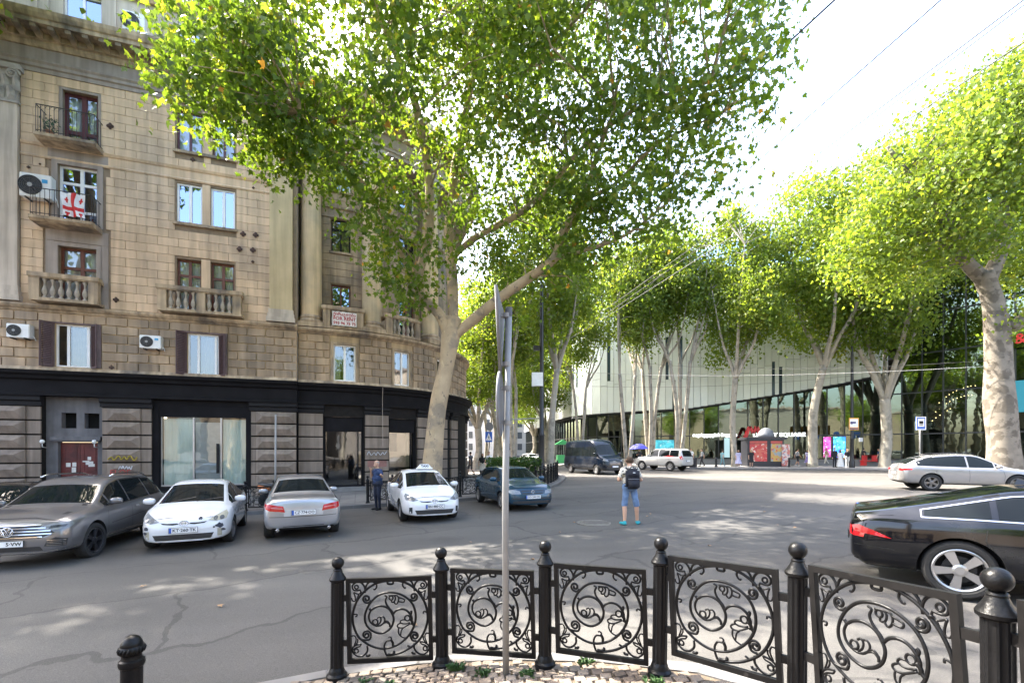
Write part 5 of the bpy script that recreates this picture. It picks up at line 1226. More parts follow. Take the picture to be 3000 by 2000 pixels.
screen(1920, 1975, 1.3, 3.1, poster('teal_screen', (.03, .25, .33), (.06, .38, .45), (.3, .5, .5), .15), 'teal shop window poster behind the white off-roader')
# hanging bulbs inside the right wing (lit)
BUL = emit('warm_bulb', (1, .72, .35), 2.5); rb = random.Random(8)
t = empty('string_lights', tuple(FM(uM(2770), -1.5, 5.4))); b_ = bpy.data.meshes.new('bulb'); bm = bmesh.new(); bmesh.ops.create_icosphere(bm, subdivisions=1, radius=.04); bm.to_mesh(b_); bm.free(); b_.materials.append(BUL)
for row in range(3):
    for k in range(11):
        uu = uM(2722 + k * 11 + row * 5); q = bpy.data.objects.new('bulb', b_); col.objects.link(q); q.parent = t; q.location = FM(uu, -1.0 - .5 * row, 5.2 + .9 * row - .03 * (k - 5) ** 2 * .5 + .14 * k) - t.location
tag(t, 'rows of warm hanging bulbs behind the mall glass', 'lights')
def wallsign(px0, px1, z0, z1, m, txt, tm, label, n=.5):
    a, b = uM(px0, n), uM(px1, n); p = FM((a + b) / 2, n, z0); q = FM(b, n, 0) - FM(a, n, 0); t = empty('shop_sign', p, math.atan2(q.y, q.x)); w = q.length; h = z1 - z0
    mb = MB(); mb.box((0, .06, h / 2), (w, .12, h)); mb.build('board', m, t)
    if txt: o = obj('lettering', text_mesh(txt, h * .8, .03, .02), tm, t); o.location = (0, -.02, h / 2); o.rotation_euler = (math.radians(90), 0, 0)
    return tag(t, label, 'sign')
wallsign(2955, 3030, 10.7, 12.2, MG, 'H&M', mat('sign_red', (.65, .02, .02), rough=.4), 'red shop letters high on the mall glass behind the thick trunk')
wallsign(2972, 3040, 5.2, 7.9, emit('teal_sign', (.02, .22, .28), .03), None, None, 'turquoise sign board low on the mall glass at the picture edge')
# far buildings closing the street
def block(x0, x1, y0, y1, h, c, label, rows, cols, nm):
    t = empty('far_building', ((x0 + x1) / 2, y0, .2)); mb = MB(); w, d = x1 - x0, y1 - y0; mb.box((0, d / 2, h / 2), (w, d, h)); mb.build('wall', mat(nm, c, rough=.85, var=.08, scale=.5), t)
    mb = MB(); mb.box((0, d / 2, h + .2), (w + .6, d + .6, .4)); mb.build('roof', mat('far_roof', (.25, .2, .17), rough=.8), t)
    for r in range(rows):
        for c_ in range(cols):
            mb = MB(); mb.box((-w / 2 + w * (c_ + .5) / cols, -.02, 1.2 + (h - 1.5) * (r + .4) / rows), (w / cols * .45, .08, (h - 1.5) / rows * .55)); mb.build('window', mat('far_window', (.05, .06, .07), rough=.15), t)
    return tag(t, label, 'building', 'far buildings closing the street')
block(-22, -9, 66, 84, 13, (.5, .46, .38), 'cream building beyond the curved corner on the house side', 4, 5, 'far_cream'); block(-14, -3, 118, 130, 17, (.55, .52, .48), 'pale building at the far end of the street', 5, 5, 'far_pale'); block(-2, 9, 124, 136, 14, (.34, .32, .28), 'dull building at the far end of the street', 4, 4, 'far_dull')
block(-34, -24, 92, 104, 15, (.42, .36, .3), 'brown building far behind the curved corner', 4, 4, 'far_brown')

# the houses behind the photographer that shut in the square (seen in windows and car paint)
block(-46, -14, -60, -40, 12, (.22, .17, .12), 'brown house behind the photographer, left of the street', 4, 9, 'rear_brown'); block(-10, 18, -62, -42, 13, (.25, .2, .14), 'tan house straight behind the photographer', 5, 8, 'rear_tan'); block(22, 60, -58, -38, 13, (.22, .2, .18), 'grey house behind the photographer across the square', 5, 10, 'rear_grey')
block(62, 76, -14, 26, 18, (.4, .34, .27), 'ochre house at the side of the square', 5, 4, 'side_ochre')
block(-34, -11, 47, 62, 15, (.3, .26, .2), 'brown house hidden behind the curved corner', 4, 7, 'corner_brown')
# ------------------------------------------------------------------ cast-iron fence
FIRON = mat('black_cast_iron', (.006, .006, .0065), rough=.34, var=.3, scale=9, bump=.18, bscale=45, spec=.2)
RUSTI = mat('chipped_black_paint', (.007, .0065, .0065), rough=.45, var=.4, scale=14, c2=(.04, .036, .033), c2scale=10, c2t=(.68, .74), spec=.2)
def post_mesh():
    n = 40; prof = [(.0, 0), (.088, 0), (.09, .02), (.088, .045), (.07, .062), (.064, .085), (.058, .1), (.0555, .11), (.0555, .855), (.07, .868), (.072, .884), (.062, .9), (.044, .93), (.036, .952), (.038, .96), (.034, .968), (.026, .972)]
    V = []; Fc = []
    for i, (r, z) in enumerate(prof):
        for j in range(n):
            w = 2 * math.pi * j / n; q = r
            if 7 <= i <= 8: q = r * (1 - .09 * (1 if j % 4 in (1, 2) else 0))
            V.append((q * math.cos(w), q * math.sin(w), z))
    for i in range(len(prof) - 1):
        for j in range(n): j2 = (j + 1) % n; Fc.append((i * n + j, i * n + j2, (i + 1) * n + j2, (i + 1) * n + j))
    mb = MB(); mb.add(V, Fc); return mb.mesh('post')
post_me = post_mesh(); post_me.materials.append(FIRON); post_me.polygons.foreach_set('use_smooth', [True] * len(post_me.polygons)); post_me.set_sharp_from_angle(angle=.5)
mb = MB(); mb.lathe([(0, -.053)] + [(.053 * math.cos(a), .053 * math.sin(a)) for a in np.linspace(-1.4, 1.4, 13)] + [(0, .053)], 24, (0, 0, 1.02)); ball_me = mb.mesh('ball'); ball_me.materials.append(FIRON); ball_me.polygons.foreach_set('use_smooth', [True] * len(ball_me.polygons))
PW = .745
def tr(x, y):
    """a traced point of the panel, to panel metres (x right, z up)"""
    u = (x - 95) / 1433.; yt = 60 - 20 * u; yb = 1475 - 80 * u; v = (yb - y) / (yb - yt); return ((u - .5) * PW, v * PW)
def stroke(mb, pts, r, r2=None, k=4, n=6, dy=0.):
    P = smoothpath([(*tr(x, y), 0) for x, y in pts], k); m = len(P); rr = [1.18 * (r + ((r2 or r) - r) * i / (m - 1)) for i in range(m)]
    Q = [Vector((p[0], dy, p[1])) for p in P]; V = []
    for i in range(m):
        t = (Q[min(i + 1, m - 1)] - Q[max(i - 1, 0)]).normalized(); a = Vector((t.z, 0, -t.x))
        for j in range(n):
            w = 2 * math.pi * j / n; V.append(Q[i] + a * math.cos(w) * rr[i] + Vector((0, 1, 0)) * math.sin(w) * rr[i] * .8)
    mb.add(V, [(i * n + j, i * n + (j + 1) % n, (i + 1) * n + (j + 1) % n, (i + 1) * n + j) for i in range(m - 1) for j in range(n)] + [tuple(reversed(range(n))), tuple((m - 1) * n + j for j in range(n))])
def circ(x, y, r, a0=0, a1=6.4, n=10): return [(x + r * math.cos(a0 + (a1 - a0) * i / n), y + r * math.sin(a0 + (a1 - a0) * i / n)) for i in range(n + 1)]
def spiral(x, y, r, a0, turns, sgn=1, n=16): return [(x + r * (1 - .85 * i / n) * math.cos(a0 + sgn * turns * 6.283 * i / n), y + r * (1 - .85 * i / n) * math.sin(a0 + sgn * turns * 6.283 * i / n)) for i in range(n + 1)]
mb = MB()
stroke(mb, [(470, 560), (500, 590), (560, 550), (640, 525), (720, 532), (800, 575), (855, 660), (875, 740), (850, 840), (790, 915), (700, 965), (620, 972), (530, 940), (450, 880), (400, 790), (393, 690), (425, 580), (490, 470), (590, 370), (700, 318), (830, 303), (960, 322), (1080, 378), (1180, 470), (1235, 590), (1247, 720), (1217, 850), (1150, 970), (1060, 1070), (950, 1150), (840, 1200), (720, 1225), (600, 1218), (480, 1178), (380, 1118), (290, 1045), (232, 940), (197, 820), (190, 700), (210, 580), (260, 450), (340, 335), (440, 240), (560, 165), (700, 122), (840, 107), (980, 115), (1120, 163), (1240, 245), (1340, 360), (1410, 490), (1445, 620), (1445, 760), (1410, 890), (1350, 1010), (1270, 1110), (1170, 1190), (1050, 1260), (930, 1305), (820, 1330), (740, 1335)], .0088, .0095)
stroke(mb, [(500, 590), (462, 670), (468, 755), (510, 815), (580, 852), (650, 845), (705, 810), (760, 795), (800, 830), (800, 868)], .008, .005)
stroke(mb, circ(565, 785, 42), .0065); stroke(mb, [(600, 725), (640, 702), (662, 740), (645, 800), (600, 840)], .006); stroke(mb, [(655, 710), (700, 700), (727, 740), (712, 795), (660, 838)], .006); stroke(mb, [(712, 790), (765, 772), (808, 815), (812, 862)], .0055)
stroke(mb, [(730, 352), (768, 372), (745, 430), (757, 490), (795, 548), (842, 602), (868, 660)], .0065, .0085)
stroke(mb, circ(840, 392, 33), .006); stroke(mb, [(800, 358), (890, 355), (912, 400), (892, 452), (850, 462), (848, 420)], .006); stroke(mb, [(900, 352), (950, 362), (967, 412), (950, 472), (915, 495), (888, 458)], .006); stroke(mb, [(962, 385), (1015, 402), (1062, 422), (1050, 462), (1000, 460), (962, 450)], .006)
stroke(mb, [(868, 655), (920, 602), (1000, 577), (1080, 592), (1142, 642), (1178, 715), (1180, 785), (1200, 830), (1222, 845)], .0085, .0095); stroke(mb, [(1160, 608), (1180, 625), (1168, 665)], .008)
stroke(mb, circ(1105, 725, 44), .0065); stroke(mb, [(1065, 752), (1010, 755), (985, 795), (1050, 820), (1150, 800)], .006); stroke(mb, [(985, 805), (935, 842), (955, 880), (1035, 878), (1155, 815)], .006); stroke(mb, [(955, 885), (950, 960), (990, 1022), (1060, 1050), (1080, 1028)], .0055); stroke(mb, [(1040, 885), (1002, 925), (987, 1005)], .005); stroke(mb, [(1150, 740), (1190, 790), (1165, 830)], .013, .006)
stroke(mb, [(742, 1335), (712, 1255), (710, 1170), (752, 1100), (812, 1092), (832, 1055), (805, 1033), (780, 1042)], .008, .005); stroke(mb, [(828, 1085), (852, 1135), (845, 1190)], .011, .008); stroke(mb, [(760, 1320), (830, 1315), (875, 1280), (850, 1265)], .012, .006); stroke(mb, [(790, 105), (790, 160), (875, 160), (875, 105)], .008)
stroke(mb, spiral(430, 400, 78, .3, 1.6), .0075, .009); stroke(mb, spiral(1220, 375, 74, 2.6, 1.6, -1), .0075, .009); stroke(mb, spiral(415, 1000, 78, .2, 1.6, -1), .0075, .009); stroke(mb, spiral(1225, 1015, 74, 2.8, 1.6), .0075, .009)
stroke(mb, [(490, 1020), (465, 1075), (400, 1085), (320, 1075)], .008); stroke(mb, [(1150, 1010), (1180, 1085), (1250, 1100)], .008)
stroke(mb, [(200, 660), (260, 655), (255, 690), (235, 692)], .006); stroke(mb, [(1435, 632), (1385, 615), (1378, 650)], .006); stroke(mb, [(1095, 1175), (1130, 1190), (1140, 1215)], .007)
def corner(f):
    for pts, r, r2 in [([(405, 300), (402, 210), (345, 132), (255, 128), (198, 185), (215, 250), (270, 262), (330, 250)], .008, .006), (circ(265, 205, 30), .006, .006), ([(320, 245), (335, 290), (290, 320), (215, 290)], .006, .005), ([(215, 290), (240, 370), (240, 430), (200, 435), (178, 380)], .0055, .005), ([(300, 320), (275, 390), (245, 435)], .0055, .005), ([(410, 240), (450, 150), (520, 118), (585, 150), (603, 205), (570, 250), (548, 238)], .0075, .006), ([(330, 290), (350, 330)], .012, .008)]: stroke(mb, [f(*p) for p in pts], r, r2)
corner(lambda x, y: (x, y)); corner(lambda x, y: (1640 - x, y - 15))
def cb(f):
    for pts, r, r2 in [([(422, 1180), (422, 1270), (350, 1345), (262, 1355), (190, 1300), (172, 1230), (230, 1175), (325, 1150)], .008, .006), (circ(240, 1265, 33), .006, .006), ([(190, 1245), (240, 1210), (300, 1190), (325, 1150)], .006, .005), ([(150, 1025), (215, 1015), (240, 1080), (205, 1175)], .0055, .005), ([(265, 1060), (265, 1110), (230, 1170)], .0055, .005), ([(400, 1345), (450, 1345), (462, 1318)], .01, .008)]: stroke(mb, [f(*p) for p in pts], r, r2)
cb(lambda x, y: (x, y)); cb(lambda x, y: (1635 - x, y - 45))
scroll_me = mb.mesh('scrollwork'); scroll_me.materials.append(FIRON); scroll_me.polygons.foreach_set('use_smooth', [True] * len(scroll_me.polygons))
mb = MB(); h = PW; w = .034
mb.box((0, 0, h - .019), (PW, .036, .038)); mb.box((0, 0, .019), (PW, .036, .038)); mb.box((-PW / 2 + w / 2, 0, h / 2), (w, .035, h - .076)); mb.box((PW / 2 - w / 2, 0, h / 2), (w, .035, h - .076))
for s in (-1, 1):
    for z in (.18, .575): mb.box((s * (PW / 2 + .037), 0, z), (.08, .028, .05))
frame_me = mb.mesh('panel_frame'); frame_me.materials.append(RUSTI)
def fence(name, posts, label, zf, lift=None):
    T = empty(name, posts[0] + (zf(*posts[0]),))
    for x, y in posts:
        o = bpy.data.objects.new('post', post_me); col.objects.link(o); o.parent = T; o.location = Vector((x, y, zf(x, y) - .01)) - T.location; o.rotation_euler = (R.uniform(-.012, .012), R.uniform(-.012, .012), R.uniform(0, 1))
        b = bpy.data.objects.new('ball', ball_me); col.objects.link(b); b.parent = o
    for i, ((x0, y0), (x1, y1)) in enumerate(zip(posts, posts[1:])):
        d = math.hypot(x1 - x0, y1 - y0); up, sf_ = (lift or {}).get(i, (0, .25))
        if d > 1.2: continue
        c = ((x0 + x1) / 2, (y0 + y1) / 2); z = (zf(x0, y0) + zf(x1, y1)) / 2 + .095 + up; sl = math.atan2(zf(x1, y1) - zf(x0, y0), d) * sf_
        o = bpy.data.objects.new('panel', frame_me); col.objects.link(o); o.parent = T; q_ = .37 * math.sin(sl); o.location = Vector((c[0] + (x1 - x0) / d * q_, c[1] + (y1 - y0) / d * q_, z)) - T.location; o.rotation_euler = (0, -sl, math.atan2(y1 - y0, x1 - x0))
        q = bpy.data.objects.new('scrollwork', scroll_me); col.objects.link(q); q.parent = o
    return tag(T, label, 'fence', 'cast-iron panel fences')
NEARP = [(-1.54, 4.0), (-.62, 4.05), (.28, 3.86), (1.14, 3.52), (1.79, 2.86), (2.06, 1.92), (2.12, 1.0)]
fence('iron_fence', NEARP, 'black scrollwork fence with ball-topped posts curving round the near corner', pavz, {3: (.06, .4), 4: (.085, .8), 5: (.1, .7)})
def along(line, off, step, t0, t1):
    pts = resample(offset_line([tuple(p) for p in line], off), step); return [(p.x, p.y) for p in pts[t0:t1]]
kl1 = [(-5.5 - .95 * t, 17.05 - .32 * t) for t in (15, 12, 9, 6, 3, 2.2)]
fence('iron_fence', [(p.x, p.y) for p in resample(offset_line(kl1, -.4), .93)], 'black scrollwork fence behind the parked cars in front of the shops', side_z)
kl2 = [tuple(p[:2]) for p in smoothpath([(-5.4, 17.1, 0), (-1.7, 18.5, 0), (.9, 20.4, 0), (2.1, 23.4, 0), (3.1, 27.4, 0), (3.6, 31.5, 0)], 8)]
fence('iron_fence', [(p.x, p.y) for p in resample(offset_line(kl2, -.45), .93)], 'black scrollwork fence along the kerb between taxi and dark van', side_z)
# short bollard at the lower left
def bollard(x, y, zf, label, s=1.):
    T = empty('bollard', (x, y, zf(x, y))); mb = MB()
    mb.lathe([(.1, 0), (.1, .05), (.085, .07), (.078, .09), (.078, .74), (.09, .75), (.095, .77), (.09, .8), (.075, .81), (.07, .83), (.072, .845)], 36)
    mb.build('shaft', FIRON, T, ang=35)
    mb = MB(); mb.lathe([(.068, .845), (.085, .86), (.09, .89), (.084, .915), (.078, .92), (.08, .926), (.074, .95), (.055, .985), (.03, 1.003), (0, 1.008)], 36)
    mb.build('acorn_cap', FIRON, T, smooth=True)
    mb = MB()
    for k in range(20): a = k * .314; mb.tube([(.087 * math.cos(a), .087 * math.sin(a), .865), (.094 * math.cos(a + .1), .094 * math.sin(a + .1), .89), (.085 * math.cos(a + .2), .085 * math.sin(a + .2), .912)], .007, 5)
    mb.build('leaf_band', FIRON, T, smooth=True); T.scale = (s, s, s); return tag(T, label, 'bollard')
bollard(-2.59, 3.1, lambda x, y: pavz(x, y) - .02, 'short black bollard with acorn cap standing alone near the camera', .8)
# galvanised sign pole with two signs seen from the edge
GALV = mat('galvanised_steel', (.24, .235, .225), rough=.55, metal=.2, var=.15, scale=6); SBK = mat('sign_back_grey', (.15, .15, .155), rough=.6, metal=.0, var=.08)
T = empty('sign_pole', (-.055, 3.75, pavz(-.055, 3.75) - .02), 0); mb = MB(); mb.tube([(.005, 0, 0), (0, 0, 1.5), (.028, 0, 3.0)], .0275, 18); mb.build('pole', GALV, T, smooth=True)
mb = MB(); mb.lathe([(.0, .045), (.029, .045), (.03, .0), (.0285, -.03)], 18, (.028, 0, 3.0)); mb.build('pole_cap', mat('dark_cap', (.08, .08, .09), rough=.6), T)
def edge_sign(poly, z, ang, label_part, parent):
    d = Vector((math.cos(ang), math.sin(ang))); nn = Vector((-d.y, d.x)); mb = MB(); k = len(poly); V = []
    for t in (0, .012): V += [(-.036 + d.x * u + nn.x * t, .0 + d.y * u + nn.y * t, z + v) for u, v in poly]
    mb.add(V, [tuple(range(k)), tuple(reversed(range(k, 2 * k)))] + [(i, i + k, (i + 1) % k + k, (i + 1) % k) for i in range(k)])
    o = fixn(mb.build(label_part, SBK, parent)); m2 = MB()
    m2.tube([Vector(v) + Vector((nn.x, nn.y, 0)) * .006 for v in V[:k]], .012, 6, closed=True)
    m2.build('rim', SBK, o, smooth=True); return o
hx = lambda r, n: [(r * math.cos(2 * math.pi * i / n), r * math.sin(2 * math.pi * i / n)) for i in range(n)]
edge_sign([(-.36, .23), (.36, .23), (.03, -.37), (-.03, -.37)], 2.87, math.radians(86.4), 'triangular_sign', T)
edge_sign(hx(.26, 36), 2.25, math.radians(86.2), 'round_sign', T)
for z in (2.98, 2.58, 2.38, 2.1):
    mb = MB(); mb.lathe([(.031, -.018), (.034, -.018), (.034, .018), (.031, .018)], 18, (.012, 0, z)); mb.box((-.03, 0, z), (.05, .03, .03)); mb.build('clamp', GALV, T)
tag(T, 'thin galvanised sign pole with two signs seen edge-on', 'sign')
# thin bent pole behind the silver saloon
x, y = xp(806, 15.2), 15.2; T = empty('thin_pole', (x, y, side_z(x, y))); mb = MB(); mb.tube([(0, 0, 0), (.01, 0, 1.5), (.02, 0, 3.3)], .03, 10); mb.build('pole', GALV, T, smooth=True); mb = MB(); mb.lathe([(.07, 0), (.07, .02), (0, .02)], 12); mb.build('foot_plate', GALV, T); tag(T, 'bare thin grey pole in front of the shop pier behind the silver saloon', 'pole')
# street lamps
BLP = mat('black_lamp_paint', (.014, .014, .016), rough=.4, var=.15)
def lamp(px, d, top, label, box=True):
    x, y = xp(px, d), d; T = empty('lamp_post', (x, y, side_z(x, y))); h = top - side_z(x, y)
    mb = MB(); mb.lathe([(.24, 0), (.24, .5), (.2, .6), (.16, .75), (.15, 2.6), (.17, 2.65), (.13, 2.75), (.12, h * .6), (.09, h)], 16); mb.build('column', BLP, T, ang=35)
    mb = MB(); mb.tube([(0, 0, h - .2), (0, 0, h + .05)], .05, 8); mb.build('tip', BLP, T)
    if box:
        mb = MB(); mb.box((-.25, -.12, 5.75), (.62, .3, .75)); mb.build('white_box', mat('box_white', (.7, .7, .69), rough=.5), T)
        mb = MB(); mb.box((-.3, -.1, 7.5), (.35, .2, .25)); mb.build('camera', BLP, T)
        mb = MB(); mb.tube([(0, 0, 3.6), (-1.2, -.1, 3.55), (-2.0, -.1, 3.5)], .04, 6); mb.build('arm', GALV, T)
    return tag(T, label, 'street lamp')
lamp(1587, 25.5, 11.2, 'tall black post with a white control box near the crossing'); T = lamp(2496, 42, 11.5, 'black lamp post with a camera warning sign before the mall', False)
mb = MB(); mb.box((.02, -.2, 4.0), (.88, .04, 1.1)); s_ = mb.build('warning_sign', mat('sign_amber', (.75, .33, .03), rough=.45), T); mb = MB(); mb.box((.02, -.226, 4.08), (.74, .01, .75)); mb.build('sign_field', mat('sign_field_white', (.8, .8, .8), rough=.4), s_)
mb = MB(); mb.box((-.02, -.236, 4.12), (.4, .01, .17), 0); mb.lathe([(.13, -.24), (.13, -.234), (0, -.234)], 14, (-.2, 0, 4.1), axis='y'); mb.build('sign_symbol', mat('sign_navy', (.02, .03, .14), rough=.4), s_); mb = MB(); mb.box((.02, -.23, 3.56), (.8, .012, .12)); mb.build('sign_band', MATS['sign_navy'], s_)
mb = MB(); mb.box((.75, -.1, 2.55), (.34, .04, .36)); mb.build('small_plate', mat('plate_grey', (.5, .5, .5), rough=.5), T)
def roundpole(x, y, h, r, T): mb = MB(); mb.tube([(0, 0, 0), (0, 0, h)], r, 12); return mb.build('pole', GALV, T, smooth=True)
x, y = xp(1432, 40), 40; T = empty('crossing_sign', (x, y, side_z(x, y))); roundpole(x, y, 3.6, .035, T)
mb = MB(); mb.box((0, -.05, 3.05), (.62, .03, .9)); b_ = mb.build('board', mat('sign_blue', (.02, .1, .42), rough=.4), T)
mb = MB(); mb.add([(-.25, -.07, 2.75), (.25, -.07, 2.75), (0, -.07, 3.4)], [(0, 1, 2)]); mb.build('white_triangle', MATS['sign_field_white'], b_); mb = MB(); mb.lathe([(.035, -.076), (0, -.076)], 8, (.0, 0, 3.17), axis='y')
for a, c in (((0, 3.13), (0, 2.98)), ((0, 2.98), (-.09, 2.82)), ((0, 2.98), (.08, 2.82)), ((0, 3.09), (-.09, 2.99)), ((0, 3.09), (.08, 3.0))): mb.tube([(a[0], -.078, a[1]), (c[0], -.078, c[1])], .018, 5)
mb.build('walking_figure', MATS['black_paint'], b_); mb = MB(); mb.lathe([(.02, -.03), (.36, -.03), (.36, .0), (.02, .0)], 20, (0.05, .05, 3.95), axis='y'); mb.build('round_sign_back', SBK, T); tag(T, 'blue pedestrian crossing sign on a grey pole beside the curved house', 'sign')
x, y = xp(2695, 33), 33; T = empty('bus_stop_sign', (x, y, side_z(x, y))); roundpole(x, y, 3.7, .05, T)
mb = MB(); mb.box((0, -.07, 3.55), (.72, .04, .95)); b_ = mb.build('board', MATS['sign_blue'], T); mb = MB(); mb.box((0, -.1, 3.6), (.44, .02, .55)); mb.build('white_field', MATS['sign_field_white'], b_); mb = MB(); mb.box((0, -.115, 3.62), (.3, .01, .2)); mb.box((0, -.115, 3.45), (.3, .01, .07)); mb.build('bus_symbol', MATS['black_paint'], b_)
mb = MB()
for q in ((0, 4.0, .72, .05), (0, 3.1, .72, .05), (-.335, 3.55, .05, .85), (.335, 3.55, .05, .85)): mb.box((q[0], -.094, q[1]), (q[2], .01, q[3]))
mb.build('white_border', MATS['sign_field_white'], b_); tag(T, 'blue bus stop sign above the silver moving car', 'sign')
# poster kiosk, stand, bins, bench
x, y = xp(2238, 44.5), 44.5; T = empty('poster_kiosk', (x, y, side_z(x, y)), -.1); mb = MB(); mb.box((-.65, .5, 1.3), (2.0, 1.6, 2.6)); mb.box((1.05, .5, 1.3), (1.36, 1.5, 2.6)); mb.build('cabinet', mat('kiosk_black', (.02, .02, .025), rough=.4), T)
mb = MB(); mb.box((.1, .5, 2.72), (3.7, 1.8, .24)); mb.build('roof', MATS['kiosk_black'], T)
mb = MB(); mb.lathe([(.75, 0), (.73, .3), (.62, .6), (.4, .84), (.15, .95), (0, .97)], 20, (.45, .6, 2.84)); mb.build('dome', mat('dome_grey', (.16, .17, .19), rough=.5), T, smooth=True)
for cx, w, m_ in ((-.65, 1.6, poster('red_poster', (.5, .05, .05), (.55, .12, .08), (.7, .6, .5), 0, 2.5)), (1.05, 1.05, poster('yellow_poster', (.5, .3, .08), (.25, .3, .3), (.5, .06, .06), 0, 2.8))):
    mb = MB(); mb.box((cx, -.32 if cx < 0 else -.27, 1.35), (w, .03, 1.7)); p_ = mb.build('poster', m_, T); mb = MB(); mb.box((cx, -.32 if cx < 0 else -.27, 2.36), (w, .03, .22)); mb.build('header_strip', mat('header_red', (.5, .08, .06), rough=.5), T)
tag(T, 'black advertising kiosk with red and yellow posters before the mall', 'kiosk')
x, y = xp(2302, 44), 44; T = empty('poster_stand', (x, y, side_z(x, y))); mb = MB(); mb.box((0, 0, 1.1), (.75, .12, 2.1)); mb.build('board', poster('pink_poster', (.5, .15, .12), (.6, .5, .45), (.2, .25, .35), 0, 3), T); mb = MB(); mb.box((0, 0, .03), (.8, .4, .06)); mb.build('foot', MATS['kiosk_black'], T); tag(T, 'slim red poster stand right of the kiosk', 'stand')
x, y = xp(2030, 42), 42; T = empty('waste_bin', (x, y, side_z(x, y))); mb = MB(); mb.lathe([(.3, 0), (.36, .1), (.38, .8), (.33, .82), (.33, .5), (0, .5)], 14); mb.build('bin', MATS['kiosk_black'], T, ang=40); mb = MB(); mb.lathe([(.39, .8), (.41, .84), (.39, .88), (.35, .84)], 14); mb.build('rim', MATS['kiosk_black'], T); tag(T, 'dark waste bin at the kerb behind the white off-roader', 'bin')
for px, lb in ((2098, 'dark kerb bollard left of the poster kiosk'), (2312, 'dark kerb bollard right of the poster stand')):
    x, y = xp(px, 43), 43; T = empty('kerb_bollard', (x, y, side_z(x, y))); mb = MB(); mb.lathe([(.14, 0), (.14, .1), (.09, .14), (.09, .72), (.12, .76), (.11, .84), (.05, .9), (0, .92)], 12); mb.build('shaft', BLP, T, ang=40); mb = MB(); mb.lathe([(.125, .5), (.125, .56), (.09, .56)], 12); mb.build('collar', BLP, T); tag(T, lb, 'bollard')
p = FM(uM(2545), 2.6, .42); T = empty('red_bench', p, .0); mb = MB(); mb.box((0, 0, .45), (1.9, .5, .1)); mb.build('seat', mat('bench_red', (.6, .03, .03), rough=.4), T)
for s in (-.75, .75): mb = MB(); mb.box((s, 0, .2), (.25, .5, .4)); mb.build('leg', MATS['bench_red'], T)
mb = MB(); mb.box((-.5, .2, .75), (.5, .1, .5)); mb.box((.5, .2, .75), (.5, .1, .5)); mb.build('backrest', MATS['bench_red'], T); tag(T, 'bright red bench on the mall steps', 'bench')
x, y = 6.3, 56; T = empty('green_kiosk', (x, y, side_z(x, y))); mb = MB(); mb.box((0, 1, .5), (1.4, 2, 1.0)); mb.build('counter', mat('kiosk_green', (.05, .38, .12), rough=.5), T); mb = MB(); mb.add([(-1, -.2, 2.3), (1, -.2, 2.3), (1, 2.2, 2.3), (-1, 2.2, 2.3), (0, -.2, 2.9), (0, 2.2, 2.9)], [(0, 1, 4), (1, 2, 5, 4), (2, 3, 5), (3, 0, 4, 5), (0, 3, 2, 1)]); mb.build('canopy', MATS['kiosk_green'], T)
for sx in (-.9, .9):
    for sy in (-.1, 2.1): mb = MB(); mb.tube([(sx, sy, 0), (sx, sy, 2.32)], .04, 6); mb.build('leg', GALV, T)
tag(T, 'green kiosk with pitched canopy left of the dark van', 'kiosk')
# planter with shrubs on the house-side pavement
for px, d, lb in ((1505, 24.5, 'stone planter with a clipped hedge beside the lamp post'),):
    x, y = xp(px, d), d; T = empty('hedge_planter', (x, y, side_z(x, y)), .35); mb = MB(); mb.box((0, 0, .3), (3.0, .9, .6)); mb.build('trough', mat('planter_stone', (.4, .3, .22), rough=.85, var=.15, scale=3), T)
    rng = np.random.default_rng(7); P = np.stack([rng.uniform(-1.45, 1.45, 2600), rng.uniform(-.5, .5, 2600), rng.uniform(.55, 1.45, 2600)], 1); leaves('foliage', P, .13, SIMPLE, rng, T, leafmat('hedge_leaf', [(0, (.02, .05, .012)), (1, (.07, .13, .025))], .3), .0); tag(T, lb, 'planter')
# overhead wires
CAB = mat('cable_black', (.03, .03, .035), rough=.6); CABW = mat('cable_pale', (.3, .3, .3), rough=.6)
def cable(a, b, sag, r, m, label):
    A, B = W(*a), W(*b); k = 24; pts = [A + (B - A) * (i / k) - Vector((0, 0, sag * 4 * (i / k) * (1 - i / k))) for i in range(k + 1)]
    o = MB(); o.tube(pts, r, 5); return tag(o.build('overhead_cable', m, smooth=True), label, 'cable', 'overhead cables')
cable((2640, -180, 11), (1330, 1000, 44), .3, .026, CAB, 'thick overhead cable crossing the big plane crown')
cable((2960, -180, 11), (1500, 1080, 46), .3, .018, CAB, 'thin overhead cable just right of the big plane crown')
cable((3250, -190, 11), (1560, 1050, 46), .35, .019, CAB, 'upper one of the close pair of overhead cables'); cable((3270, -190, 11), (1560, 1062, 46), .42, .016, CAB, 'lower one of the close pair of overhead cables')
cable((3420, -160, 12), (1640, 1010, 48), .3, .022, CAB, 'overhead cable skimming the crowns before the mall')
cable((2905, 1072, 26.6), (1640, 1085, 47), .55, .015, CABW, 'pale sagging cable tied to the thick trunk before the mall')
cable((2905, 1055, 26.6), (1850, 1060, 46.5), .6, .012, CAB, 'dark sagging cable above the pale one before the mall'); cable((2500, 1100, 42), (1700, 1130, 47), .5, .012, CAB, 'dark cable strung between lamp post and forked tree')
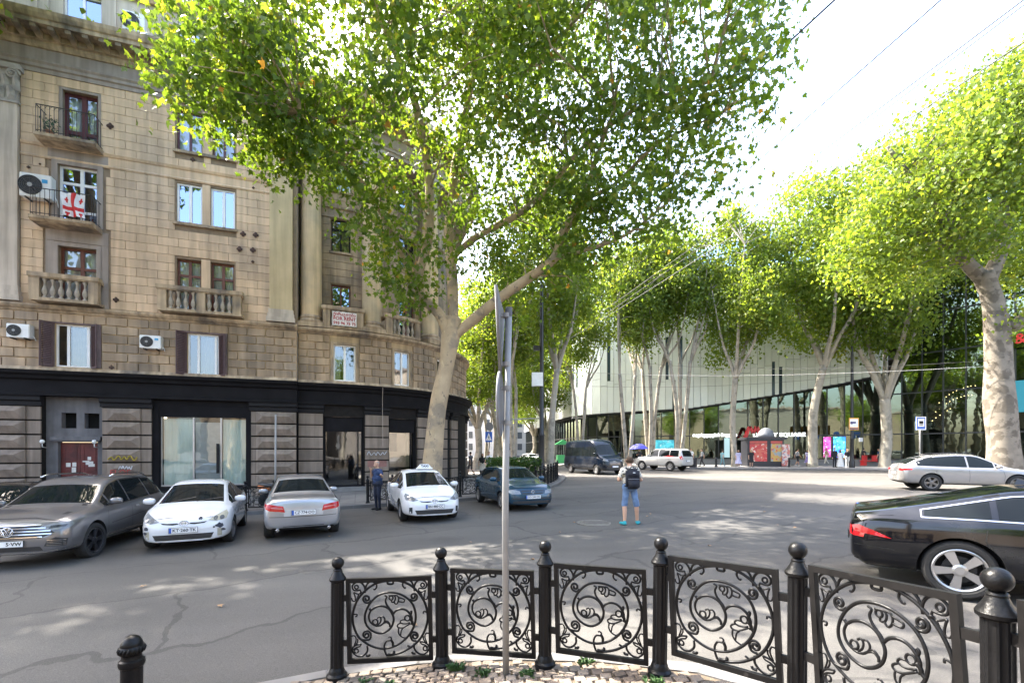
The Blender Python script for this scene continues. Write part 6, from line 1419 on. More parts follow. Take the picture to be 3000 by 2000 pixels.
# ------------------------------------------------------------------ vehicles
def paint(name, c, metal=.0, rough=.22, coat=1.): return mat(name, c, rough=rough, var=.05, scale=2, spec=.35, metal=metal, coat=coat, c2=tuple(min(1, q * .8 + .03) for q in c), c2scale=1.2, c2t=(.5, .75))
CGL = mat('car_glass', (.008, .011, .012), rough=.03, var=0, spec=.22); TYRE = mat('tyre_rubber', (.016, .016, .016), rough=.85, var=.2, scale=20)
PLAS = mat('black_plastic', (.014, .014, .015), rough=.5, var=.1); SEAM = mat('seam_black', (.008, .008, .008), rough=.8, var=0)
CHR = mat('chrome', (.62, .62, .63), rough=.12, metal=1., var=0); ALLOY = mat('alloy_rim', (.45, .45, .46), rough=.3, metal=.85, var=.05); BRIM = mat('black_rim', (.02, .02, .022), rough=.3, var=.1)
LENS = mat('headlamp_lens', (.2, .21, .22), rough=.1, metal=.1, var=.3, scale=14); LENSY = mat('hazed_lens', (.36, .34, .26), rough=.25, var=.2, scale=9); TAIL = mat('tail_lamp_red', (.38, .008, .012), rough=.08, var=.15, scale=10); DLENS = mat('dark_lens', (.05, .055, .06), rough=.05, metal=.3, var=.2, scale=10)
PLW = mat('plate_white', (.75, .75, .74), rough=.4, var=.05); PLB = mat('plate_blue', (.03, .1, .4), rough=.4); PLT = mat('plate_black', (.01, .01, .01), rough=.5)
def ip(tab, x): return float(np.interp(x, [t[0] for t in tab], [t[1] for t in tab]))
def car_body(sp):
    xsall = sorted(set([round(t[0], 4) for k in ('top', 'belt', 'hw', 'wt') for t in sp[k]])); x0, x1 = xsall[0], xsall[-1]
    xs = []
    for a, b in zip(xsall, xsall[1:]):
        xs.append(a)
        k = int((b - a) / .2)
        xs += [a + (b - a) * (i + 1) / (k + 1) for i in range(k)]
    xs.append(x1)
    q = [xs[0]]
    for x in xs[1:]:
        if x - q[-1] > .018: q.append(x)
    xs = q; V = []; m = None
    for x in xs:
        w, zb, zs, zt, wt = ip(sp['hw'], x), ip(sp['zb'], x), ip(sp['belt'], x), ip(sp['top'], x), ip(sp['wt'], x); zs = min(zs, zt - .004); h = zs - zb; sw = .93 * w; wt = min(wt, sw * .97)
        cr = min(sp.get('cr', .06), (zt - zs) * .35 + .012); a = (sw, zs); b = (wt, zt - cr)
        P = [(0, zb), (.78 * w, zb), (.93 * w, zb + .05 * h), (.985 * w, zb + .22 * h), (w, zb + .48 * h), (.992 * w, zb + .74 * h), (.965 * w, zs - .05 * h), a]
        for t, bu in ((.08, 0), (.5, .018), (.92, .006)): P.append((a[0] + (b[0] - a[0]) * t + bu * min(1, (zt - zs) * 3), a[1] + (b[1] - a[1]) * t))
        P += [(wt - .015, zt - cr * .72), (wt * .8, zt - cr * .36), (wt * .42, zt - cr * .09), (0, zt)]
        full = P + [(-y, z) for y, z in reversed(P[1:-1])]; m = len(full); V += [(x, y, z) for y, z in full]
    Fc = [(i * m + j, (i + 1) * m + j, (i + 1) * m + (j + 1) % m, i * m + (j + 1) % m) for i in range(len(xs) - 1) for j in range(m)]
    Fc += [tuple(range(m)), tuple((len(xs) - 1) * m + j for j in reversed(range(m)))]
    me = bpy.data.meshes.new('b'); me.from_pydata(V, [], Fc); o = bpy.data.objects.new('b', me); col.objects.link(o); fixn(o)
    s = o.modifiers.new('s', 'SUBSURF'); s.levels = 1; s.render_levels = 1
    cu = MB()
    for ax in sp['axles']:
        for sd in (-1, 1):
            W2 = sp['W'] / 2; y0, y1 = sorted((sd * (W2 - .34), sd * (W2 + .2))); cu.lathe([(sp['arch'], y0), (sp['arch'], y1)], 32, (ax, 0, sp['r']), axis='y')
    co = cu.build('c', None); fixn(co); bo = o.modifiers.new('bo', 'BOOLEAN'); bo.operation = 'DIFFERENCE'; bo.object = co; bo.solver = 'EXACT'
    bpy.context.view_layer.update(); r = evalmesh(o); bpy.data.objects.remove(o); bpy.data.objects.remove(co)
    mi = []
    for p in r.polygons:
        c = p.center; dark = 0
        for ax in sp['axles']:
            if (c.x - ax) ** 2 + (c.z - sp['r']) ** 2 < (sp['arch'] + .004) ** 2 and abs(c.y) < sp['W'] / 2 * 1.02 and c.z < sp['r'] + sp['arch'] and abs(p.normal.y) < .98 or (abs(c.x - ax) < sp['arch'] and abs(abs(c.y) - (sp['W'] / 2 - .34)) < .01): dark = 1
        if p.normal.z < -.85 and c.z < .5: dark = 1
        if sp.get('clad') and c.z < sp['clad'](c.x): dark = 2
        mi.append(dark)
    r.polygons.foreach_set('material_index', mi); r.polygons.foreach_set('use_smooth', [True] * len(r.polygons)); r.set_sharp_from_angle(angle=math.radians(38)); return r
def bvh_of(me):
    return BVHTree.FromPolygons([v.co.copy() for v in me.vertices], [tuple(p.vertices) for p in me.polygons])
DIRS = {'front': (Vector((-1, 0, 0)), lambda a, b: Vector((6, a, b))), 'rear': (Vector((1, 0, 0)), lambda a, b: Vector((-6, a, b))), 'left': (Vector((0, -1, 0)), lambda a, b: Vector((a, 4, b))), 'right': (Vector((0, 1, 0)), lambda a, b: Vector((a, -4, b))), 'top': (Vector((0, 0, -1)), lambda a, b: Vector((a, b, 6)))}
def patch(bv, poly, proj, name, m, parent, off=.005, step=.07, smooth=True):
    bm = bmesh.new()
    try: bm.faces.new([bm.verts.new((a, b, 0)) for a, b in poly])
    except ValueError: bm.free(); return None
    for ax in (0, 1):
        lo, hi = min(p[ax] for p in poly), max(p[ax] for p in poly); k = lo + step
        while k < hi - 1e-3:
            co = [0, 0, 0]; no = [0, 0, 0]; co[ax] = k; no[ax] = 1; bmesh.ops.bisect_plane(bm, geom=bm.verts[:] + bm.edges[:] + bm.faces[:], plane_co=co, plane_no=no); k += step
    bmesh.ops.triangulate(bm, faces=[f for f in bm.faces if len(f.verts) > 4])
    d, org = DIRS[proj]
    for v in bm.verts:
        h = bv.ray_cast(org(v.co.x, v.co.y), d)
        if h[0] is None: q = bv.find_nearest(org(v.co.x, v.co.y) + d * (5 if proj != 'top' else 4.8)); h = (q[0], q[1])
        nrm = h[1] if h[1].dot(d) < 0 else -h[1]; v.co = h[0] + nrm * off
    for f in bm.faces: f.normal_update()
    fl = [f for f in bm.faces if f.normal.dot(d) > 0]
    if fl: bmesh.ops.reverse_faces(bm, faces=fl)
    me = bpy.data.meshes.new(name); bm.to_mesh(me); bm.free(); return obj(name, me, m, parent, smooth=smooth)
def strip(bv, pts, w, proj, name, m, parent, off=.003):
    P = [Vector(p) for p in pts]; A = []; B = []
    for i, p in enumerate(P):
        t = (P[min(i + 1, len(P) - 1)] - P[max(0, i - 1)]).normalized(); n = Vector((-t.y, t.x)) * w / 2; A.append(p + n); B.append(p - n)
    d, org = DIRS[proj]; V = []
    for a, b in zip(A, B):
        for q in (a, b):
            h = bv.ray_cast(org(q.x, q.y), d)
            if h[0] is None: h = bv.find_nearest(org(q.x, q.y) + d * 4.5)
            nrm = h[1] if h[1].dot(d) < 0 else -h[1]; V.append(h[0] + nrm * off)
    mb = MB(); mb.add(V, [(2 * i, 2 * i + 1, 2 * i + 3, 2 * i + 2) for i in range(len(P) - 1)]); return mb.build(name, m, parent)
def dens(pts, step=.08):
    out = [pts[0]]
    for a, b in zip(pts, pts[1:]):
        k = max(1, int(math.hypot(b[0] - a[0], b[1] - a[1]) / step)); out += [(a[0] + (b[0] - a[0]) * (i + 1) / k, a[1] + (b[1] - a[1]) * (i + 1) / k) for i in range(k)]
    return out
_whl = {}
def wheel(r, rr, style, rm):
    key = (r, rr, style, rm.name)
    if key in _whl: return _whl[key]
    t = MB(); wd = .115; t.lathe([(rr, -wd * .8), (rr + .02, -wd), (r - .035, -wd), (r - .008, -wd * .75), (r, -wd * .4), (r, wd * .4), (r - .008, wd * .75), (r - .035, wd), (rr + .02, wd), (rr, wd * .8), (rr, -wd * .8)], 40, axis='y'); tm = t.mesh('tyre'); tm.materials.append(TYRE); tm.polygons.foreach_set('use_smooth', [True] * len(tm.polygons)); tm.set_sharp_from_angle(angle=.7)
    b = MB(); b.lathe([(rr, -wd * .7), (rr, wd * .85), (rr - .012, wd * .9), (rr - .03, wd * .8), (rr - .035, -wd * .6)], 40, axis='y')
    n, split = style
    for k in range(n):
        for s in ((-1, 1) if split else (0,)):
            a0 = 2 * math.pi * k / n + s * .05; a1 = 2 * math.pi * k / n + s * (.5 / n * 1.3); w0, w1 = (.022, .02) if split else (.032, .055)
            p0 = Vector((math.cos(a0), 0, math.sin(a0))) * .05; p1 = Vector((math.cos(a1), 0, math.sin(a1))) * (rr - .015); t_ = (p1 - p0).normalized(); nn = Vector((-t_.z, 0, t_.x))
            V = [p0 - nn * w0, p0 + nn * w0, p1 + nn * w1, p1 - nn * w1]; V = [v + Vector((0, wd * .55, 0)) for v in V] + [v + Vector((0, wd * .84 if i < 2 else wd * .78, 0)) for i, v in enumerate(V)]; b.add(V, [(0, 1, 2, 3), (7, 6, 5, 4), (0, 4, 5, 1), (1, 5, 6, 2), (2, 6, 7, 3), (3, 7, 4, 0)])
    b.lathe([(.075, wd * .5), (.075, wd * .84), (.05, wd * .92), (0, wd * .92)], 20, axis='y'); bm_ = b.mesh('rim'); bm_.materials.append(rm)
    c = MB(); c.lathe([(rr - .04, -wd * .2), (0, -wd * .2)], 24, axis='y'); c.lathe([(rr * .62, -wd * .1), (rr * .62, wd * .1), (0, wd * .1)], 24, axis='y'); cm = c.mesh('brake_disc'); cm.materials.append(mat('brake_dark', (.035, .035, .037), rough=.5, metal=.5))
    _whl[key] = (tm, bm_, cm); return _whl[key]
def plate(T, p, rz, text, flat=True, pitch=0., w=.52, sh=0., fr_=1.):
    e = empty('licence_plate', p, rz, T); e.rotation_euler = (0, pitch, rz)
    mb = MB(); mb.box((0, 0, 0), (.012, w, .112)); mb.build('plate_board', PLW, e); mb = MB(); mb.box((.0065, -w / 2 + .025, 0), (.004, .045, .106)); mb.build('plate_band', PLB, e)
    if text: o = obj('plate_text', text_mesh(text, .105, .001, .002), PLT, e); o.location = (.009, .02 + sh, -.002); o.rotation_euler = (math.radians(90), 0, math.radians(90)); xs_ = [v.co.x for v in o.data.vertices]; o.scale = ((w * fr_ - .09) / (max(xs_) - min(xs_)), .9, 1)
    m2 = MB()
    for s in (-1, 1): m2.box((.002, 0, s * .058), (.014, w + .012, .006)); m2.box((.002, s * (w / 2 + .003), 0), (.014, .006, .11))
    m2.build('plate_frame', PLAS, e); return e
CARS = []
def make_car(name, sp, center, h, label, pm, cat='car', rim=(5, True), rm=None, group=None, steer=0., zf=None, clad=None, chrome=False):
    zf = zf or road_z; hx_, hy_ = h; l = math.hypot(hx_, hy_); hx_ /= l; hy_ /= l
    zz = {}
    for k, ax in (('f', sp['axles'][0]), ('r', sp['axles'][1])): zz[k] = zf(center[0] + hx_ * ax, center[1] + hy_ * ax)
    pitch = math.atan2(zz['f'] - zz['r'], sp['axles'][0] - sp['axles'][1]); z0 = zz['r'] + (zz['f'] - zz['r']) * (-sp['axles'][1]) / (sp['axles'][0] - sp['axles'][1])
    T = empty(name, (center[0], center[1], z0)); T.rotation_euler = (0, -pitch, math.atan2(hy_, hx_))
    me = sp.get('_me')
    if me is None: me = car_body(sp); sp['_me'] = me
    me = me.copy(); B = obj('body', me, [pm, SEAM, PLAS], T); bv = sp.get('_bv') or bvh_of(me); sp['_bv'] = bv
    for i, ax in enumerate(sp['axles']):
        for sd in (-1, 1):
            tm, bm_, cm = wheel(sp['r'], sp['rr'], rim, rm or ALLOY); w_ = bpy.data.objects.new('wheel', tm); col.objects.link(w_); w_.parent = T
            w_.location = (ax, sd * (sp['W'] / 2 - .135), sp['r']); w_.rotation_euler = (0, R.uniform(0, 6), (0 if sd > 0 else math.pi) + (steer if i == 0 else 0)); w_.rotation_mode = 'XYZ'
            for nm, q in (('rim', bm_), ('brake_disc', cm)): o = bpy.data.objects.new(nm, q); col.objects.link(o); o.parent = w_
    # glass
    def samp(a, b, n=14): return [a + (b - a) * i / n for i in range(n + 1)]
    x0, x1 = sp['side']; gl = sp.get('gl', .035)
    lowf = lambda x: ip(sp['belt'], x) + gl; topf = lambda x: min(ip(sp['top'], x) - min(sp.get('cr', .06), .1) - .05, sp.get('side_z', 9))
    piv = [x0] + sp['pillars'] + [x1]
    for sd in ('left', 'right'):
        for a, b in zip(piv, piv[1:]):
            a2, b2 = a + .03, b - .03; X = [x for x in samp(a2, b2, 10) if topf(x) - lowf(x) > .03]
            if len(X) < 2: continue
            poly = [(x, lowf(x)) for x in X] + [(x, topf(x)) for x in reversed(X)]
            patch(bv, poly, sd, 'side_window', CGL, T, .004, .12)
        X = [x for x in samp(x0, x1, 30) if topf(x) - lowf(x) > .02]
        if len(X) > 2:
            if chrome:
                loop = [(x, lowf(x) - .012) for x in X] + [(x, topf(x) + .012) for x in reversed(X)]; loop.append(loop[0]); strip(bv, dens(loop, .1), .015, sd, 'window_trim', CHR, T, .005)
        for s_ in sp.get('seams', []): strip(bv, dens(s_), .009, sd, 'door_seam', SEAM, T, .0025)
        for hx2, hz in sp.get('handles', []): patch(bv, [(hx2 - .09, hz - .014), (hx2 + .09, hz - .014), (hx2 + .09, hz + .016), (hx2 - .09, hz + .016)], sd, 'door_handle', CHR if chrome else pm, T, .025)
    for key, nm in (('ws', 'windscreen'), ('rw', 'rear_window')):
        if key in sp:
            a, b = sp[key]; X = samp(a, b, 8); mar = .055; ys_ = [ip(sp['wt'], x) - mar for x in X]
            patch(bv, [(x, -y) for x, y in zip(X, ys_)] + [(x, y) for x, y in reversed(list(zip(X, ys_)))], 'top', nm, CGL, T, .004, .12)
    if 'rwz' in sp:
        z0_, z1_, hw_ = sp['rwz']; patch(bv, [(-hw_, z0_), (hw_, z0_), (hw_ - .08, z1_), (-hw_ + .08, z1_)], 'rear', 'rear_window', CGL, T, .004, .12)
    # mirrors
    mx, mz = sp['mirror']
    for sd in (-1, 1):
        yb = sd * (ip(sp['hw'], mx) * .9); mb = MB(); mb.lathe([(0, -.12), (.05, -.11), (.075, -.05), (.08, .02), (.07, .09), (.04, .12), (0, .125)], 14, (mx, yb + sd * .15, mz + .05), axis='y'); V = np.array(mb.v); V[:, 0] = mx + (V[:, 0] - mx) * .8; mb.v = [tuple(v) for v in V]
        o = mb.build('mirror', pm, T, smooth=True); mb = MB(); mb.tube([(mx, yb - sd * .02, mz - .02), (mx, yb + sd * .1, mz + .02)], .025, 8); mb.build('mirror_arm', PLAS, o)
    return T, bv
def mir(poly): return [(-a, b) for a, b in reversed(poly)]
def both(bv, poly, proj, name, m, T, off=.006, step=.06):
    patch(bv, poly, proj, name, m, T, off, step); patch(bv, mir(poly), proj, name, m, T, off, step)
def dots(bv, pts, r, proj, name, m, T, off=.012):
    for a, b in pts: patch(bv, [(a + r * math.cos(k * .524), b + r * math.sin(k * .524)) for k in range(12)], proj, name, m, T, off, .2)
def fx(bv, y, z):
    h = bv.ray_cast(Vector((6, y, z)), Vector((-1, 0, 0))); return h[0].x
def rx(bv, y, z):
    h = bv.ray_cast(Vector((-6, y, z)), Vector((1, 0, 0))); return h[0].x
HYB = dict(W=1.745, r=.315, rr=.2, arch=.36, axles=(1.31, -1.39), zb=[(-2.23, .28), (-1.9, .2), (1.9, .2), (2.23, .22)],
  top=[(-2.23, .72), (-2.2, .97), (-2.1, 1.06), (-1.9, 1.12), (-1.4, 1.26), (-.8, 1.41), (-.2, 1.49), (.15, 1.48), (.42, 1.42), (1.36, 1.01), (1.5, .965), (1.9, .83), (2.1, .735), (2.19, .64), (2.23, .5)],
  belt=[(-2.23, .7), (-2.15, .93), (-1.8, .99), (-1, .965), (0, .925), (.9, .90), (1.4, .88), (1.9, .75), (2.12, .64), (2.23, .48)],
  hw=[(-2.23, .6), (-2.18, .72), (-2.0, .82), (-1.5, .865), (0, .8725), (1.4, .87), (1.75, .845), (2.0, .77), (2.12, .69), (2.2, .57), (2.23, .42)],
  wt=[(-2.23, .5), (-2.1, .6), (-1.9, .62), (-.8, .56), (0, .56), (.42, .58), (1.36, .70), (1.5, .72), (1.9, .64), (2.12, .5), (2.23, .32)],
  ws=(.47, 1.33), rw=(-1.85, -.95), side=(-1.72, 1.16), pillars=[-.95, -.05, .78], mirror=(.86, .97), handles=[(-.35, .8), (-1.25, .82)],
  seams=[[(.98, .3), (1.02, .6), (.95, .9)], [(-.05, .26), (-.04, .6), (-.06, .92)], [(-.98, .26), (-1.0, .5), (-1.12, .7), (-1.1, .95)], [(.98, .27), (-.98, .27)]])
def hyb_front(T, bv, text, lens2=None, wear=False):
    lamp = [(.44, .655), (.6, .625), (.765, .66), (.79, .76), (.745, .83), (.62, .77)]
    patch(bv, lamp, 'front', 'headlight', lens2 or LENS, T, .008, .05); patch(bv, mir(lamp), 'front', 'headlight', LENS, T, .008, .05)
    dots(bv, [(.58, .685), (.69, .69), (-.58, .685), (-.69, .69)], .042, 'front', 'lamp_bulb', mat('bulb_grey', (.12, .12, .125), rough=.15, var=0), T, .014)
    both(bv, [(.09, .60), (.2, .585), (.38, .605), (.43, .64), (.3, .622), (.12, .625)], 'front', 'grille_slit', PLAS, T); patch(bv, [(-.5, .265), (.5, .265), (.56, .385), (-.56, .385)], 'front', 'lower_grille', PLAS, T)
    for k in range(3): strip(bv, dens([(-.53, .29 + .03 * k), (.53, .29 + .03 * k)]), .008, 'front', 'grille_bar', mat('grille_grey_bar', (.05, .05, .05), rough=.5), T, .012)
    both(bv, [(.62, .3), (.7, .3), (.7, .46), (.62, .47)], 'front', 'fog_lamp', LENSY if wear else DLENS, T); strip(bv, dens([(-.66, .70), (-.3, .735), (0, .742), (.3, .735), (.66, .70)]), .01, 'front', 'hood_seam', SEAM, T, .003)
    e = empty('emblem', (fx(bv, 0, .62) + .012, 0, .62), 0, T); mb = MB()
    for w_, h_ in ((.085, .058), (.032, .056), (.07, .02)): mb.tube([(.004, w_ * math.cos(a), h_ * math.sin(a) + (.018 if h_ == .02 else 0)) for a in np.linspace(0, 6.283, 22)[:-1]], .0075, 5, closed=True)
    mb.build('ring', CHR, e, smooth=True); plate(T, (fx(bv, 0, .47) + .02, 0, .475), 0, text)
    if wear:
        PP = mat('torn_paint', (.03, .035, .05), rough=.7, var=.4, scale=20); rr = random.Random(3)
        for cy, cz, s in ((.66, .53, .09), (.72, .42, .05), (-.68, .52, .06), (-.7, .43, .05), (.56, .5, .03), (.3, .70, .05)):
            patch(bv, [(cy + s * rr.uniform(.5, 1) * math.cos(a), cz + s * .8 * rr.uniform(.5, 1) * math.sin(a)) for a in np.linspace(0, 6.0, 11)], 'front', 'paint_damage', PP, T, .0075, .05)
    # wipers
    for y0_ in (-.45, .1): strip(bv, dens([(1.36, y0_), (1.15, y0_ + .5)]), .022, 'top', 'wiper', PLAS, T, .015)
WHITE = paint('white_car_paint', (.62, .625, .63), rough=.25); WHITE2 = paint('white_taxi_paint', (.66, .665, .67), rough=.22)
T, bv = make_car('parked_car', HYB, (-8.15, 12.0), (.42, -.9), 'scuffed white hatchback with plate KT-260-TK between grey and silver cars', WHITE, group='cars parked by the shops', steer=-.1)
hyb_front(T, bv, 'KT·260·TK', LENSY, True); tag(T, 'scuffed white hatchback with plate KT-260-TK between grey and silver cars', 'car', 'cars parked by the shops')
T, bv = make_car('taxi', HYB, (-3.05, 15.0), (.385, -.92), '', WHITE2); hyb_front(T, bv, 'BN·480·CC')
TS = empty('taxi_sign', (.2, .12, 1.475), 0, T); mb = MB(); mb.box((0, 0, .025), (.2, .5, .04)); mb.build('sign_base', PVC, TS); mb = MB(); mb.add([(-.09, -.22, .045), (.09, -.22, .045), (.09, .22, .045), (-.09, .22, .045), (-.05, -.13, .16), (.05, -.13, .16), (.05, .13, .16), (-.05, .13, .16)], [(0, 1, 5, 4), (1, 2, 6, 5), (2, 3, 7, 6), (3, 0, 4, 7), (4, 5, 6, 7)]); mb.build('sign_top', PVC, TS); o = obj('sign_text', text_mesh('TAXI', .11, .002, .003), PLT, TS); o.location = (.085, 0, .1); o.rotation_euler = (math.radians(71), 0, math.radians(90))
tag(T, 'clean white taxi hatchback with roof sign, a man leaning on it', 'taxi', 'cars parked by the shops')
# grey off-roader
SUV = dict(W=1.98, r=.375, rr=.265, arch=.43, cr=.07, axles=(1.53, -1.37), zb=[(-2.44, .4), (-2, .26), (1.9, .26), (2.44, .3)],
  top=[(-2.44, .8), (-2.41, 1.03), (-2.34, 1.14), (-2.24, 1.27), (-1.98, 1.58), (-1.75, 1.665), (-.8, 1.705), (0, 1.695), (.32, 1.64), (.52, 1.56), (1.24, 1.15), (1.4, 1.1), (2.0, 1.02), (2.28, .93), (2.39, .82), (2.44, .6)],
  belt=[(-2.44, .78), (-2.36, 1.0), (-2, 1.1), (-1, 1.07), (0, 1.04), (1.2, 1.03), (1.8, .98), (2.2, .88), (2.38, .74), (2.44, .56)],
  hw=[(-2.44, .68), (-2.38, .84), (-2.2, .93), (-1.8, .975), (0, .98), (1.6, .99), (2.0, .965), (2.24, .9), (2.36, .81), (2.42, .68), (2.44, .56)],
  wt=[(-2.44, .55), (-2.2, .7), (-1.95, .63), (-1.7, .61), (0, .63), (.5, .65), (1.24, .78), (1.4, .82), (2, .79), (2.28, .7), (2.44, .48)],
  ws=(.58, 1.2), side=(-2.0, 1.06), pillars=[-1.22, -.1, .78], mirror=(.86, 1.1), handles=[(-.35, .92), (-1.2, .94)], rwz=(1.2, 1.52, .62),
  seams=[[(1.02, .4), (1.05, .7), (1.0, 1.02)], [(-.1, .34), (-.09, .7), (-.1, 1.03)], [(-1.05, .36), (-1.1, .62), (-1.3, .82), (-1.28, 1.06)], [(1.02, .38), (-1.05, .36)], [(.9, .66), (-1.3, .76)]])
GREY = paint('grey_metallic', (.14, .137, .14), .4, .3)
T, bv = make_car('parked_car', SUV, (-10.35, 10.95), (.31, -.95), '', GREY, rim=(5, True), rm=BRIM, steer=-.12, chrome=True)
both(bv, [(.44, .76), (.62, .73), (.85, .76), (.9, .82), (.86, .88), (.66, .86), (.5, .83)], 'front', 'headlight', LENS, T, .008, .05); both(bv, [(.6, .765), (.82, .79), (.84, .83), (.62, .82)], 'front', 'lamp_inner', DLENS, T, .012, .06)
patch(bv, [(-.5, .6), (.5, .6), (.7, .7), (.47, .85), (-.47, .85), (-.7, .7)], 'front', 'grille', PLAS, T, .006)
for k, (z, w_) in enumerate(((.62, .53), (.675, .66), (.73, .64), (.785, .56), (.84, .48))): strip(bv, dens([(-w_, z), (w_, z)]), .018, 'front', 'grille_bar', CHR, T, .014)
patch(bv, [(-.55, .36), (.55, .36), (.5, .44), (-.5, .44)], 'front', 'lower_grille', PLAS, T); both(bv, [(.56, .44), (.84, .42), (.86, .56), (.72, .6), (.6, .54)], 'front', 'air_intake', PLAS, T)
for k in range(4):
    for s in (-1, 1): strip(bv, dens([(s * .6, .455 + .033 * k), (s * .84, .44 + .033 * k)]), .009, 'front', 'intake_bar', CHR, T, .012)
strip(bv, dens([(-.9, .37), (-.55, .33), (.55, .33), (.9, .37)]), .03, 'front', 'bumper_trim', CHR, T, .008); strip(bv, dens([(-.72, .9), (-.3, .96), (.3, .96), (.72, .9)]), .01, 'front', 'hood_seam', SEAM, T, .003)
for s in ('left', 'right'): strip(bv, dens([(1.0, .42), (-.95, .42)]), .025, s, 'sill_trim', CHR, T, .006)
e = empty('emblem', (fx(bv, 0, .74) + .02, 0, .73), 0, T); mb = MB(); mb.tube([(.0, .085 * math.cos(a), .085 * math.sin(a)) for a in np.linspace(0, 6.283, 26)[:-1]], .011, 6, closed=True)
for pts in ([(-.05, .07), (0, .01), (.05, .07)], [(-.075, .035), (-.035, -.07), (0, -.005), (.035, -.07), (.075, .035)]): mb.tube([(.002, a, b) for a, b in pts], .009, 5)
mb.build('ring', CHR, e, smooth=True); plate(T, (fx(bv, 0, .5) + .02, 0, .51), 0, '5·VW', sh=.1, fr_=.62)
for s in (-1, 1): mb = MB(); mb.tube([(-1.6, s * .62, 1.66), (-1.3, s * .63, 1.73), (0, s * .64, 1.745), (.25, s * .65, 1.69)], .018, 8); mb.build('roof_rail', CHR, T, smooth=True)
tag(T, 'dark grey off-roader with chrome bar grille cut by the left edge', 'car', 'cars parked by the shops')
# silver saloon seen from behind
SAL = dict(W=1.77, r=.315, rr=.21, arch=.36, axles=(1.345, -1.3), zb=[(-2.295, .34), (-2.1, .26), (1.9, .2), (2.295, .24)],
  top=[(-2.295, .7), (-2.28, .9), (-2.23, 1.0), (-2.08, 1.03), (-1.62, 1.06), (-1.5, 1.08), (-.78, 1.375), (-.4, 1.425), (.1, 1.43), (.35, 1.39), (1.1, 1.02), (1.25, .98), (1.9, .88), (2.15, .78), (2.26, .64), (2.295, .5)],
  belt=[(-2.295, .68), (-2.24, .9), (-2.08, .945), (-1, .93), (0, .9), (1.2, .89), (1.9, .80), (2.2, .66), (2.295, .48)],
  hw=[(-2.295, .64), (-2.26, .77), (-2.15, .84), (-1.6, .88), (0, .885), (1.5, .88), (1.9, .84), (2.15, .76), (2.26, .62), (2.295, .45)],
  wt=[(-2.295, .55), (-2.15, .70), (-1.62, .74), (-1.5, .73), (-.78, .565), (-.2, .55), (.35, .57), (1.1, .70), (1.25, .74), (1.9, .70), (2.2, .56), (2.295, .4)],
  ws=(.4, 1.07), rw=(-1.42, -.86), side=(-1.4, 1.0), pillars=[-.9, -.1, .68], mirror=(.78, .95), handles=[(-.35, .8), (-1.15, .82)],
  seams=[[(.95, .3), (1.0, .6), (.92, .88)], [(-.1, .26), (-.09, .6), (-.1, .9)], [(-.92, .26), (-.98, .5), (-1.1, .7), (-1.05, .92)]])
SAL['top'] = [(x, z + .09 * max(0, z - 1.02) / .4) for x, z in SAL['top']]
SILV = paint('silver_metallic', (.34, .345, .36), .6, .3)
T, bv = make_car('parked_car', SAL, (-6.0, 12.9), (-.45, .89), '', SILV)
both(bv, [(.40, .70), (.72, .74), (.84, .80), (.82, .90), (.66, .88), (.44, .84)], 'rear', 'tail_light', TAIL, T, .009, .05); both(bv, [(.44, .765), (.7, .80), (.7, .83), (.46, .80)], 'rear', 'reverse_lamp', mat('tail_pink', (.5, .12, .12), rough=.1), T, .013)
patch(bv, [(-.42, .60), (.42, .60), (.44, .76), (-.44, .76)], 'rear', 'plate_recess', mat('recess_silver', (.42, .41, .39), rough=.4), T, .006); plate(T, (rx(bv, 0, .68) - .02, 0, .68), math.pi, 'CZ·774·OO')
strip(bv, dens([(-.8, .60), (-.4, .585), (.4, .585), (.8, .60)]), .01, 'rear', 'boot_seam', SEAM, T, .003); patch(bv, [(-.5, .29), (.5, .29), (.44, .37), (-.44, .37)], 'rear', 'rear_diffuser', PLAS, T)
for s in (-1, 1): mb = MB(); mb.lathe([(.03, -.12), (.034, -.12), (.034, .06), (.03, .06)], 14, (-2.22, s * .56, .29), axis='x'); mb.build('exhaust_pipe', CHR, T, smooth=True)
mb = MB(); mb.add([(-.62, -.02, 1.40), (-.45, -.015, 1.42), (-.45, .015, 1.42), (-.62, .02, 1.40), (-.6, 0, 1.47)], [(0, 1, 4), (1, 2, 4), (2, 3, 4), (3, 0, 4)]); mb.build('antenna_fin', SILV, T)
tag(T, 'silver saloon seen from behind, parked nose to the kerb', 'car', 'cars parked by the shops')
# teal hatchback
HAT = dict(W=1.71, r=.3, rr=.19, arch=.345, axles=(1.19, -1.41), zb=[(-2.055, .3), (-1.8, .2), (1.7, .2), (2.055, .22)],
  top=[(-2.055, .7), (-2.04, .92), (-1.97, 1.03), (-1.62, 1.27), (-1.3, 1.38), (-.5, 1.425), (.1, 1.42), (.33, 1.37), (1.0, 1.03), (1.12, .985), (1.72, .87), (1.92, .78), (2.02, .64), (2.055, .45)],
  belt=[(-2.055, .68), (-2, .88), (-1.7, .96), (0, .9), (1, .89), (1.7, .79), (1.96, .64), (2.055, .45)],
  hw=[(-2.055, .6), (-2.0, .75), (-1.8, .82), (-1.2, .85), (1.2, .855), (1.65, .83), (1.88, .76), (2.0, .64), (2.055, .45)],
  wt=[(-2.055, .5), (-1.95, .6), (-1.6, .58), (-.5, .55), (.33, .56), (1.0, .69), (1.12, .72), (1.72, .68), (1.96, .52), (2.055, .38)],
  ws=(.39, .98), rw=(-1.9, -1.5), side=(-1.6, .9), pillars=[-1.0, -.1, .6], mirror=(.7, .95), handles=[(-.35, .8), (-1.15, .82)],
  seams=[[(.88, .3), (.92, .6), (.85, .88)], [(-.1, .26), (-.09, .6), (-.1, .9)], [(-1.02, .28), (-1.06, .5), (-1.2, .7), (-1.15, .93)]])
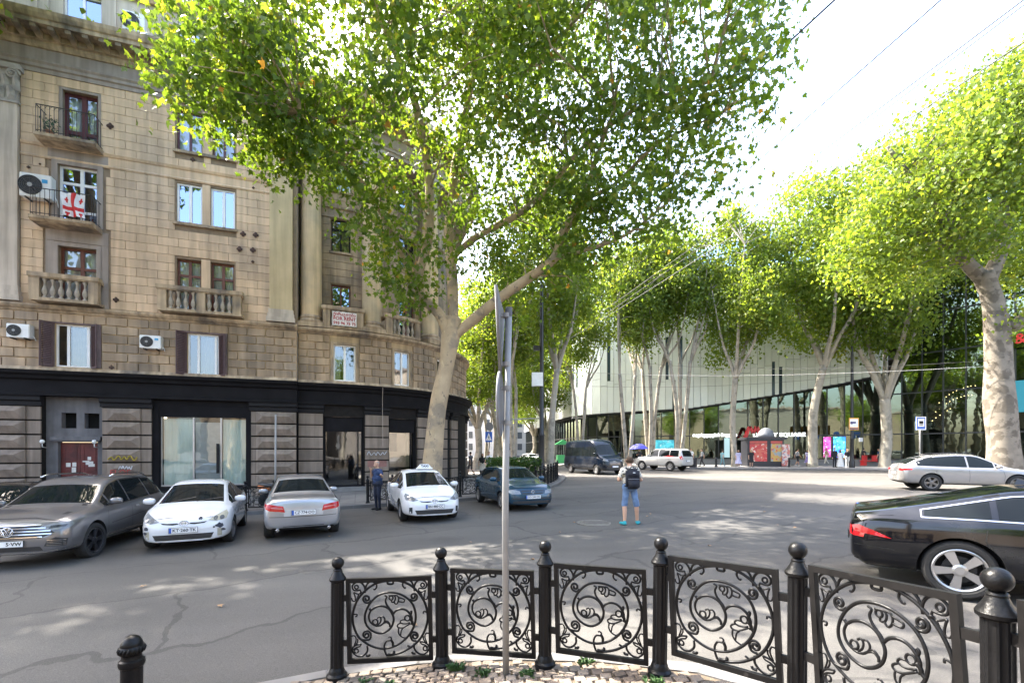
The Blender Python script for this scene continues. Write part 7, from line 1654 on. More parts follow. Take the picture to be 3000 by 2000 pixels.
TEAL = paint('teal_metallic', (.005, .04, .075), .3, .25, .6)
T, bv = make_car('moving_car', HAT, (-.05, 16.7), (.36, -.93), '', TEAL, rim=(6, False))
both(bv, [(.42, .57), (.68, .565), (.77, .62), (.74, .70), (.6, .70), (.45, .66)], 'front', 'headlight', LENS, T, .009, .05); patch(bv, [(-.36, .56), (.36, .56), (.4, .68), (-.4, .68)], 'front', 'grille', PLAS, T); strip(bv, dens([(-.36, .62), (.36, .62)]), .035, 'front', 'grille_bar', TEAL, T, .014)
patch(bv, [(-.6, .26), (.6, .26), (.6, .35), (-.6, .35)], 'front', 'lower_grille', PLAS, T); strip(bv, dens([(-.7, .415), (0, .42), (.7, .415)]), .03, 'front', 'bumper_strip', PLAS, T, .012); both(bv, [(.55, .27), (.66, .27), (.66, .34), (.55, .34)], 'front', 'fog_lamp', DLENS, T, .01)
e = empty('emblem', (fx(bv, 0, .63) + .02, 0, .63), 0, T); mb = MB(); mb.tube([(0, .055 * math.cos(a), .055 * math.sin(a)) for a in np.linspace(0, 6.283, 20)[:-1]], .008, 5, closed=True); mb.tube([(0, -.075, -.012), (0, .02, .006), (0, -.02, -.006), (0, .075, .012)], .008, 5); mb.build('ring', CHR, e, smooth=True)
plate(T, (fx(bv, 0, .46) + .02, 0, .47), 0, 'OO·244·OO'); strip(bv, dens([(-.7, .73), (-.3, .76), (.3, .76), (.7, .73)]), .01, 'front', 'hood_seam', SEAM, T, .003); tag(T, 'dark teal hatchback driving out behind the sign pole', 'car')
# black fastback at the right
FAS = dict(W=1.91, r=.36, rr=.265, arch=.405, axles=(1.55, -1.38), zb=[(-2.485, .4), (-2.3, .26), (1.9, .2), (2.485, .24)],
  top=[(-2.485, .72), (-2.475, .92), (-2.43, 1.035), (-2.36, 1.045), (-2.2, 1.07), (-1.6, 1.2), (-.9, 1.365), (-.3, 1.42), (.2, 1.415), (.5, 1.35), (1.25, 1.02), (1.4, .98), (2.0, .88), (2.3, .76), (2.44, .6), (2.485, .45)],
  belt=[(-2.485, .7), (-2.45, .9), (-2.2, .965), (-1.2, .965), (0, .94), (1.3, .92), (2, .82), (2.3, .7), (2.485, .45)],
  hw=[(-2.485, .72), (-2.45, .84), (-2.32, .91), (-1.8, .95), (0, .945), (1.6, .95), (2.05, .9), (2.3, .8), (2.44, .62), (2.485, .45)],
  wt=[(-2.485, .6), (-2.4, .76), (-2.2, .78), (-1.5, .68), (-.8, .59), (0, .57), (.5, .59), (1.25, .74), (1.4, .78), (2.0, .74), (2.3, .6), (2.485, .4)],
  ws=(.55, 1.22), rw=(-1.95, -.75), side=(-1.72, 1.1), pillars=[-1.05, -.1, .75], mirror=(.85, .98), handles=[],
  seams=[[(1.0, .3), (1.05, .6), (.98, .9)], [(-.1, .28), (-.09, .6), (-.1, .93)], [(-.98, .28), (-1.0, .5), (-1.15, .75), (-1.12, .95)], [(-2.0, .55), (-2.42, .58)]])
BLUEB = paint('blue_black_paint', (.0025, .003, .005), .0, .1, .45)
T, bv = make_car('moving_car', FAS, (7.2, 5.5), (.788, -.616), '', BLUEB, rim=(5, False), chrome=True)
both(bv, [(.2, .80), (.5, .775), (.76, .72), (.90, .68), (.9, .76), (.78, .85), (.5, .855), (.2, .845)], 'rear', 'tail_light', TAIL, T, .009, .05)
for s in ('left', 'right'): patch(bv, [(-2.44, .83), (-2.36, .845), (-2.18, .77), (-2.02, .69), (-2.1, .70), (-2.3, .735), (-2.42, .76)], s, 'tail_light', TAIL, T, .009, .06)
strip(bv, dens([(-.5, .815), (.5, .815)]), .03, 'rear', 'light_bar', TAIL, T, .009); plate(T, (rx(bv, 0, .62) - .015, 0, .62), math.pi, None)
patch(bv, [(-.7, .3), (.7, .3), (.66, .4), (-.66, .4)], 'rear', 'rear_diffuser', PLAS, T); strip(bv, dens([(-.8, .37), (-.4, .34), (.4, .34), (.8, .37)]), .016, 'rear', 'chrome_strip', CHR, T, .01); strip(bv, dens([(-.84, .985), (0, 1.0), (.84, .985)]), .012, 'rear', 'boot_seam', SEAM, T, .003)
mb = MB(); mb.add([(-.75, -.035, 1.385), (-.5, -.015, 1.41), (-.5, .015, 1.41), (-.75, .035, 1.385), (-.72, 0, 1.46)], [(0, 1, 4), (1, 2, 4), (2, 3, 4), (3, 0, 4)]); mb.build('antenna_fin', BLUEB, T)
tag(T, 'shiny black fastback with thin red tail lights behind the fence', 'car')
# silver-white crossover
CRO = dict(W=1.92, r=.37, rr=.25, arch=.42, axles=(1.45, -1.36), zb=[(-2.35, .42), (-2.1, .28), (1.9, .26), (2.35, .3)],
  top=[(-2.35, .8), (-2.33, 1.0), (-2.26, 1.12), (-1.75, 1.42), (-1.25, 1.55), (-.4, 1.615), (.1, 1.6), (.38, 1.53), (1.2, 1.08), (1.35, 1.04), (1.95, .95), (2.2, .84), (2.32, .66), (2.35, .5)],
  belt=[(-2.35, .78), (-2.3, .98), (-1.9, 1.06), (-1, 1.03), (0, 1.0), (1.2, .98), (1.9, .88), (2.2, .75), (2.35, .5)],
  hw=[(-2.35, .68), (-2.3, .82), (-2.15, .9), (-1.7, .955), (0, .95), (1.5, .955), (1.95, .9), (2.2, .78), (2.31, .62), (2.35, .48)],
  wt=[(-2.35, .55), (-2.2, .68), (-1.75, .62), (-1.2, .58), (0, .58), (.38, .6), (1.2, .76), (1.35, .8), (1.95, .74), (2.2, .6), (2.35, .42)],
  ws=(.45, 1.17), rw=(-2.15, -1.55), side=(-1.85, 1.05), pillars=[-.12, .75], mirror=(.82, 1.04), handles=[(-.35, .9), (-1.15, .92)], clad=lambda x: 0.0,
  seams=[[(1.0, .4), (1.03, .7), (.97, .97)], [(-.1, .34), (-.09, .7), (-.1, 1.0)], [(-.95, .36), (-1.0, .62), (-1.2, .8), (-1.15, 1.02)]])
PEARL = paint('pearl_paint', (.27, .265, .265), .3, .25)
T, bv = make_car('moving_car', CRO, (19.7, 20.0), (.93, -.36), '', PEARL, rim=(5, False), rm=mat('dull_rim', (.16, .15, .14), rough=.4, metal=.5), chrome=False)
both(bv, [(.45, .88), (.78, .86), (.84, .94), (.5, .96)], 'rear', 'tail_light', TAIL, T, .009); 
for s in ('left', 'right'): patch(bv, [(-2.3, .88), (-2.02, .9), (-2.0, .95), (-2.28, .97)], s, 'tail_light', TAIL, T, .009)
for s in (-1, 1): mb = MB(); mb.tube([(-1.2, s * .58, 1.55), (-.9, s * .59, 1.61), (0, s * .59, 1.64), (.2, s * .6, 1.6)], .016, 6); mb.build('roof_rail', PLAS, T, smooth=True)
plate(T, (rx(bv, 0, .75) - .015, 0, .75), math.pi, None); tag(T, 'silver-white crossover driving to the right behind the black fastback', 'car')
# white off-roader far across
OFF = dict(W=1.885, r=.39, rr=.23, arch=.45, cr=.08, axles=(1.5, -1.29), zb=[(-2.38, .5), (-2.1, .36), (2.0, .36), (2.38, .42)],
  top=[(-2.38, .9), (-2.37, 1.12), (-2.32, 1.3), (-2.16, 1.72), (-1.98, 1.85), (-.5, 1.9), (.3, 1.86), (.5, 1.78), (1.08, 1.26), (1.18, 1.22), (1.95, 1.15), (2.25, 1.06), (2.35, .88), (2.38, .65)],
  belt=[(-2.38, .88), (-2.34, 1.1), (-2, 1.17), (0, 1.15), (1.1, 1.14), (1.9, 1.05), (2.25, .92), (2.38, .62)],
  hw=[(-2.38, .72), (-2.33, .84), (-2.1, .92), (0, .94), (1.6, .94), (2.0, .9), (2.25, .8), (2.35, .65), (2.38, .5)],
  wt=[(-2.38, .6), (-2.2, .72), (-1.95, .68), (0, .68), (.5, .7), (1.08, .78), (1.18, .8), (1.95, .78), (2.25, .68), (2.38, .5)],
  ws=(.55, 1.05), side=(-2.05, .95), pillars=[-1.2, -.15, .7], mirror=(.75, 1.22), handles=[(-.35, 1.02), (-1.15, 1.02)], rwz=(1.2, 1.68, .66),
  seams=[[(.95, .45), (.95, 1.13)], [(-.15, .42), (-.15, 1.13)], [(-1.05, .42), (-1.15, .8), (-1.15, 1.14)]])
T, bv = make_car('moving_car', OFF, (12.9, 38.9), (-.6, .8), '', paint('warm_white_paint', (.5, .49, .47), .1), rim=(6, False))
both(bv, [(.72, .95), (.86, .95), (.86, 1.3), (.74, 1.3)], 'rear', 'tail_light', TAIL, T, .009); plate(T, (rx(bv, 0, .85) - .015, 0, .85), math.pi, None); strip(bv, dens([(-.8, .6), (.8, .6)]), .12, 'rear', 'bumper_step', mat('bumper_grey', (.35, .34, .33), rough=.5), T, .01); tag(T, 'white off-roader crossing the square before the mall trees', 'car')
# dark van
VAN = dict(W=2.06, r=.345, rr=.2, arch=.41, cr=.16, axles=(1.95, -1.75), zb=[(-2.9, .45), (-2.6, .3), (2.5, .28), (2.9, .3)],
  top=[(-2.9, .9), (-2.89, 2.1), (-2.84, 2.45), (-2.7, 2.58), (-2, 2.62), (.6, 2.63), (1.1, 2.58), (1.35, 2.46), (1.55, 2.28), (2.24, 1.42), (2.34, 1.34), (2.72, 1.16), (2.86, .98), (2.9, .65)],
  belt=[(-2.9, .8), (-2.84, 1.3), (0, 1.28), (2.1, 1.24), (2.5, 1.12), (2.8, .9), (2.9, .6)],
  hw=[(-2.9, .86), (-2.86, .97), (-2.6, 1.02), (1.9, 1.03), (2.35, .99), (2.65, .88), (2.82, .74), (2.9, .55)],
  wt=[(-2.9, .78), (-2.7, .86), (1, .86), (1.55, .86), (2.24, .9), (2.34, .9), (2.72, .78), (2.9, .5)],
  ws=(1.62, 2.22), side=(-2.7, 2.0), side_z=2.0, gl=.06, pillars=[-1.5, -.2, .95], mirror=(1.95, 1.45), handles=[(1.05, 1.05)],
  seams=[[(1.95, .4), (1.98, .8), (1.95, 1.24)], [(.95, .4), (.95, 2.1)], [(-.25, .4), (-.25, 2.1)]])
NAVY = paint('dark_blue_van_paint', (.004, .008, .017), .0, .2, .3)
T, bv = make_car('van', VAN, (6.25, 35.1), (.38, -.925), '', NAVY, rim=(8, False), rm=mat('steel_rim', (.25, .25, .26), rough=.45, metal=.6))
both(bv, [(.5, .95), (.74, .93), (.84, 1.02), (.8, 1.12), (.55, 1.06)], 'front', 'headlight', LENS, T, .01); patch(bv, [(-.44, .66), (.44, .66), (.5, 1.0), (-.5, 1.0)], 'front', 'grille', PLAS, T)
for k in range(3): strip(bv, dens([(-.44, .74 + .09 * k), (.44, .74 + .09 * k)]), .03, 'front', 'grille_bar', mat('grille_dark_chrome', (.2, .2, .21), rough=.25, metal=.9), T, .014)
e = empty('emblem', (fx(bv, 0, .92) + .02, 0, .92), 0, T); mb = MB(); mb.tube([(0, .13 * math.cos(a), .055 * math.sin(a)) for a in np.linspace(0, 6.283, 20)[:-1]], .012, 5, closed=True); mb.build('ring', CHR, e, smooth=True)
patch(bv, [(-.7, .36), (.7, .36), (.66, .52), (-.66, .52)], 'front', 'lower_grille', PLAS, T); plate(T, (fx(bv, 0, .58) + .02, 0, .58), 0, None); tag(T, 'tall dark blue passenger van turning into the square', 'van')
# cars farther off
T, bv = make_car('moving_car', HAT, (xp(1555, 58), 58), (.4, -.9), '', WHITE); both(bv, [(.42, .57), (.68, .565), (.77, .62), (.74, .70), (.6, .70), (.45, .66)], 'front', 'headlight', LENS, T); patch(bv, [(-.36, .5), (.36, .5), (.4, .66), (-.4, .66)], 'front', 'grille', PLAS, T); plate(T, (fx(bv, 0, .42) + .02, 0, .42), 0, None); tag(T, 'small white car far down the street beside the black post', 'car')
T, bv = make_car('parked_car', SAL, (-13.4, 12.3), (.31, -.95), '', paint('black_car_paint', (.01, .011, .014), .1)); both(bv, [(.42, .62), (.68, .61), (.78, .68), (.74, .75), (.5, .72)], 'front', 'headlight', LENS, T); patch(bv, [(-.36, .45), (.36, .45), (.3, .72), (-.3, .72)], 'front', 'grille', PLAS, T); plate(T, (fx(bv, 0, .4) + .02, 0, .4), 0, None); tag(T, 'black saloon mostly hidden behind the grey off-roader', 'car', 'cars parked by the shops')
# motor scooter on the pavement behind the silver saloon
x, y = xp(828, 17.6), 17.6; T = empty('motor_scooter', (x, y, side_z(x, y)), .25)
SB = mat('scooter_black', (.015, .015, .017), rough=.3); SO = mat('scooter_orange', (.5, .13, .02), rough=.35)
for sx in (-.62, .62):
    mb = MB(); mb.lathe([(.14, -.05), (.2, -.055), (.235, -.03), (.235, .03), (.2, .055), (.14, .05), (.14, -.05)], 24, (sx, 0, .235), axis='y'); w_ = mb.build('wheel', TYRE, T, smooth=True); mb = MB(); mb.lathe([(.15, .02), (.04, .03), (0, .03)], 16, (sx, 0, .235), axis='y'); mb.build('hub', ALLOY, w_)
mb = MB(); mb.tube([(.62, 0, .3), (.5, 0, .6), (.4, 0, .98)], [.05, .06, .04], 10); mb.build('fork', SB, T, smooth=True); mb = MB(); mb.tube([(.55, 0, .62), (.42, 0, .9), (.36, 0, 1.02)], [.13, .17, .1], 12); mb.build('front_shield', SO, T, smooth=True)
mb = MB(); mb.tube([(.4, 0, .34), (0, 0, .3), (-.3, 0, .45), (-.75, 0, .62)], [.14, .15, .2, .1], 12); mb.build('frame_body', SB, T, smooth=True); mb = MB(); mb.tube([(.0, 0, .72), (-.35, 0, .76), (-.85, 0, .84)], [.1, .14, .07], 12); mb.build('seat', SB, T, smooth=True); mb = MB(); mb.tube([(-.3, 0, .62), (-.85, 0, .76)], [.15, .08], 12); mb.build('tail_panel', SO, T, smooth=True)
mb = MB(); mb.tube([(.3, -.34, 1.06), (.38, -.12, 1.0), (.38, .12, 1.0), (.3, .34, 1.06)], .018, 8); mb.build('handlebar', SB, T, smooth=True); mb = MB(); mb.tube([(-.1, .1, 0), (0, .08, .3)], .015, 6); mb.build('side_stand', SB, T)
tag(T, 'black and orange motor scooter parked on the pavement behind the silver saloon', 'motor scooter')
# ------------------------------------------------------------------ people
SKIN = mat('skin', (.46, .27, .18), rough=.55, var=.08, scale=9)
def cloth(name, c, var=.1, sc=14, **k): return mat(name, c, rough=.85, var=var + .08, scale=sc, bump=.7, bscale=11, **k)
def capsule(bm, a, b, ra, rb, seg=10):
    a, b = Vector(a), Vector(b); d = b - a; L = d.length; ax = d.normalized() if L > 1e-6 else Vector((0, 0, 1)); up = Vector((0, 0, 1)) if abs(ax.z) < .9 else Vector((1, 0, 0)); e = ax.cross(up).normalized(); f = e.cross(ax); rings = []
    prof = [(-math.sin(t) * ra, math.cos(t) * ra) for t in (1.3, .9, .45)] + [(0, ra), (L, rb)] + [(L + math.sin(t) * rb, math.cos(t) * rb) for t in (.45, .9, 1.3)]
    for h, r in prof: rings.append([bm.verts.new(a + ax * h + (e * math.cos(k * 6.2832 / seg) + f * math.sin(k * 6.2832 / seg)) * r) for k in range(seg)])
    for p, q in zip(rings, rings[1:]):
        for k in range(seg): bm.faces.new((p[k], p[(k + 1) % seg], q[(k + 1) % seg], q[k]))
    bm.faces.new(list(reversed(rings[0]))); bm.faces.new(rings[-1])
def person(x, y, rz, label, cols, hgt=1.75, pose=None, voxel=.02, zf=None, shorts=False, longsl=False, dress=None, build=1.0, hairlong=False, group=None):
    """facing +y when rz is 0"""
    P = dict(el=(-.25, -.02, 1.13), wl=(-.26, .06, .88), er=(.25, -.02, 1.13), wr=(.26, .06, .88), kl=(-.1, .02, .5), al=(-.1, -.02, .09), kr=(.1, .02, .5), ar=(.1, -.02, .09), hd=(0, .03, 1.645), fl=.0, fr=.0)
    if pose: P.update(pose)
    S = []   # a, b, ra, rb, material: 0 skin 1 shirt 2 trousers 3 shoes 4 hair 5 second shirt tone
    V = Vector; B = build
    S += [((-.1 * B, 0, 1.33), (.1 * B, 0, 1.33), .125, .125, 1), ((-.07 * B, .01, 1.12), (.07 * B, .01, 1.12), .125 * B, .125 * B, 1), ((0, .0, 1.02), (0, 0, 1.36), .14 * B, .13, 1), ((-.075 * B, 0, .96), (.075 * B, 0, .96), .125 * B, .125 * B, 2), ((-.13, -.005, 1.405), (.13, -.005, 1.405), .065, .065, 1)]
    S += [((0, -.005, 1.42), V(P['hd']) + V((0, -.015, -.09)), .06, .055, 0), (V(P['hd']) + V((0, .008, -.045)), V(P['hd']) + V((0, -.008, .03)), .078, .095, 0), (V(P['hd']) + V((0, .07, -.075)), V(P['hd']) + V((0, .05, -.05)), .035, .045, 0), (V(P['hd']) + V((0, .1, -.02)), V(P['hd']) + V((0, .115, -.04)), .012, .017, 0)]
    for s in (-1, 1): S.append((V(P['hd']) + V((s * .092, -.005, -.03)), V(P['hd']) + V((s * .098, -.012, .01)), .016, .02, 0))
    for s, e, w in ((-1, 'el', 'wl'), (1, 'er', 'wr')):
        sh = V((s * .185 * (.6 + .4 * B), 0, 1.395)); el, wr = V(P[e]), V(P[w]); mid = sh + (el - sh) * (.62 if not longsl else 1)
        S.append((sh, mid, .064, .06, 1))
        if not longsl: S.append((mid, el, .047, .043, 0))
        S.append((el, wr, .045, .031, 1 if longsl else 0))
        d = (wr - el).normalized(); sd = d.cross(V((0, 0, 1))); sd = sd.normalized() if sd.length > .1 else V((1, 0, 0))
        S.append((wr, wr + d * .07, .03, .033, 0))
        curl = V((0, 0, -1)) if abs(d.z) < .7 else V((0, 1, 0))
        for k, l in zip((-1.5, -.5, .5, 1.5), (.06, .07, .066, .052)):
            b0 = wr + d * .085 + sd * k * .018; b1 = b0 + d * l * .55 + curl * .01; b2 = b1 + (d * .6 + curl * .7).normalized() * l * .5; S.append((b0, b1, .0095, .009, 0)); S.append((b1, b2, .009, .0075, 0))
        t0 = wr + d * .03 + sd * (-s) * .03; S.append((t0, t0 + (d * .8 - sd * s * .5 + curl * .2).normalized() * .055, .011, .009, 0))
    for s, k, a, ft in ((-1, 'kl', 'al', P['fl']), (1, 'kr', 'ar', P['fr'])):
        hp_ = V((s * .088, 0, .93)); kn, an = V(P[k]), V(P[a]); tr_ = 0 if shorts else 2
        if dress: tr_ = 0
        S.append((hp_, kn, .092 * (.7 + .3 * B), .067, 2)); S.append((kn + V((0, -.005, 0)), kn + (an - kn) * .35 + V((0, -.012, 0)), .06, .058, tr_)); S.append((kn + (an - kn) * .35 + V((0, -.012, 0)), an, .057, .043 if not shorts else .036, tr_))
        if shorts: S.append((kn + (hp_ - kn) * .25, kn + V((0, 0, .01)), .082, .08, 2))
        S.append((an + V((0, -.035, -.045)), an + V((s * .03 + ft, .15, -.055)), .042, .036, 3)); S.append((an, an + V((0, 0, -.04)), .042, .045, 3))
    bm = bmesh.new()
    for a, b, ra, rb, m_ in S: capsule(bm, a, b, ra, rb, 10 if ra > .02 else 6)
    me = bpy.data.meshes.new('p'); bm.to_mesh(me); bm.free(); o = bpy.data.objects.new('p', me); col.objects.link(o)
    md = o.modifiers.new('r', 'REMESH'); md.mode = 'VOXEL'; md.voxel_size = voxel; sm = o.modifiers.new('s', 'SMOOTH'); sm.factor = .5; sm.iterations = 3 if voxel < .015 else 2
    bpy.context.view_layer.update(); r = evalmesh(o); bpy.data.objects.remove(o)
    n = len(r.polygons); C = np.empty(n * 3, np.float32); r.polygons.foreach_get('center', C); C = C.reshape(-1, 3).astype(float); best = np.full(n, 9.); mi = np.zeros(n, int)
    for a, b, ra, rb, m_ in S:
        a, b = np.array(a), np.array(b); d = b - a; l2 = max((d * d).sum(), 1e-9); t = np.clip(((C - a) * d).sum(1) / l2, 0, 1); q = np.linalg.norm(C - a - t[:, None] * d, axis=1) - (ra + (rb - ra) * t)
        k = q < best; best[k] = q[k]; mi[k] = m_
    hd = np.array(P['hd']); rel = C - hd; onh = (np.linalg.norm(rel, axis=1) < .2) & (C[:, 2] > hd[2] - .09); hair = onh & ((rel[:, 2] > .045 + .02 * (rel[:, 1] > .05)) | ((rel[:, 1] < -.02) & (rel[:, 2] > -.055 if not hairlong else rel[:, 2] > -.2))) & (np.abs(rel[:, 0]) < .12)
    mi[hair & (mi == 0)] = 4
    if cols.get('bald'): mi[hair & (rel[:, 2] > .07)] = 0
    r.polygons.foreach_set('material_index', mi.astype(np.int32)); r.polygons.foreach_set('use_smooth', [True] * n)
    T = empty('person', (x, y, (zf or side_z)(x, y)), rz); s_ = hgt / 1.75; T.scale = (s_, s_, s_)
    sh = cols.get('shirt'); obj('body', r, [SKIN, sh, cols['pants'], cols['shoes'], cols['hair']], T)
    # eyes
    mb = MB()
    for s in (-1, 1): c = V(P['hd']) + V((s * .034, .082, -.012)); mb.lathe([(0, -.008), (.011, 0), (0, .008)], 8, c)
    mb.build('eyes', mat('eye_dark', (.02, .015, .012), rough=.2), T)
    if hairlong:
        mb = MB(); h_ = V(P['hd']); mb.lathe([(.0, .115), (.07, .1), (.105, .03), (.108, -.05), (.11, -.15), (.08, -.22), (0, -.23)], 14, h_ + V((0, -.035, 0))); mb.build('hair', cols['hair'], T, smooth=True)
    if dress:
        z0, z1, r0, r1 = dress; mb = MB(); k = 24; V2 = []
        for j in range(7):
            t = j / 6; rr_ = r0 + (r1 - r0) * t ** .8
            for i in range(k): w = 6.2832 * i / k; V2.append(((rr_ * (1 + .07 * t * math.sin(w * 6))) * math.cos(w), rr_ * .78 * (1 + .07 * t * math.sin(w * 6)) * math.sin(w), z0 + (z1 - z0) * t))
        mb.add(V2, [(j * k + i, j * k + (i + 1) % k, (j + 1) * k + (i + 1) % k, (j + 1) * k + i) for j in range(6) for i in range(k)]); mb.build('skirt', cols['pants'], T, smooth=True)
    return tag(T, label, 'person', group)
HB = cloth('hair_brown', (.06, .035, .02)); HK = cloth('hair_black', (.012, .01, .01)); HG = cloth('hair_grey', (.25, .24, .23)); HY = cloth('hair_blond', (.35, .24, .12))
SHB = cloth('shoe_black', (.015, .015, .016)); SHW = cloth('shoe_white', (.6, .6, .6)); SHT = cloth('shoe_teal', (.02, .28, .32))
WT = cloth('white_tee', (.66, .65, .62)); BT = cloth('black_tee', (.015, .015, .018)); DEN = cloth('denim', (.12, .19, .32), .3, 8); NVY = cloth('navy_polo', (.012, .03, .085)); NVT = cloth('navy_trousers', (.01, .014, .03)); CRM = cloth('printed_shirt', (.56, .52, .44), .1, 8, c2=(.03, .03, .035), c2scale=22, c2t=(.55, .6)); GRT = cloth('grey_tee', (.3, .31, .32)); TAN_ = cloth('tan_cloth', (.4, .3, .2)); LAV = cloth('lavender_cloth', (.42, .4, .55)); TLC = cloth('teal_cloth', (.15, .3, .33)); DKG = cloth('dark_grey_cloth', (.05, .05, .055)); CRD = cloth('cream_cloth', (.62, .58, .5))
# man with the backpack, seen from behind
mx_, my_ = xp(1845, 11.75), 11.75
person(mx_, my_, .05, 'man in denim shorts with a black backpack standing in the road', dict(shirt=CRM, pants=DEN, shoes=SHT, hair=HB), 1.78, dict(el=(-.28, .0, 1.14), wl=(-.13, .22, 1.16), er=(.29, .0, 1.14), wr=(.13, .22, 1.16), kl=(-.12, .05, .5), al=(-.14, -.03, .09), kr=(.17, .0, .5), ar=(.2, .03, .09), hd=(.02, .085, 1.615), fl=-.03, fr=.07), .0105, road_z, shorts=True)
BP = cloth('backpack_navy', (.012, .014, .022), .15, 20); z0 = road_z(mx_, my_)
T = empty('backpack', (mx_ + .02, my_ - .2, z0 + .93), .05); bm = bmesh.new(); bmesh.ops.create_cube(bm, size=1)
for v in bm.verts: v.co = Vector((v.co.x * .34, v.co.y * .2, v.co.z * .52 + .27)); 
bmesh.ops.bevel(bm, geom=bm.edges[:], offset=.055, segments=4, affect='EDGES'); me = bpy.data.meshes.new('sack'); bm.to_mesh(me); bm.free(); obj('sack', me, BP, T, smooth=True)
for nm, zc, hh, dy in (('front_pocket', .14, .22, -.1), ('upper_pocket', .39, .16, -.09)):
    bm = bmesh.new(); bmesh.ops.create_cube(bm, size=1)
    for v in bm.verts: v.co = Vector((v.co.x * .28, v.co.y * .06 + dy, v.co.z * hh + zc))
    bmesh.ops.bevel(bm, geom=bm.edges[:], offset=.022, segments=3, affect='EDGES'); me = bpy.data.meshes.new(nm); bm.to_mesh(me); bm.free(); obj(nm, me, BP, T, smooth=True)
mb = MB(); mb.box((0, -.132, .27), (.3, .008, .012)); mb.build('zip', mat('zip_grey', (.2, .2, .22), rough=.4), T); mb = MB(); mb.box((0, -.124, .43), (.06, .006, .02)); mb.build('label_patch', PLW, T); mb = MB(); mb.tube([(-.05, .06, .53), (-.03, .03, .57), (.03, .03, .57), (.05, .06, .53)], .012, 6); mb.build('grab_loop', BP, T)
for s in (-1, 1): mb = MB(); mb.tube([(s * .1, .08, .5), (s * .12, .18, .545), (s * .12, .29, .5), (s * .14, .335, .36), (s * .17, .28, .2), (s * .15, .1, .06)], .022, 6); mb.build('strap', BP, T, smooth=True)
tag(T, 'black backpack worn by the man standing in the road', 'backpack')
# man leaning on the taxi
person(-4.83, 16.35, math.radians(140), 'man in navy polo shirt leaning one arm on the taxi', dict(shirt=NVY, pants=NVT, shoes=SHB, hair=HG, bald=True), 1.76, dict(el=(-.36, .06, 1.2), wl=(-.52, .2, 1.27), er=(.27, .06, 1.16), wr=(.12, .2, 1.42), kl=(-.12, .03, .5), kr=(.1, .03, .5), hd=(.01, .035, 1.645)), .0105, road_z, build=1.18)
walkA = dict(kl=(-.09, .14, .53), al=(-.09, .22, .1), kr=(.09, -.02, .5), ar=(.09, -.26, .14), el=(-.24, -.12, 1.14), wl=(-.24, -.12, .9), er=(.24, .06, 1.14), wr=(.24, .2, .95))
walkB = dict(kl=(-.09, -.02, .5), al=(-.09, -.22, .13), kr=(.09, .12, .52), ar=(.09, .2, .1), el=(-.24, .06, 1.14), wl=(-.23, .2, .97), er=(.24, -.12, 1.14), wr=(.25, -.14, .9))
sit = dict(kl=(-.12, .4, .52), al=(-.12, .42, .1), kr=(.12, .4, .52), ar=(.12, .42, .1))
GP1 = 'pedestrians on the house-side pavement'; GP2 = 'pedestrians on the mall pavement'
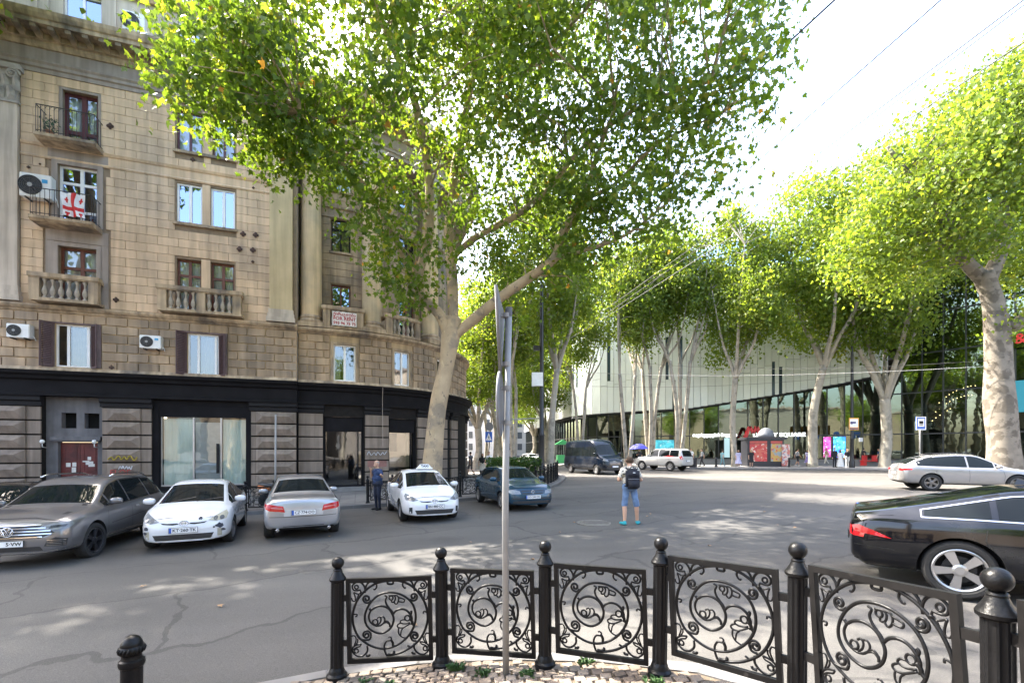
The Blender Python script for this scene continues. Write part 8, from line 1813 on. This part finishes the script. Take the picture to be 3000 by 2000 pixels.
for px, d, rz, lb, c, h_, ps, kw in [
 (1379, 35, 1.0, 'pedestrian in dark grey shirt walking beside the curved house', dict(shirt=DKG, pants=DKG, shoes=SHB, hair=HK), 1.8, walkA, dict(shorts=True)),
 (1413, 34, 3.4, 'woman in white skirt among the three pedestrians beyond the corner', dict(shirt=BT, pants=CRD, shoes=SHW, hair=HB), 1.66, walkB, dict(dress=(1.02, .45, .14, .27), hairlong=True)),
 (1432, 33.5, 3.0, 'pedestrian in pale tee beneath the crossing sign', dict(shirt=WT, pants=CRD, shoes=SHW, hair=HB), 1.78, walkA, {}),
 (2057, 44.5, 1.4, 'pedestrian in grey top and black trousers left of the tall plane tree', dict(shirt=GRT, pants=BT, shoes=SHB, hair=HK), 1.7, walkA, {}),
 (2024, 45, 2.6, 'pedestrian in white shirt behind the waste bin', dict(shirt=WT, pants=DKG, shoes=SHB, hair=HK), 1.75, None, {}),
 (2116, 44, -1.2, 'pedestrian in teal clothes near the white screen', dict(shirt=TLC, pants=TLC, shoes=SHW, hair=HB), 1.62, walkB, {}),
 (2163, 42.6, 3.1, 'woman in lavender dress in front of the tall plane tree', dict(shirt=LAV, pants=LAV, shoes=SHW, hair=HB), 1.62, None, dict(dress=(1.04, .35, .14, .34), hairlong=True)),
 (2201, 42.8, 3.0, 'blonde woman in black dress beside the poster kiosk', dict(shirt=BT, pants=BT, shoes=SHB, hair=HY), 1.66, None, dict(dress=(1.04, .55, .14, .25), hairlong=True)),
 (2183, 47, 1.2, 'pedestrian in black far behind the kiosk', dict(shirt=BT, pants=BT, shoes=SHB, hair=HK), 1.74, walkB, {}),
 (2336, 45, -1.6, 'pedestrian in pale shirt and dark shorts right of the poster stand', dict(shirt=GRT, pants=BT, shoes=SHW, hair=HK), 1.72, walkA, dict(shorts=True)),
 (2366, 45.5, 3.0, 'woman in purple dress left of the slim plane trunk', dict(shirt=LAV, pants=cloth('purple_cloth', (.22, .18, .42)), shoes=SHB, hair=HK), 1.62, None, dict(dress=(1.04, .4, .14, .3), hairlong=True)),
 (2421, 47, 1.3, 'pedestrian in tan clothes striding past the magenta screen', dict(shirt=TAN_, pants=CRD, shoes=SHB, hair=HK), 1.72, walkA, {}),
 (2445, 42.6, 3.2, 'man in black suit standing by the lamp post', dict(shirt=BT, pants=BT, shoes=SHB, hair=HK), 1.82, None, dict(longsl=True)),
 (2462, 42.4, 3.1, 'woman in long white dress between two men in black', dict(shirt=WT, pants=WT, shoes=SHW, hair=HB), 1.64, None, dict(dress=(1.04, .06, .14, .36), hairlong=True)),
 (2483, 42.7, 2.9, 'man in black tee and white trousers against the lamp post', dict(shirt=BT, pants=WT, shoes=SHW, hair=HK), 1.74, None, {}),
 (2530, 46, -1.4, 'person in black by the red bench', dict(shirt=BT, pants=BT, shoes=SHB, hair=HK), 1.72, walkB, {}),
 (2576, 44.5, .4, 'person in dark blue half hidden by the spotted trunk', dict(shirt=NVY, pants=NVT, shoes=SHB, hair=HK), 1.75, None, {}),
 (1873, 43.6, 2.9, 'person in dark clothes under the blue umbrella', dict(shirt=DKG, pants=DKG, shoes=SHB, hair=HK), 1.7, dict(er=(.26, .1, 1.15), wr=(.14, .26, 1.25)), {})]:
    zz = side_z
    if px > 2400 and d > 45.4 or px in (2183,): zz = lambda x, y: .42
    person(xp(px, d), d, rz, lb, c, h_, ps, .02, zz, group=GP1 if px < 1500 else GP2, **kw)
ux, uy = xp(1873, 43.6) - .1, 43.35; T = empty('umbrella', (ux, uy, side_z(ux, uy) + 1.2)); mb = MB(); mb.tube([(0, 0, 0), (0, 0, 1.0)], .012, 6); mb.build('shaft', BLP, T)
mb = MB(); n_ = 16; V2 = [(0, 0, 1.0)]
for j in range(1, 5):
    for i in range(n_): a = 6.2832 * i / n_; r_ = .92 * j / 4 * (1 if i % 2 == 0 else .96); V2.append((r_ * math.cos(a), r_ * math.sin(a), 1.0 - .5 * (j / 4) ** 2 + (.02 if i % 2 else 0)))
mb.add(V2, [(0, 1 + i, 1 + (i + 1) % n_) for i in range(n_)] + [(1 + (j - 1) * n_ + i, 1 + j * n_ + i, 1 + j * n_ + (i + 1) % n_, 1 + (j - 1) * n_ + (i + 1) % n_) for j in range(1, 4) for i in range(n_)]); mb.build('canopy', cloth('umbrella_blue', (.1, .1, .5), .3, 3), T)
tag(T, 'blue umbrella held open in front of the mall trees', 'umbrella')
